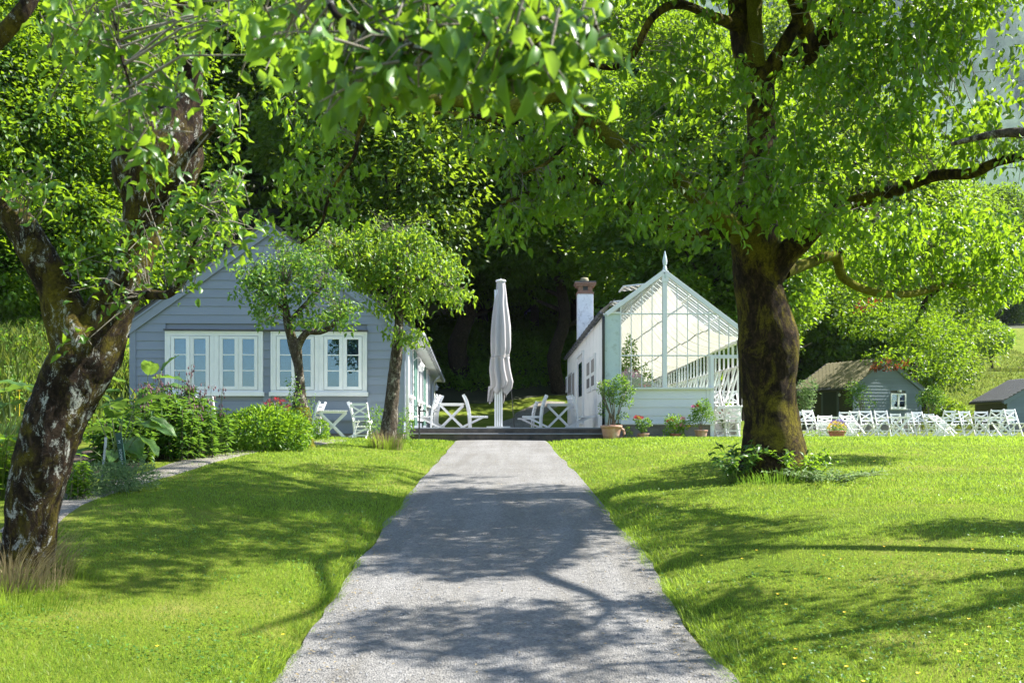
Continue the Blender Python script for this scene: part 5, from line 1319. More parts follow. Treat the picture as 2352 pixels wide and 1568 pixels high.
pear(1740, 430, 12.3, 110, 90, .8, 50); pear(1850, 470, 12.2, 90, 70, .7, 24); pear(2120, 330, 11.6, 160, 100, 1.0, 55); pear(2270, 250, 11.4, 120, 120, 1.0, 42); pear(1640, 180, 12.8, 150, 110, 1.2, 60); pear(1500, 90, 12.8, 160, 120, 1.2, 62)
pear(1960, 90, 12.6, 140, 110, 1.2, 50); pear(2050, 20, 12.4, 260, 60, 1.2, 44); pear(1340, 200, 12.3, 120, 120, .9, 38); pear(1320, 380, 12.4, 150, 90, .9, 44, 13)
pear(1200, 350, 12.2, 150, 80, .9, 32, 13); pear(1230, 470, 12.4, 150, 50, .8, 26, 12); pear(1130, 520, 12.5, 60, 40, .5, 8, 12); pear(1090, 200, 13.2, 170, 90, .9, 14, 12)
pear(1380, 60, 12.6, 130, 90, 1, 30); pear(1050, 310, 12, 90, 70, .6, 14, 11); pear(930, 200, 13.0, 120, 90, .8, 13, 11); pear(780, 220, 12.3, 110, 90, .8, 22, 12)
pear(700, 300, 12.4, 100, 90, .8, 18, 11); pear(700, 420, 12.6, 90, 70, .7, 20, 12); pear(640, 520, 12.8, 70, 50, .5, 12, 10); pear(820, 350, 12.4, 60, 60, .5, 8, 10); pear(770, 480, 12.6, 60, 50, .5, 9, 10)
pear(2230, 110, 11.8, 130, 110, 1.0, 45); pear(1900, 180, 12.6, 120, 90, 1, 30); pear(2050, 90, 12, 170, 80, 1.2, 40)
# low right side, farther from the camera and smaller in the picture
pear(2000, 600, 15.6, 150, 60, 1.2, 60, 14); pear(2150, 580, 16.4, 170, 80, 1.4, 110, 14); pear(2290, 600, 16.6, 100, 90, 1.2, 80, 14); pear(2050, 520, 15.6, 160, 50, 1.2, 60, 14); pear(2240, 500, 16.2, 110, 30, 1.2, 30, 14)
pear(2280, 670, 16.8, 90, 30, .8, 16, 12); pear(2150, 650, 16.4, 150, 35, .8, 22, 12); pear(1920, 560, 14.6, 60, 60, .7, 18, 14)
# above the frame: crown that shades the path and lawn
pear(1500, -330, 12.4, 500, 260, 2.6, 120, 13, spread=None) if False else None
for (cx, cy, Y, rx, ry, dY, n) in ((1700, -260, 13, 560, 200, 3.0, 150), (1250, -330, 11.6, 420, 160, 2.0, 58), (2050, -420, 12, 480, 200, 2.6, 85), (1650, -560, 13.8, 420, 160, 2.4, 60)):
    t2.sprays(cx, cy, Y, rx, ry, dY, n, 15, LP*1.15, droop=1.0, spread=.3, maxlink=.6)
for pts in ([(4.2, 14.2, 7.2, .13), (3.4, 13.0, 7.8, .11), (2.2, 12.2, 7.7, .09), (1.4, 11.2, 7.9, .075), (1.5, 10.2, 7.9, .06), (.4, 9.3, 7.8, .035)],
            [(3.9, 14.2, 6.6, .16), (4.9, 13.0, 7.4, .14), (6.2, 11.8, 7.4, .12), (6.6, 10.6, 7.9, .10), (5.9, 9.6, 7.3, .08), (6.4, 8.6, 7.2, .05), (5.9, 7.6, 7.0, .02)],
            [(4.3, 14.3, 7.8, .14), (4.6, 12.6, 8.0, .11), (4.9, 11.2, 7.8, .09), (4.3, 10.0, 7.7, .07), (4.6, 8.8, 7.6, .045), (4.2, 7.6, 7.5, .02)],
            [(4.2, 14.4, 8.4, .12), (3.4, 15.6, 9.0, .09), (2.4, 16.6, 9.2, .06), (1.4, 17.4, 9.1, .03)]):
    t2.limb(pts, 'limb', 10, .12, .15, 4, px=False)
def shade(t, x, y_, z, rx, ry, rz2, n, per=23, L=.12, thr=.47, fq=.75):
    s_ = F/y_
    def c2(u, v, y_=y_): 
        return False
    for q in range(n):
        d = rdir(1)[0]*rng.random()**.35; X_, Y_, Z_ = x+d[0]*rx, y_+d[1]*ry, z+d[2]*rz2
        if fbm(np.array([X_*fq]), np.array([Y_*fq*1.2]), 0, 2, 44)[0] < thr: continue
        s_ = F/Y_; t.sprays(1176+X_*s_, 978-(Z_-EYE)*s_, Y_, 12, 12, .12, 1, per, L, droop=1.0, spread=.3, maxlink=.6)
shade(t2, 6.0, 8.4, 7.0, 2.2, 1.5, .6, 260, thr=.44); shade(t2, 6.3, 11.0, 7.6, 2.3, 1.7, .7, 330, thr=.42); shade(t2, 6.8, 14.2, 8.4, 2.3, 1.7, .7, 260, thr=.45)
shade(t2, 3.4, 9.8, 7.5, 3.2, 2.0, .7, 420); shade(t2, 3.6, 12.8, 8.4, 3.4, 2.0, .8, 420); shade(t2, 4.2, 16, 9.4, 3.6, 2.2, .8, 330); shade(t2, 1.0, 14.0, 8.8, 2.0, 2.6, .6, 200); shade(t2, -.5, 18.5, 10.4, 3.6, 2.4, .6, 220)
t2.finish(290, True, 'pear_leaf_one', .56)

# ---- neighbouring orchard tree just outside the frame on the right: its limbs shade the near lawn
bx_, by_ = 7.6, 7.6
t0 = Tree('orchard_tree', 'orchard tree reaching in with dark limbs at the top right picture corner', 'tree', (bx_, by_, G(bx_, by_)), 'bark_small', 'pear_leaf')
bz_ = G(bx_, by_)
t0.limb([(bx_, by_, bz_-.3, .34), (bx_-.05, by_, bz_+.8, .26), (bx_+.1, by_+.1, bz_+1.9, .24), (bx_-.1, by_+.3, bz_+3.1, .19), (bx_, by_+.5, bz_+4.4, .12), (bx_+.2, by_+.6, bz_+5.6, .05)], 'trunk', 20, .08, .12, 4, px=False)
t0.limb([(bx_, by_+.2, bz_+2.3, .13), (bx_-.9, by_+.8, bz_+3.0, .10), (bx_-1.9, by_+1.6, bz_+3.5, .075), (bx_-2.6, by_+2.2, bz_+3.9, .05), (bx_-3.1, by_+2.6, bz_+3.9, .02)], 'limb', 12, .08, .12, 4, px=False)
t0.limb([(bx_, by_+.3, bz_+2.9, .11), (bx_-1.0, by_-.3, bz_+3.8, .08), (bx_-2.0, by_-.6, bz_+4.3, .05), (bx_-3.0, by_-.8, bz_+4.6, .02)], 'limb', 12, .08, .12, 4, px=False)
t0.limb([(bx_, by_+.3, bz_+2.6, .10), (bx_+.8, by_+.8, bz_+3.4, .08), (bx_+1.6, by_+1.0, bz_+4.0, .04)], 'limb', 12, .08, .12, 4, px=False)
def blob_sprays(t, x, y, z, rx, ry, rz2, n, per, L, **k):
    s = F/y; t.sprays(1176+x*s, 978-(z-EYE)*s, y, rx*s, rz2*s, ry, n, per, L, **k)
shade(t0, 7.8, 8.9, bz_+4.9, 3.0, 1.5, .8, 900, thr=.42)
blob_sprays(t0, 7.4, 7.6, bz_+4.6, 2.3, 1.6, 1.2, 40, 16, .095, spread=.28, maxlink=.8)
blob_sprays(t0, 5.8, 7.2, bz_+4.7, 1.7, 1.1, .6, 60, 16, .095, spread=.28, maxlink=.8)
blob_sprays(t0, 5.3, 9.6, bz_+3.6, .8, .7, .35, 12, 13, .07, spread=.24, maxlink=.8)
t0.finish(0, True)
# ---- two small fruit trees in front of the house
base = P(703, 1024, 19.5)
ta = Tree('small_apple_tree', 'small apple tree with moss swollen base and crooked fork before the gable windows', 'tree', (base.x, base.y, base.z), 'bark_small', 'small_leaf')
ta.limb([(706, 1040, 19.5, 20), (703, 1015, 19.5, 18), (697, 985, 19.5, 19), (691, 955, 19.5, 22), (689, 925, 19.5, 17), (690, 885, 19.5, 11), (685, 840, 19.5, 11), (679, 805, 19.5, 14), (668, 770, 19.5, 11), (660, 735, 19.5, 10), (656, 700, 19.5, 7), (650, 660, 19.5, 4)], 'trunk', 18, .06, .12, 5)
ta.limb([(706, 1038, 19.49, 21), (703, 1015, 19.49, 19.5), (697, 985, 19.49, 20.5), (691, 955, 19.49, 23.5), (690, 935, 19.49, 19)], 'moss_sleeve', 18, .06, .2, 9, bark='bark_moss_bright')
ta.limb([(679, 808, 19.5, 10), (692, 780, 19.4, 9), (708, 762, 19.3, 8), (735, 762, 19.3, 7), (763, 748, 19.2, 6), (780, 720, 19.2, 4)], 'limb', 12, .06, .12, 5)
ta.limb([(664, 740, 19.5, 6), (690, 710, 19.6, 5), (720, 680, 19.7, 4), (750, 650, 19.8, 2)], 'limb', 8, .06, .12, 5)
ta.limb([(658, 715, 19.5, 5), (620, 680, 19.4, 4), (580, 650, 19.3, 2)], 'limb', 8, .06, .12, 5)
for c in ((640, 640, 100, 60, 50), (600, 670, 55, 50, 28), (590, 620, 60, 40, 24), (700, 620, 80, 45, 26), (770, 690, 50, 60, 28), (740, 730, 80, 30, 30), (660, 590, 80, 25, 20), (610, 720, 40, 30, 12), (790, 725, 30, 28, 9), (690, 670, 60, 40, 12)):
    ta.sprays(c[0], c[1], 19.4, c[2], c[3], .9, c[4], 13, .10, droop=.3, spread=.2, up=False, maxlink=1.2)
ta.sprays(660, 660, 19.4, 165, 100, 1.0, 22, 9, .09, droop=.3, spread=.22, maxlink=1.4)
ta.sprays(650, 575, 19.4, 110, 18, .7, 12, 6, .07, up=True, droop=0, maxlink=1)
ta.sprays(650, 560, 19.4, 60, 15, .5, 7, 6, .05, up=True, droop=0, maxlink=1)
for c in ((688, 905, 30, 40, 16), (700, 940, 26, 25, 8)): ta.sprays(c[0], c[1], 19.3, c[2], c[3], .25, c[4], 12, .055, droop=.2, spread=.16)
ta.finish(0, True)
base = P(890, 1016, 21)
tb_ = Tree('young_pear_tree', 'slender pear tree with leaning grey trunk at the right corner of the clapboard house', 'tree', (base.x, base.y, base.z), 'bark_small', 'young_leaf')
tb_.limb([(884, 1030, 21, 30), (890, 1000, 21, 21), (896, 960, 21, 18), (902, 900, 21, 15), (908, 840, 21, 14), (914, 780, 21, 12), (916, 730, 21, 10), (909, 690, 21, 13), (906, 640, 21, 10), (908, 590, 21, 6), (905, 540, 21, 3)], 'trunk', 18, .06, .13, 6)
tb_.limb([(918, 740, 21, 7), (926, 690, 20.9, 6), (930, 640, 20.8, 4), (950, 590, 20.8, 2)], 'limb', 10, .06, .1, 5)
tb_.limb([(910, 620, 21, 6), (860, 600, 20.8, 6), (810, 580, 20.6, 4), (760, 560, 20.4, 2)], 'limb', 10, .06, .1, 5, bark='bark_moss_bright')
tb_.limb([(920, 650, 21, 5), (980, 640, 20.9, 4), (1030, 660, 20.8, 2)], 'limb', 8, .06, .1, 5)
for c in ((930, 600, 110, 60, 72), (960, 650, 90, 50, 30), (860, 590, 90, 50, 55), (900, 550, 110, 40, 40), (780, 560, 80, 50, 40), (720, 570, 50, 35, 14), (1040, 680, 40, 35, 14), (940, 700, 50, 40, 20), (880, 700, 40, 30, 12), (905, 765, 30, 25, 8), (950, 770, 20, 30, 6), (830, 640, 50, 30, 14), (1030, 610, 40, 40, 15)):
    tb_.sprays(c[0], c[1], 20.8, c[2], c[3], .9, c[4], 14, .125, droop=.8, spread=.24, maxlink=1.2)
tb_.sprays(900, 610, 20.8, 200, 110, 1.1, 30, 9, .115, droop=.7, spread=.24, maxlink=1.4)
tb_.sprays(900, 505, 20.8, 120, 22, .6, 16, 7, .06, up=True, droop=0, tintlo=.5, maxlink=1)
tb_.finish(0, True, asp=.46)
# leafy growth and dry grass at the foot of the slim pear tree
def tuft(name, label, x, y, z, r, h, n, m, cat, w=.008, lean=.5, kind=None, seedup=1.0):
    a = rng.random(n)*2*pi; q = np.sqrt(rng.random(n))*r
    b = np.stack([x+np.cos(a)*q, y+np.sin(a)*q, np.zeros(n)], -1); b[:, 2] = hgt(b[:, 0], b[:, 1])-.02 if z is None else z
    d = np.stack([np.cos(a)*lean*rng.random(n), np.sin(a)*lean*rng.random(n), seedup+0*a], -1)
    hh = h*(.5+.7*rng.random(n)); s = np.stack([-np.sin(a), np.cos(a), 0*a], -1)*w*.5
    m1 = b+d*hh[:, None]*.55; tp = b+d*hh[:, None]+np.stack([np.cos(a)*lean*hh*.5, np.sin(a)*lean*hh*.5, -hh*.08], -1)
    V = np.stack([b-s, b+s, m1+s*.8, m1-s*.8, tp], 1).reshape(-1, 3)
    k = np.arange(n)[:, None]*5
    Fa = np.concatenate([k+[0, 1, 2], k+[0, 2, 3], k+[3, 2, 4]]).reshape(-1, 3)
    o = link(name, np_mesh(name, V, Fa, np.repeat(rng.random(n), 5), m=M[m])); tag(o, label, cat, kind=kind); return o
tuft('dry_grass', 'tuft of dry straw coloured grass around the foot of the slim pear tree', (890-1176)/F*21, 20.8, None, .34, .42, 500, 'dry_grass', 'grass', .008, .35, 'stuff')
tuft('tall_grass', 'tall green grass around the foot of the slim pear tree', (890-1176)/F*21, 20.8, None, .42, .30, 500, 'grass', 'grass', .008, .4, 'stuff')
tuft('dry_grass', 'dense dry grass at the foot of the old apple tree', -3.62, 7.15, None, .45, .34, 900, 'dry_grass', 'grass', .006, .7, 'stuff')
tuft('tall_grass', 'long green grass mixed with dry blades below the old apple tree', -3.5, 6.9, None, .7, .15, 1500, 'grass', 'grass', .004, .6, 'stuff')
# weeds round the big pear trunk
def weed(name, label, x, y, r, h, n, L, leaf, cat='plant', ns=14, kind='stuff'):
    z = G(x, y); rt = thing(name, label, cat, (x, y, z))
    ss = []; Pn = []; D = []
    for k in range(ns):
        a = random.uniform(0, 2*pi); q = r*math.sqrt(random.random())*.6; hh = h*random.uniform(.5, 1)
        ln = [(cos(a)*q*.3, sin(a)*q*.3, -.03), (cos(a)*q*.7, sin(a)*q*.7, hh*.6), (cos(a)*q*1.3, sin(a)*q*1.3, hh)]
        ss.append((ln, .008))
        for j in range(n):
            u = .2+.8*random.random(); i = 0 if u < .5 else 1; v = (u-.5*i)*2
            p = np.array(ln[i])*(1-v)+np.array(ln[i+1])*v; Pn.append(p); D.append([random.gauss(0, 1), random.gauss(0, 1), random.uniform(-.3, .7)])
    stems(rt, ss, M['green_stem'])
    Pn = np.array(Pn); D = np.array(D); nn = len(Pn)
    V, Fa, k = leaves(Pn, D, rdir(nn)*.5+np.array([0, 0, 1]), L*(.6+.6*rng.random(nn)), L*.5, True)
    o = link('foliage', np_mesh('foliage', V, Fa, np.repeat(rng.random(nn), k), smooth_=True, m=M[leaf]), None, rt); tag(o, kind='stuff'); return rt
xt = (1700-1176)/F*13.6
weed('woodland_weed', 'dark leafy weed growing against the left foot of the mossy trunk', xt-.05, 13.5, .55, .55, 12, .13, 'lily_leaf')
weed('bramble', 'light leafy bramble at the right foot of the mossy trunk', (1850-1176)/F*13.4, 13.4, .7, .42, 14, .09, 'bush_leaf', ns=22)
weed('ground_ivy', 'low creeping leaves trailing from the mossy trunk over the lawn', (1900-1176)/F*12.8, 12.9, 1.1, .16, 12, .07, 'herb_leaf', ns=34)
tuft('tall_grass', 'long grass blades around the foot of the mossy trunk', (1780-1176)/F*13.6, 13.5, None, .7, .2, 500, 'lily_leaf', 'grass', .007, .5, 'stuff')

# ================================================================== FLOWER BED
def perennial(name, label, x0, x1, y0, y1, h, ns, L, leaf, cat='plant', buds=0, asp=.32, whorl=7, lev=11, z=0):
    cx_, cy_ = (x0+x1)/2, (y0+y1)/2; rt = thing(name, label, cat, (cx_, cy_, G(cx_, cy_)))
    sb = MB(); bb = MB(); Pn = []; D = []; T = []
    for k in range(ns):
        aa = random.random()*2*pi; qq = random.random()**.6; x = cos(aa)*qq*(x1-x0)*.56; y = sin(aa)*qq*(y1-y0)*.56; zb = G(cx_+x, cy_+y)-rt.location.z
        hh = h*random.uniform(.62, 1.1)*(1-.25*qq*qq); lx, ly = random.gauss(0, .07), random.gauss(0, .07)
        tp = (x+lx*hh, y+ly*hh, zb+hh); bud = random.random() < buds
        top2 = (tp[0]+random.gauss(0, .03), tp[1], tp[2]+(.42*random.uniform(.6, 1.2) if bud else .02))
        sb.tube([(x, y, zb-.05), tp, top2], [.007, .005, .003], 4, cap=False)
        for q in range(lev):
            u = (q+.6+random.random()*.3)/lev; u = min(1, max(.1, u+random.gauss(0, .05))); c = np.array([x+lx*hh*u, y+ly*hh*u, zb+hh*u])
            a0 = random.random()*6.3
            for w in range(whorl):
                a = a0+w*2*pi/whorl; Pn.append(c); D.append([cos(a)+random.gauss(0, .3), sin(a)+random.gauss(0, .3), random.uniform(-.5, .6)]); T.append(.1+.6*u*random.random()+.2*random.random())
        if bud:
            for q in range(7):
                u = random.random(); c = Vector(tp)*(1-u)+Vector(top2)*u; a = random.random()*6.3; e = c+Vector((cos(a)*.055, sin(a)*.055, .03))
                bb.tube([c, e, e+Vector((cos(a)*.012, 0, -.02))], .0025, 3, cap=False); bb.lathe([(.001, .0), (.011, -.012), (.012, -.035), (.001, -.055)], 5, e+Vector((cos(a)*.012, 0, -.015)))
    o = sb.build('stem', M['lily_stem'], rt); tag(o, kind='stuff')
    if bb.v: o = bb.build('flower_bud', M['lily_bud'], rt); tag(o, kind='stuff')
    Pn = np.array(Pn); D = np.array(D); nn = len(Pn)
    V, Fa, k = leaves(Pn, D, np.array([0, 0, 1.])+rdir(nn)*.25, L*(.6+.6*rng.random(nn)), L*asp)
    o = link('foliage', np_mesh('foliage', V, Fa, np.repeat(np.clip(T, 0, 1), k), m=M[leaf]), None, rt); tag(o, kind='stuff'); return rt
def at_px(px, Y): return (px-1176)/F*Y
Yl = 17
perennial('martagon_lilies', 'tall lilies with whorled leaves and drooping dusky buds below the left window', at_px(345, Yl), at_px(520, Yl), 15.9, 17.6, 1.05, 84, .15, 'lily_leaf', 'lily clump', buds=.3)
perennial('martagon_lilies', 'shorter lily stand with pink buds beside the broad leaves', at_px(290, 16.5), at_px(390, 16.5), 16.2, 17.4, 1.15, 34, .15, 'lily_leaf', 'lily clump', buds=.2)
# rounded bright bush
xb_, yb_ = at_px(596, 18.3), 18.3
rb = thing('rounded_bush', 'rounded bright green leafy bush left of the small apple trunk', 'bush', (xb_, yb_, G(xb_, yb_)))
for k, (dx, dz, rx, rz3, n) in enumerate(((0, .34, .62, .42, 2600), (-.52, .26, .42, .36, 1200), (.5, .3, .45, .38, 1300), (.15, .5, .5, .3, 1000))):
    tag(leaf_ball('foliage', (dx, (k-1)*.1, dz), rx, rz3, n, .085, M['bush_leaf'], rb, .55, .4), kind='stuff')
xb2 = at_px(738, 22.5); rb2 = thing('rounded_bush', 'small lime green bush peeping out right of the mossy apple trunk', 'bush', (xb2, 22.5, G(xb2, 22.5)))
tag(leaf_ball('foliage', (-.05, 0, .2), .22, .22, 500, .08, M['bush_leaf'], rb2, .5, .4), kind='stuff')
xf = at_px(634, 23.5); rf = thing('fuchsia', 'red budded shrub behind the rounded bush under the window sill', 'shrub', (xf, 23.5, G(xf, 23.5)))
tag(leaf_ball('foliage', (0, 0, .55), .42, .38, 700, .06, M['copper_leaf'], rf, .2, .45), kind='stuff'); tag(leaf_ball('foliage', (0, .1, .5), .42, .36, 500, .06, M['small_leaf'], rf, .2, .45), kind='stuff'); blossoms('blossom', (0, -.1, .6), .36, 30, .03, M['red'], rf)
xr = at_px(868, 22.6); rr_ = thing('rose_bush', 'airy rose bush behind the slim pear trunk at the house corner', 'shrub', (xr, 22.6, G(xr, 22.6)))
tag(leaf_ball('foliage', (0, 0, .42), .3, .42, 500, .06, M['small_leaf'], rr_, .2, .5), kind='stuff')
xr = at_px(930, 23.2); rr_ = thing('rose_bush', 'second rose bush between the slim pear trunk and the standpipe', 'shrub', (xr, 23.2, G(xr, 23.2)))
tag(leaf_ball('foliage', (0, 0, .4), .22, .42, 380, .055, M['small_leaf'], rr_, .2, .5), kind='stuff'); 
# broad leaved plant: every leaf a part
def broad_leaf(i):
    nu, nv = 9, 13; V = []
    for j in range(nv):
        v = j/(nv-1); w = .30*sin(pi*min(1, v*.93+.07))**.7*(1-.25*v)
        for k in range(nu):
            u = 2*k/(nu-1)-1
            V.append((v, u*w, -.28*v*v+.10*abs(u)*w*3*(1-v*.4)+.03*sin(v*17+i)*abs(u)+.02*sin(u*9+i*2)-.0))
    ii = np.arange(nu*nv).reshape(nv, nu)
    return np_mesh('leaf', np.array(V, float), np.stack([ii[:-1, :-1], ii[:-1, 1:], ii[1:, 1:], ii[1:, :-1]], -1).reshape(-1, 4), smooth_=True, m=M['big_leaf'])
BL = [broad_leaf(i) for i in range(4)]
def broad_plant(label, px, Y, spec):
    x = at_px(px, Y); rt = thing('broad_leaved_plant', label, 'plant', (x, Y, G(x, Y))); sp_ = []
    for (lx, ly, L, az, el) in spec:
        s = F/Y; p = Vector(((lx-px)/s, random.uniform(-.25, .25), EYE+(978-ly)/s-rt.location.z))
        o = link('leaf', BL[random.randrange(4)], None, rt, p); o.scale = (L, L, L); o.rotation_euler = Euler((random.uniform(-.3, .3), -radians(el), radians(az)))
        sp_.append(([(random.uniform(-.1, .1), 0, -.05), (p.x*.5, p.y*.5, p.z*.6), tuple(p)], .016))
    stems(rt, sp_, M['green_stem'], 'stalk')
broad_plant('huge wavy leaved plant standing between the old apple trunk and the lilies', 270, 14.0,
    [(240, 990, .5, -150, 10), (262, 960, .55, -60, 25), (300, 975, .6, -10, 0), (285, 940, .5, -100, 20), (320, 1000, .55, -30, -15), (225, 1030, .5, -120, -5), (270, 1040, .6, -80, 5), (305, 930, .5, 20, 30), (250, 920, .5, 160, 30), (330, 960, .45, 0, -20), (285, 1010, .6, -60, -10), (232, 955, .4, 190, 10), (300, 1045, .5, -50, 10)])
broad_plant('second broad leaved clump behind the lilies against the house corner', 335, 17.6,
    [(300, 880, .55, -170, 20), (330, 860, .6, -60, 35), (360, 870, .6, -10, 10), (345, 900, .6, -90, 0), (380, 890, .6, 0, 5), (310, 920, .6, -140, 0), (390, 920, .5, -30, -10), (285, 900, .5, 180, 5), (365, 850, .4, 30, 60), (340, 930, .6, -80, -10), (300, 960, .6, -110, 0), (375, 950, .6, -40, 0)])
broad_plant('dark broad leaved clump half hidden left of the old apple trunk', 30, 13,
    [(40, 900, .5, -20, 20), (20, 930, .5, -90, 10), (70, 900, .5, -150, 30), (10, 980, .6, -60, 0), (60, 950, .5, -30, 0), (-10, 900, .5, 10, 20)])
perennial('bed_greenery', 'dense leafy stand between the old apple trunk and the tall lilies', at_px(205, 15), at_px(300, 15), 14.8, 16.2, .8, 46, .16, 'lily_leaf', whorl=6, lev=9)
perennial('bed_greenery', 'leafy plants low at the left picture edge beside the old apple trunk', -7.2, -5.3, 9.6, 12.2, .75, 60, .17, 'bush_leaf', whorl=6, lev=8)
tuft('tall_grass', 'tall arching grass at the left picture edge behind the apple trunk', -6.2, 11.6, None, .9, 1.0, 900, 'meadow', 'grass', .014, .45, 'stuff')
# silvery herbs
for px, Y, r_, n, lab in ((240, 11.6, .42, 900, 'silvery feathery herb clump around the grey stake'), (300, 12.0, .34, 600, 'smaller silvery herb clump spilling onto the gravel strip'), (190, 11.2, .3, 420, 'pale herb clump touching the old apple trunk')):
    x = at_px(px, Y); r = thing('silver_herb', lab, 'herb', (x, Y, G(x, Y)))
    tag(leaf_ball('foliage', (0, 0, .13), r_, .2, n*2, .05, M['herb_leaf'], r, .3, .28), kind='stuff')
perennial('yellow_leaf_plant', 'upright light green shoots between the old apple trunk and the silver herbs', at_px(172, 11), at_px(200, 11), 10.8, 11.2, .5, 9, .09, 'bush_leaf', whorl=4, lev=8, asp=.4)
perennial('flag_leaves', 'low strap leaved clump at the foot of the rounded bush by the mossy trunk', at_px(650, 18.6), at_px(690, 18.6), 18.4, 18.9, .3, 14, .22, 'lily_leaf', whorl=4, lev=3, asp=.2)

# ================================================================== MEADOW ON THE LEFT BANK, BANK BEHIND THE TERRACE
def scatter_leaves(name, label, xr, yr, n, hmax, L, leaf, test=None, asp=.4, upb=.6, zoff=0):
    x = rng.uniform(*xr, n); y = rng.uniform(*yr, n)
    if test is not None: k = test(x, y); x, y = x[k], y[k]
    n = len(x); clump = fbm(x*.7, y*.7, 0, 3, 5); hh = hmax*np.clip((clump-.25)*2, .1, 1)
    z = hgt(x, y)+rng.random(n)*hh+zoff
    V, Fa, k = leaves(np.stack([x, y, z], -1), rdir(n)+np.array([0, 0, upb]), rdir(n)+np.array([0, 0, .8]), L*(.5+rng.random(n)), L*asp)
    o = link(name, np_mesh(name, V, Fa, np.repeat(np.clip(rng.random(n)*.6+.5*(clump-.3), 0, 1), k), m=M[leaf])); tag(o, label, kind='stuff'); return o
scatter_leaves('meadow_grass', 'tall grass and wild leaves on the bank left of the house', (-22, -6.8), (11, 34), 42000, 1.0, .26, 'meadow', lambda x, y: (x < -7.2-.05*(y-12)) & (x > -.56*y-1.5) & ~((x > -11) & (y > 25)) & ~((y < 21) & (x > -8.4)), .12, 2.2)
scatter_leaves('bank_leaves', 'leafy undergrowth on the bank left of the house', (-24, -7), (13, 40), 26000, .9, .16, 'bank_leaf', lambda x, y: (x < -8.2) & (x > -.56*y-2) & ~((x > -11.3) & (y > 24)), .55)
yx = rng.uniform(-16, -8, 240); yy_ = rng.uniform(15, 27, 240); k_ = (yx > -.53*yy_) & (fbm(yx*.5, yy_*.5, 0, 2, 4) > .5)
b = MB()
for x, y in zip(yx[k_], yy_[k_]):
    z = G(x, y)+random.uniform(.5, 1.1)
    for q in range(9):
        a = 2*pi*q/9; b.add([(x, y, z), (x+.055*cos(a), y+.055*sin(a), z+.012), (x+.055*cos(a+.5), y+.055*sin(a+.5), z+.012)], [(0, 1, 2)])
    b.bar((x, y, z-.45), (x, y, z-.003), .008, .008)
tag(b.build('meadow_flowers', M['yellow']), 'yellow daisies scattered through the meadow on the left bank', kind='stuff')
scatter_leaves('bank_ferns', 'ferny undergrowth on the shaded bank behind the terrace', (-14, 12), (56, 76), 52000, 1.3, .34, 'bank_leaf', lambda x, y: (y > 60.5+.6*np.sin(x*.6)), .38)
scatter_leaves('forest_floor_plants', 'low plants on the forest floor behind the bank', (-40, 26), (74, 104), 30000, 1.2, .45, 'bank_leaf', None, .5)
scatter_leaves('slope_grass', 'rough grass on the terraced slope right of the shed', (20, 62), (66, 134), 60000, .28, .32, 'meadow', lambda x, y: ~((x < 28) & (y < 75)), .15, 1.2)

# ================================================================== THE WOOD BEHIND
def crown_mesh(seed, n, R=4.2, H=9.5, L=.30, kclump=46, flat=.62, leaf='wood_leaf', bottom=0.0):
    r2 = np.random.default_rng(seed); Pn = []; D = []; N = []; T = []
    for k in range(kclump):
        t = (k+.5)/kclump; zc = bottom+H*(.04+.94*t); rad = R*(sin(pi*(.12+.84*t))**.7)
        a = k*2.39996+r2.normal()*.3; q = rad*(.45+.5*r2.random()); c = np.array([cos(a)*q, sin(a)*q, zc])
        cr_ = R*(.28+.16*r2.random()); m_ = int(n/kclump)
        d = r2.normal(size=(m_, 3)); d /= np.linalg.norm(d, axis=1, keepdims=True)
        s = .45+.55*r2.random(m_)**.5; d2 = d*s[:, None]*np.array([1, 1, flat])*cr_
        # uneven outline: push lobes
        lob = .75+.5*fbm(d[:, 0]*2.2+k, d[:, 1]*2.2, d[:, 2]*2.2, 2, seed % 91)
        Pn.append(c+d2*lob[:, None]); D.append(d+r2.normal(size=(m_, 3))*.6+np.array([0, 0, -.25])); N.append(d*.4+np.array([0, 0, .8])+r2.normal(size=(m_, 3))*.35)
        T.append(np.clip(r2.random(m_)*.7+.3*(r2.random()-.3), 0, 1))
    Pn = np.concatenate(Pn); D = np.concatenate(D); N = np.concatenate(N); T = np.concatenate(T); m_ = len(Pn)
    V, Fa, k = leaves(Pn, D, N, L*(.6+.7*r2.random(m_)), L*.62)
    return np_mesh('crown', V, Fa, np.repeat(T, k), m=M[leaf])
def trunk_mesh(seed, Hh=12, r=.38):
    r2 = np.random.default_rng(seed); segs = []
    c = [(0, 0, -1.5, r*1.5)]+[(r2.normal()*.12*i, r2.normal()*.12*i, Hh*i/6, r*(1-.12*i)) for i in range(0, 7)]
    me, C = limb_mesh('trunk', c, 14, .5, .12, 1.3, M['bark_dark'], seed)
    lm = MB()
    for k in range(9):
        z = Hh*(.3+.07*k); p = np.array([np.interp(z, C[:, 2], C[:, i]) for i in (0, 1)]); a = r2.random()*6.3; l_ = 2.2+2*r2.random()
        lm.tube([(p[0], p[1], z), (p[0]+cos(a)*l_*.5, p[1]+sin(a)*l_*.5, z+.8), (p[0]+cos(a)*l_, p[1]+sin(a)*l_, z+2.2)], [r*.35, r*.22, r*.08], 7, cap=False)
    return me, lm
protoc = {'A': crown_mesh(1, 52000, 5.6, 15, .30, 90), 'B': crown_mesh(2, 52000, 6.2, 16, .30, 100), 'C': crown_mesh(3, 46000, 5.2, 13.5, .28, 80, .5), 'L': crown_mesh(4, 48000, 5.6, 15.5, .27, 86, .6, 'wood_leaf_light')}
tm0, lm0 = trunk_mesh(5); tm1, lm1 = trunk_mesh(9)
lmm = []
for l_ in (lm0, lm1):
    me = bpy.data.meshes.new('limbs'); me.from_pydata(l_.v, [], l_.f); me.materials.append(M['bark_dark']); lmm.append(me)
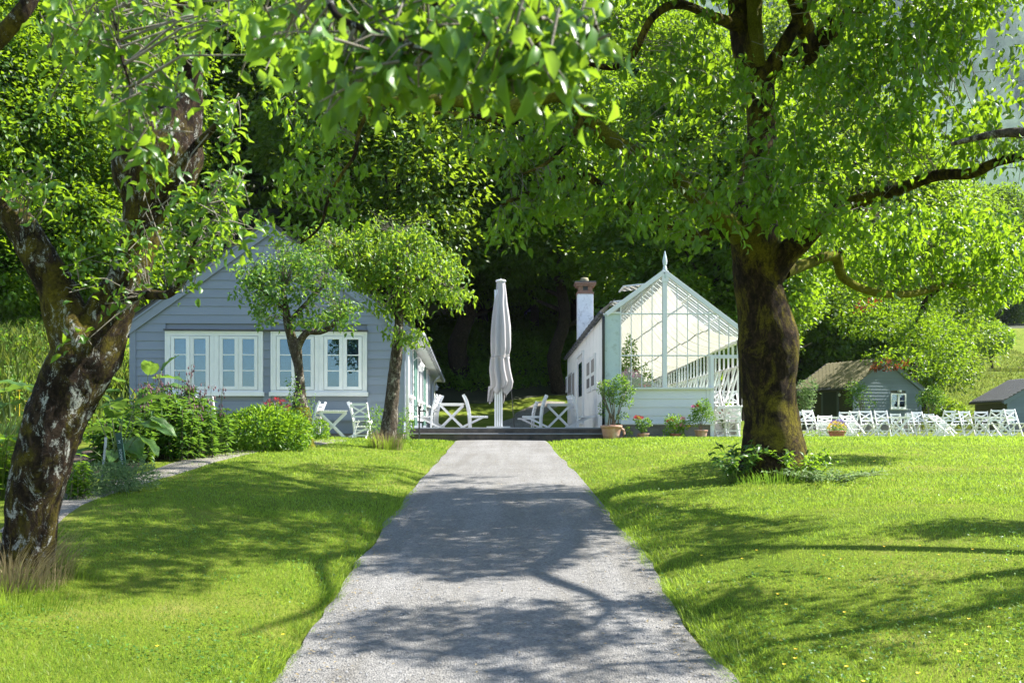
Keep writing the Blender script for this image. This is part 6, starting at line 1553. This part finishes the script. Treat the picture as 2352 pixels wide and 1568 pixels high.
def forest_tree(label, px, Y, hb, size, kind, rz=None, tr=1.0, leanb=0, group='woodland trees behind the garden', sz=None, trunk=True):
    """hb: height of the crown's underside above ground; size: scale of crown"""
    x = (px-1176)/F*Y; z = G(x, Y); r = thing('woodland_tree', label, 'tree', (x, Y, z), random.uniform(0, 6.28) if rz is None else rz, group)
    c = link('crown', protoc[kind], None, r, (0, 0, hb)); c.scale = (size, size, size*(sz or 1)); c['kind'] = 'stuff'
    if trunk:
        k = random.randrange(2); s = (hb+7*size)/12
        t_ = link('trunk', (tm0, tm1)[k], None, r); t_.scale = (tr, tr, s)
        l_ = link('limbs', lmm[k], None, r); l_.scale = (max(tr, size*.9), max(tr, size*.9), s); l_['kind'] = 'stuff'
    return r
FT = [
 ('dark tree on the left bank seen between the forked limbs of the old apple tree', 110, 41, 1.0, .85, 'A', 1, 1),
 ('dark tree on the left bank just right of the old apple fork', 215, 46, 1.5, .9, 'B', 1, 1),
 ('shady tree at the far left picture edge on the bank', -30, 38, 1.0, .8, 'C', 1, 1),
 ('pale green tree showing behind the upper stems of the big pear tree', 1815, 78, 7, 1.6, 'L', 1, 1),
 ('tree showing through the right part of the big pear crown', 2000, 104, 3, 1.4, 'A', 1, 1),
 ('dark tree close behind the far end of the greenhouse', 1630, 50, 3.0, 1.0, 'A', 1, 1),
 ('dark tree right of the greenhouse end, hidden mostly by the mossy pear trunk', 1700, 53, 3.5, .72, 'B', 1, 1),
 ('woodland tree with a very thick dark trunk standing between the clapboard house and the parasol', 1060, 62, 5.6, 1.05, 'B', 1.75, 1),
 ('woodland tree with a straight dark trunk between the parasol and the white chimney', 1283, 60, 6.0, 1.05, 'A', 1.25, 1),
 ('slim woodland tree in front of the distant grey house behind the parasol', 1228, 74, 5.5, .9, 'C', .9, 1),
 ('light green tree with a glowing rounded crown above the clapboard house ridge', 900, 54, 7.5, 1.2, 'L', .9, 1),
 ('dark tree rising behind the left roof slope of the clapboard house', 480, 62, 5, 1.2, 'A', 1, 1),
 ('broad dark tree directly behind the gable apex of the clapboard house', 660, 66, 5.5, 1.25, 'B', 1, 1),
 ('dark tree filling the left picture edge behind the old apple trunk', 40, 52, 3, 1.15, 'A', 1, 1),
 ('tall tree between the left picture edge and the clapboard house', 230, 58, 4, 1.2, 'C', 1, 1),
 ('shaded tree right behind the slim pear tree crown', 960, 70, 5, 1.2, 'A', 1, 1),
 ('deep green tree above the parasol top', 1150, 78, 5.5, 1.3, 'B', 1.1, 1),
 ('dark tree right behind the white chimney', 1390, 73, 4.2, 1.15, 'A', 1.1, 1),
 ('dark tree rising behind the glass gable apex of the greenhouse', 1540, 71, 4, 1.2, 'B', 1, 1),
 ('dark tree behind the right slope of the greenhouse roof', 1680, 66, 3.5, 1.2, 'C', 1, 1),
 ('dark tree behind the left end of the slate roofed shed', 1840, 80, 2.2, 1.2, 'A', 1, 1),
 ('woodland tree whose crown spreads above the shed ridge', 2010, 80, 3.0, 1.25, 'B', 1, 1),
 ('woodland tree right of the shed with low branches over the lawn terrace', 2120, 84, 2.0, 1.0, 'L', .9, 1),
]
for lab, px, Y, hb, sz, kd, tr, _ in FT: forest_tree(lab, px, Y, hb, sz, kd, tr=tr)
# more trees between and above those, named by the landmark they rise over
cols_ = [(-60, 'beyond the left picture edge behind the old apple trunk'), (120, 'between the two limbs of the old apple tree'), (330, 'left of the clapboard house ridge'), (540, 'over the left half of the clapboard gable'), (740, 'over the right half of the clapboard gable'),
         (940, 'over the slim pear tree'), (1120, 'over the closed parasol'), (1300, 'over the white chimney'), (1480, 'left of the greenhouse finial'), (1650, 'right of the greenhouse finial'), (1830, 'right of the mossy pear trunk'), (2000, 'over the slate roofed shed')]
for row, (Y, hb, ks, word) in enumerate(((80, 3.5, 1.25, 'dark second row tree'), (98, 2.5, 1.4, 'third row tree crown'), (118, 2.0, 1.5, 'uppermost tree crown'))):
    for k_, (px, wh) in enumerate(cols_):
        if px > 1700 and row: continue
        forest_tree(word+' '+wh, px+(60 if row == 1 else 0)+random.uniform(-30, 30), Y+random.uniform(-4, 4), hb, ks*random.uniform(.9, 1.12), random.choice('ABCAL' if row else 'ABCB'), tr=1.2, trunk=row < 2, group='hillside trees')
def mass(name, label, spots, nl, L, leaf):
    r2 = np.random.default_rng(77); Pn = []; D = []; N = []; T = []
    for (x, y, R, H) in spots:
        d = r2.normal(size=(nl, 3)); d /= np.linalg.norm(d, axis=1, keepdims=True); d[:, 2] = np.abs(d[:, 2])*1.2-.35
        lob = .62+.7*fbm(d[:, 0]*2.6+x, d[:, 1]*2.6+y, d[:, 2]*2.6, 3, 3)
        c = np.array([x, y, float(groundz(np.array([x]), np.array([y]))[0])+H*.42])
        Pn.append(c+d*np.array([R, R, H*.55])*(lob*(.8+.2*r2.random(nl)))[:, None]); D.append(d+r2.normal(size=(nl, 3))*.7); N.append(d*.5+np.array([0, 0, .8])+r2.normal(size=(nl, 3))*.3)
        T.append(np.clip(r2.random(nl)*.7+.4*(r2.random()-.3), 0, 1))
    Pn = np.concatenate(Pn); n = len(Pn)
    V, Fa, k = leaves(Pn, np.concatenate(D), np.concatenate(N), L*(.6+.8*r2.random(n))*(Pn[:, 1]/150)**.7, L*.62*(Pn[:, 1]/150)**.7)
    o = link(name, np_mesh(name, V, Fa, np.repeat(np.concatenate(T), k), m=M[leaf])); return tag(o, label, kind='stuff')
sp_ = []
Yr = 136
while Yr < 430:
    st = 8.5+Yr*.02; x = -.58*Yr
    while x < .6*Yr:
        if not (Yr < 150 and x > 40): sp_.append((x+random.uniform(-2, 2), Yr+random.uniform(-3, 3), st*.75*random.uniform(.85, 1.15), 13*random.uniform(.85, 1.2)))
        x += st
    Yr += st*1.05
print('mass', len(sp_))
mass('woodland_mass', 'far off wood covering the upper hillside', sp_, 520, .95, 'wood_leaf')
# right side slope: edge of the wood beyond the grass
for px, Y, s, k, lab in ((2290, 150, 1.3, 'A', 'dark wood edge tree above the upper right grass slope'), (2200, 140, 1.2, 'B', 'dark wood edge tree left above the grass slope'), (2400, 160, 1.3, 'C', 'dark wood edge tree at the right picture edge above the slope')):
    forest_tree(lab, px, Y, .5, s, k, group='wood edge above the right slope')
st_ = Tree('slope_apple_tree', 'small round fruit tree with dark leaning trunk on the upper right grass slope', 'tree', (*P(2275, 840, 106).xy, G(P(2275, 0, 106).x, 106)), 'bark_dark', 'wood_leaf_light')
bz3 = st_.r.location
st_.limb([(bz3.x+.3, 106, bz3.z-.3, .16), (bz3.x, 106, bz3.z+1.6, .11), (bz3.x-.4, 106, bz3.z+3, .07)], 'trunk', 10, .3, .1, 2, px=False)
st_.limb([(bz3.x, 106, bz3.z+1.4, .08), (bz3.x+.9, 106, bz3.z+2.8, .05)], 'limb', 8, .3, .1, 2, px=False)
child = leaf_ball('foliage', (0, 0, 3.6), 2.3, 1.7, 5200, .26, M['bush_leaf'], st_.r, .3); tag(child, kind='stuff')
sb_ = thing('hillside_shrub', 'maple like shrub growing right of the shed before the lawn terrace', 'shrub', (*P(2185, 905, 72).xy, G(P(2185, 0, 72).x, 72)))
for dx, dz, rr2 in ((0, 1.2, 1.2), (-.8, 1.8, .9), (.6, .9, .8)): tag(leaf_ball('foliage', (dx, 0, dz), rr2, rr2*.8, 900, .2, M['wood_leaf_light'], sb_, .3), kind='stuff')
# low overhanging tree before the shed roof with coppery tips
Yc = 56
oc = thing('overhanging_maple', 'maple with hanging branches and coppery leaf tips drooping over the shed roof', 'tree', ((2095-1176)/F*70, 70, G((2095-1176)/F*70, 70)))
tk_, C = limb_mesh('trunk', [(0, 0, -1, .4), (0, 0, 3, .32), (-.6, -2, 6, .26), (-1.6, -6, 8.2, .2), (-2.6, -11, 8.6, .1)], 12, .4, .12, 1.5, M['bark_dark'], 3); link('trunk', tk_, None, oc)
for px, py, Y, rx, ry, n, leaf in ((2010, 735, 60, 100, 50, 1900, 'wood_leaf'), (1890, 670, 62, 110, 50, 2000, 'wood_leaf'), (2125, 768, 60, 78, 60, 1800, 'wood_leaf'), (2065, 822, 58, 50, 24, 300, 'wood_leaf'), (2015, 815, 58, 25, 20, 110, 'wood_leaf'), (2040, 838, 57.6, 40, 12, 130, 'copper_leaf'), (2105, 850, 58, 22, 26, 200, 'wood_leaf'), (2180, 795, 62, 55, 70, 1400, 'wood_leaf'),
                                (1990, 640, 64, 160, 80, 4200, 'wood_leaf'), (2120, 690, 66, 90, 70, 2200, 'wood_leaf'), (2195, 850, 63, 25, 30, 260, 'wood_leaf_light'), (1990, 700, 57, 16, 14, 60, 'copper_leaf')):
    p = P(px, py, Y)-oc.location; s = F/Y
    tag(leaf_ball('foliage', tuple(p), rx/s, ry/s, n, .20, M[leaf], oc, .15, .6, ry=2.2), kind='stuff')

# far wooded mountain on the right and behind
def far_hill(name, label, x0, x1, y0, y1, zf, step, m):
    X, Y = np.meshgrid(np.arange(x0, x1, step), np.arange(y0, y1, step)); Z = zf(X, Y)
    i = np.arange(X.size).reshape(X.shape)
    o = link(name, np_mesh(name, np.stack([X, Y, Z], -1).reshape(-1, 3), np.stack([i[:-1, :-1], i[:-1, 1:], i[1:, 1:], i[1:, :-1]], -1).reshape(-1, 4), smooth_=False, m=M[m])); tag(o, label, kind='structure'); return o
M['far_wood'] = simple('distant wood canopy', (.012, .048, .024), (.028, .09, .04), .95, .35, 1, 2.2)
def zf(X, Y):
    base = 20+smooth((Y-430)/1100)*620-smooth((X-300)/900)*110
    b1 = fbm(X/17, Y/17, 0, 2, 3); b2 = fbm(X/170, Y/170, 0, 3, 7)
    return base+24*b1+(b2-.5)*190
far_hill('mountain', 'hazy wooded mountain flank beyond the trees', -500, 1300, 460, 1500, zf, 7, 'far_wood')

# ================================================================== GRASS
def mask(x, y):
    ok = (np.abs(x-xc(y)) > np.interp(y, [5.7, 12, 25], [1.27, 1.21, 1.12])+.10*np.clip(9/y, .2, 1)*(vn(y*3, 0*y, 0, 2)-.2)) | (y > 26.5)
    # bed and side strip
    bx = np.interp(y, [8, 9, 10.5, 12.5, 14.6, 16.6, 18.4, 20.6, 23.5], [-4.2, -4.35, -4.75, -5.0, -5.05, -4.95, -4.7, -4.1, -4.0])
    thin = fbm(x*2.2, y*2.2, 0, 3, 9) > .60
    ok &= (x > bx+.34-.25*(fbm(x*3, y*3, 0, 2, 8)-.5)) | (y > 21.2) | (y < 8.6) | (thin & (x > bx-1.2))
    ok &= ~((y > 26.35) & (x > -2.85) & (x < 2.45)) & ~((y > 26.3) & (x < -2.7) & (x > -10.2)) & ~((y > 26.95) & (x > 2.4) & (x < 6.45))
    ok &= ~((y > 24.8) & (x < -8))
    return ok
def grass(name, label, n, ya, yb_, hh, w, xlim=lambda y: .535*y+.6, lean=.45, ypow=1.0):
    y = ya*(yb_/ya)**rng.random(n) if ypow == 1 else ya+(yb_-ya)*rng.random(n)
    x = (rng.random(n)*2-1)*xlim(y); k = mask(x, y); x, y = x[k], y[k]; n = len(x)
    z = groundz(x, y); lush = fbm(x*1.1, y*1.1, 0, 4, 6); dx = np.abs(x-xc(y)); edge = np.exp(-np.clip(dx-1.25, 0, 9)/.16)
    h = hh*(.55+.8*rng.random(n))*(.7+.7*lush)*(1+1.5*edge*(y < 14))
    a = rng.random(n)*2*pi; ww = w*(.7+.6*rng.random(n))*np.maximum(1, y/7)
    s = np.stack([np.cos(a), np.sin(a), 0*a], -1)*ww[:, None]*.5
    l = rng.normal(size=(n, 2))*lean; l[:, 0] += .5*(vn(x*.9, y*.9, 0, 12)-.5)*1.2-edge*np.sign(x-xc(y))*.5
    b = np.stack([x, y, z-.01], -1); m1 = b+np.stack([l[:, 0]*h*.35, l[:, 1]*h*.35, h*.6], -1); tp = b+np.stack([l[:, 0]*h, l[:, 1]*h, h], -1)
    near = ww < 1e9
    V = np.stack([b-s, b+s, m1+s*.7, m1-s*.7, tp], 1).reshape(-1, 3); kk = np.arange(n)[:, None]*5
    Fa = np.concatenate([kk+[0, 1, 2], kk+[0, 2, 3], kk+[3, 2, 4]]).reshape(-1, 3)
    dry = fbm(x*.55+4, y*.55, 0, 3, 21)
    T = np.clip(.25+.35*rng.random(n)+.9*(lush-.5)+.8*np.clip(dry-.58, 0, 1)+.25*edge*rng.random(n)+(rng.random(n) < .03)*.5, 0, 1)
    o = link(name, np_mesh(name, V, Fa, np.repeat(T, 5), m=M['grass'])); tag(o, label, kind='stuff')
grass('near_grass', 'short mown grass blades of the near lawn', 210000, 4.4, 11, .031, .004)
grass('mid_grass', 'short mown grass blades of the middle lawn', 170000, 10.5, 23, .036, .0045)
grass('far_grass', 'short mown grass blades of the far lawn', 90000, 21, 34, .05, .0055)
# longer tussocks over the path edges
n = 5200; y = 4.6*(13/4.6)**rng.random(n); sd_ = np.where(rng.random(n) < .5, -1, 1); x = xc(y)+sd_*(np.interp(y, [5.7, 12, 25], [1.30, 1.23, 1.14])+np.abs(rng.normal(size=n))*.10)
kz = fbm(y*1.4, sd_*3., 0, 2, 4) > .44; x, y, sd_ = x[kz], y[kz], sd_[kz]; n = len(x)
h = .09*(.6+.9*rng.random(n)); a = rng.random(n)*6.28; s = np.stack([np.cos(a), np.sin(a), 0*a], -1)*.0022
ln = np.stack([-sd_*(.2+.8*rng.random(n)), rng.normal(size=n)*.4-.2, 0*a], -1)
b = np.stack([x, y, groundz(x, y)-.01], -1); m1 = b+ln*h[:, None]*.4+np.stack([0*h, 0*h, h*.6], -1); tp = b+ln*h[:, None]*1.1+np.stack([0*h, 0*h, h*.75], -1)
V = np.stack([b-s, b+s, m1+s*.8, m1-s*.8, tp], 1).reshape(-1, 3); kk = np.arange(n)[:, None]*5
o = link('edge_grass', np_mesh('edge_grass', V, np.concatenate([kk+[0, 1, 2], kk+[0, 2, 3], kk+[3, 2, 4]]).reshape(-1, 3), np.repeat(np.clip(rng.random(n)*1.2, 0, 1), 5), m=M['grass'])); tag(o, 'longer grass hanging over both edges of the gravel path', kind='stuff')
n = 26000; y = 4.6*(16/4.6)**rng.random(n); x = (rng.random(n)*2-1)*(.53*y+.5); k = mask(x, y) & (fbm(x*1.3, y*1.3, 0, 3, 15) > .5); x, y = x[k], y[k]; n = len(x)
V, Fa, k = leaves(np.stack([x, y, groundz(x, y)+.02+.03*rng.random(n)], -1), rdir(n)*[1, 1, .25], np.tile([0, 0, 1.], (n, 1))+rdir(n)*.5, .022*(.6+.9*rng.random(n)), .018)
cv = link('clover', np_mesh('clover', V, Fa, np.repeat(rng.random(n), k), m=M['small_leaf'])); tag(cv, 'clover and small weeds growing through the lawn', kind='stuff')
# buttercups, clover leaves, litter on the gravel
b = MB(); cnt = 0
while cnt < 60:
    y = 5.2*(20/5.2)**random.random(); x = random.uniform(1.4, .5*y) if random.random() < .85 else -random.uniform(1.4, .45*y)
    if fbm(np.array([x*.8]), np.array([y*.8]), 0, 2, 31)[0] < .45: continue
    z = float(groundz(np.array([x]), np.array([y]))[0])+random.uniform(.05, .11); cnt += 1
    for q in range(5):
        a = 2*pi*q/5; b.add([(x, y, z), (x+.012*cos(a), y+.012*sin(a), z+.006), (x+.012*cos(a+.9), y+.012*sin(a+.9), z+.006)], [(0, 1, 2)])
tag(b.build('buttercups', M['yellow']), 'yellow buttercups dotted over the lawn', kind='stuff')
n = 620; y = 4.8*(24/4.8)**rng.random(n); x = xc(y)+np.where(rng.random(n) < .6, np.sign(rng.random(n)-.5)*(1.22-np.abs(rng.normal(size=n))*.13), rng.uniform(-1.2, 1.2, n)); V, Fa, k = leaves(np.stack([x, y, zpath(y)+.05], -1), rdir(n)*[1, 1, .1], np.tile([0, 0, 1.], (n, 1))+rdir(n)*.2, .028, .014)
lf = link('fallen_leaves', np_mesh('fallen_leaves', V, Fa, np.repeat(rng.random(n), k), m=M['dry_grass'])); tag(lf, 'tiny dry leaves scattered over the gravel', kind='stuff')
n = 4200; y = 4.6*(20/4.6)**rng.random(n); x = xc(y)+rng.uniform(-1.25, 1.25, n)
sz = .006*(.5+rng.random(n)**2*1.6); V0 = np.array([[-1, -.8, 0], [1, -.7, 0], [.8, .9, 0], [-.7, 1, 0], [0, 0, 1.1]])
V = np.stack([x, y, zpath(y)+.026+.01*(1-((x-xc(y))/1.25)**2)], -1)[:, None]+V0[None]*sz[:, None, None]; kk = np.arange(n)[:, None]*5
g_ = link('loose_stones', np_mesh('loose_stones', V.reshape(-1, 3), np.concatenate([kk+[0, 1, 4], kk+[1, 2, 4], kk+[2, 3, 4], kk+[3, 0, 4]]).reshape(-1, 3), m=M['terrace'])); tag(g_, 'loose stones lying on the gravel path', kind='stuff')

# air: even pale haze round the whole place
hz_ = MB().box(-960, 1360, -75, 1560, -160, 1000)
hb_ = hz_.build('haze', None); tag(hb_, 'thin even summer haze filling the valley', kind='stuff')
hm = bpy.data.materials.new('valley haze'); hm.use_nodes = True; hn = hm.node_tree.nodes; hn.clear()
pv = hn.new('ShaderNodeVolumePrincipled'); pv.inputs['Color'].default_value = (.78, .88, 1, 1); pv.inputs['Density'].default_value = .00007; pv.inputs['Anisotropy'].default_value = .2
ho = hn.new('ShaderNodeOutputMaterial'); hm.node_tree.links.new(pv.outputs[0], ho.inputs['Volume']); hb_.data.materials.append(hm)
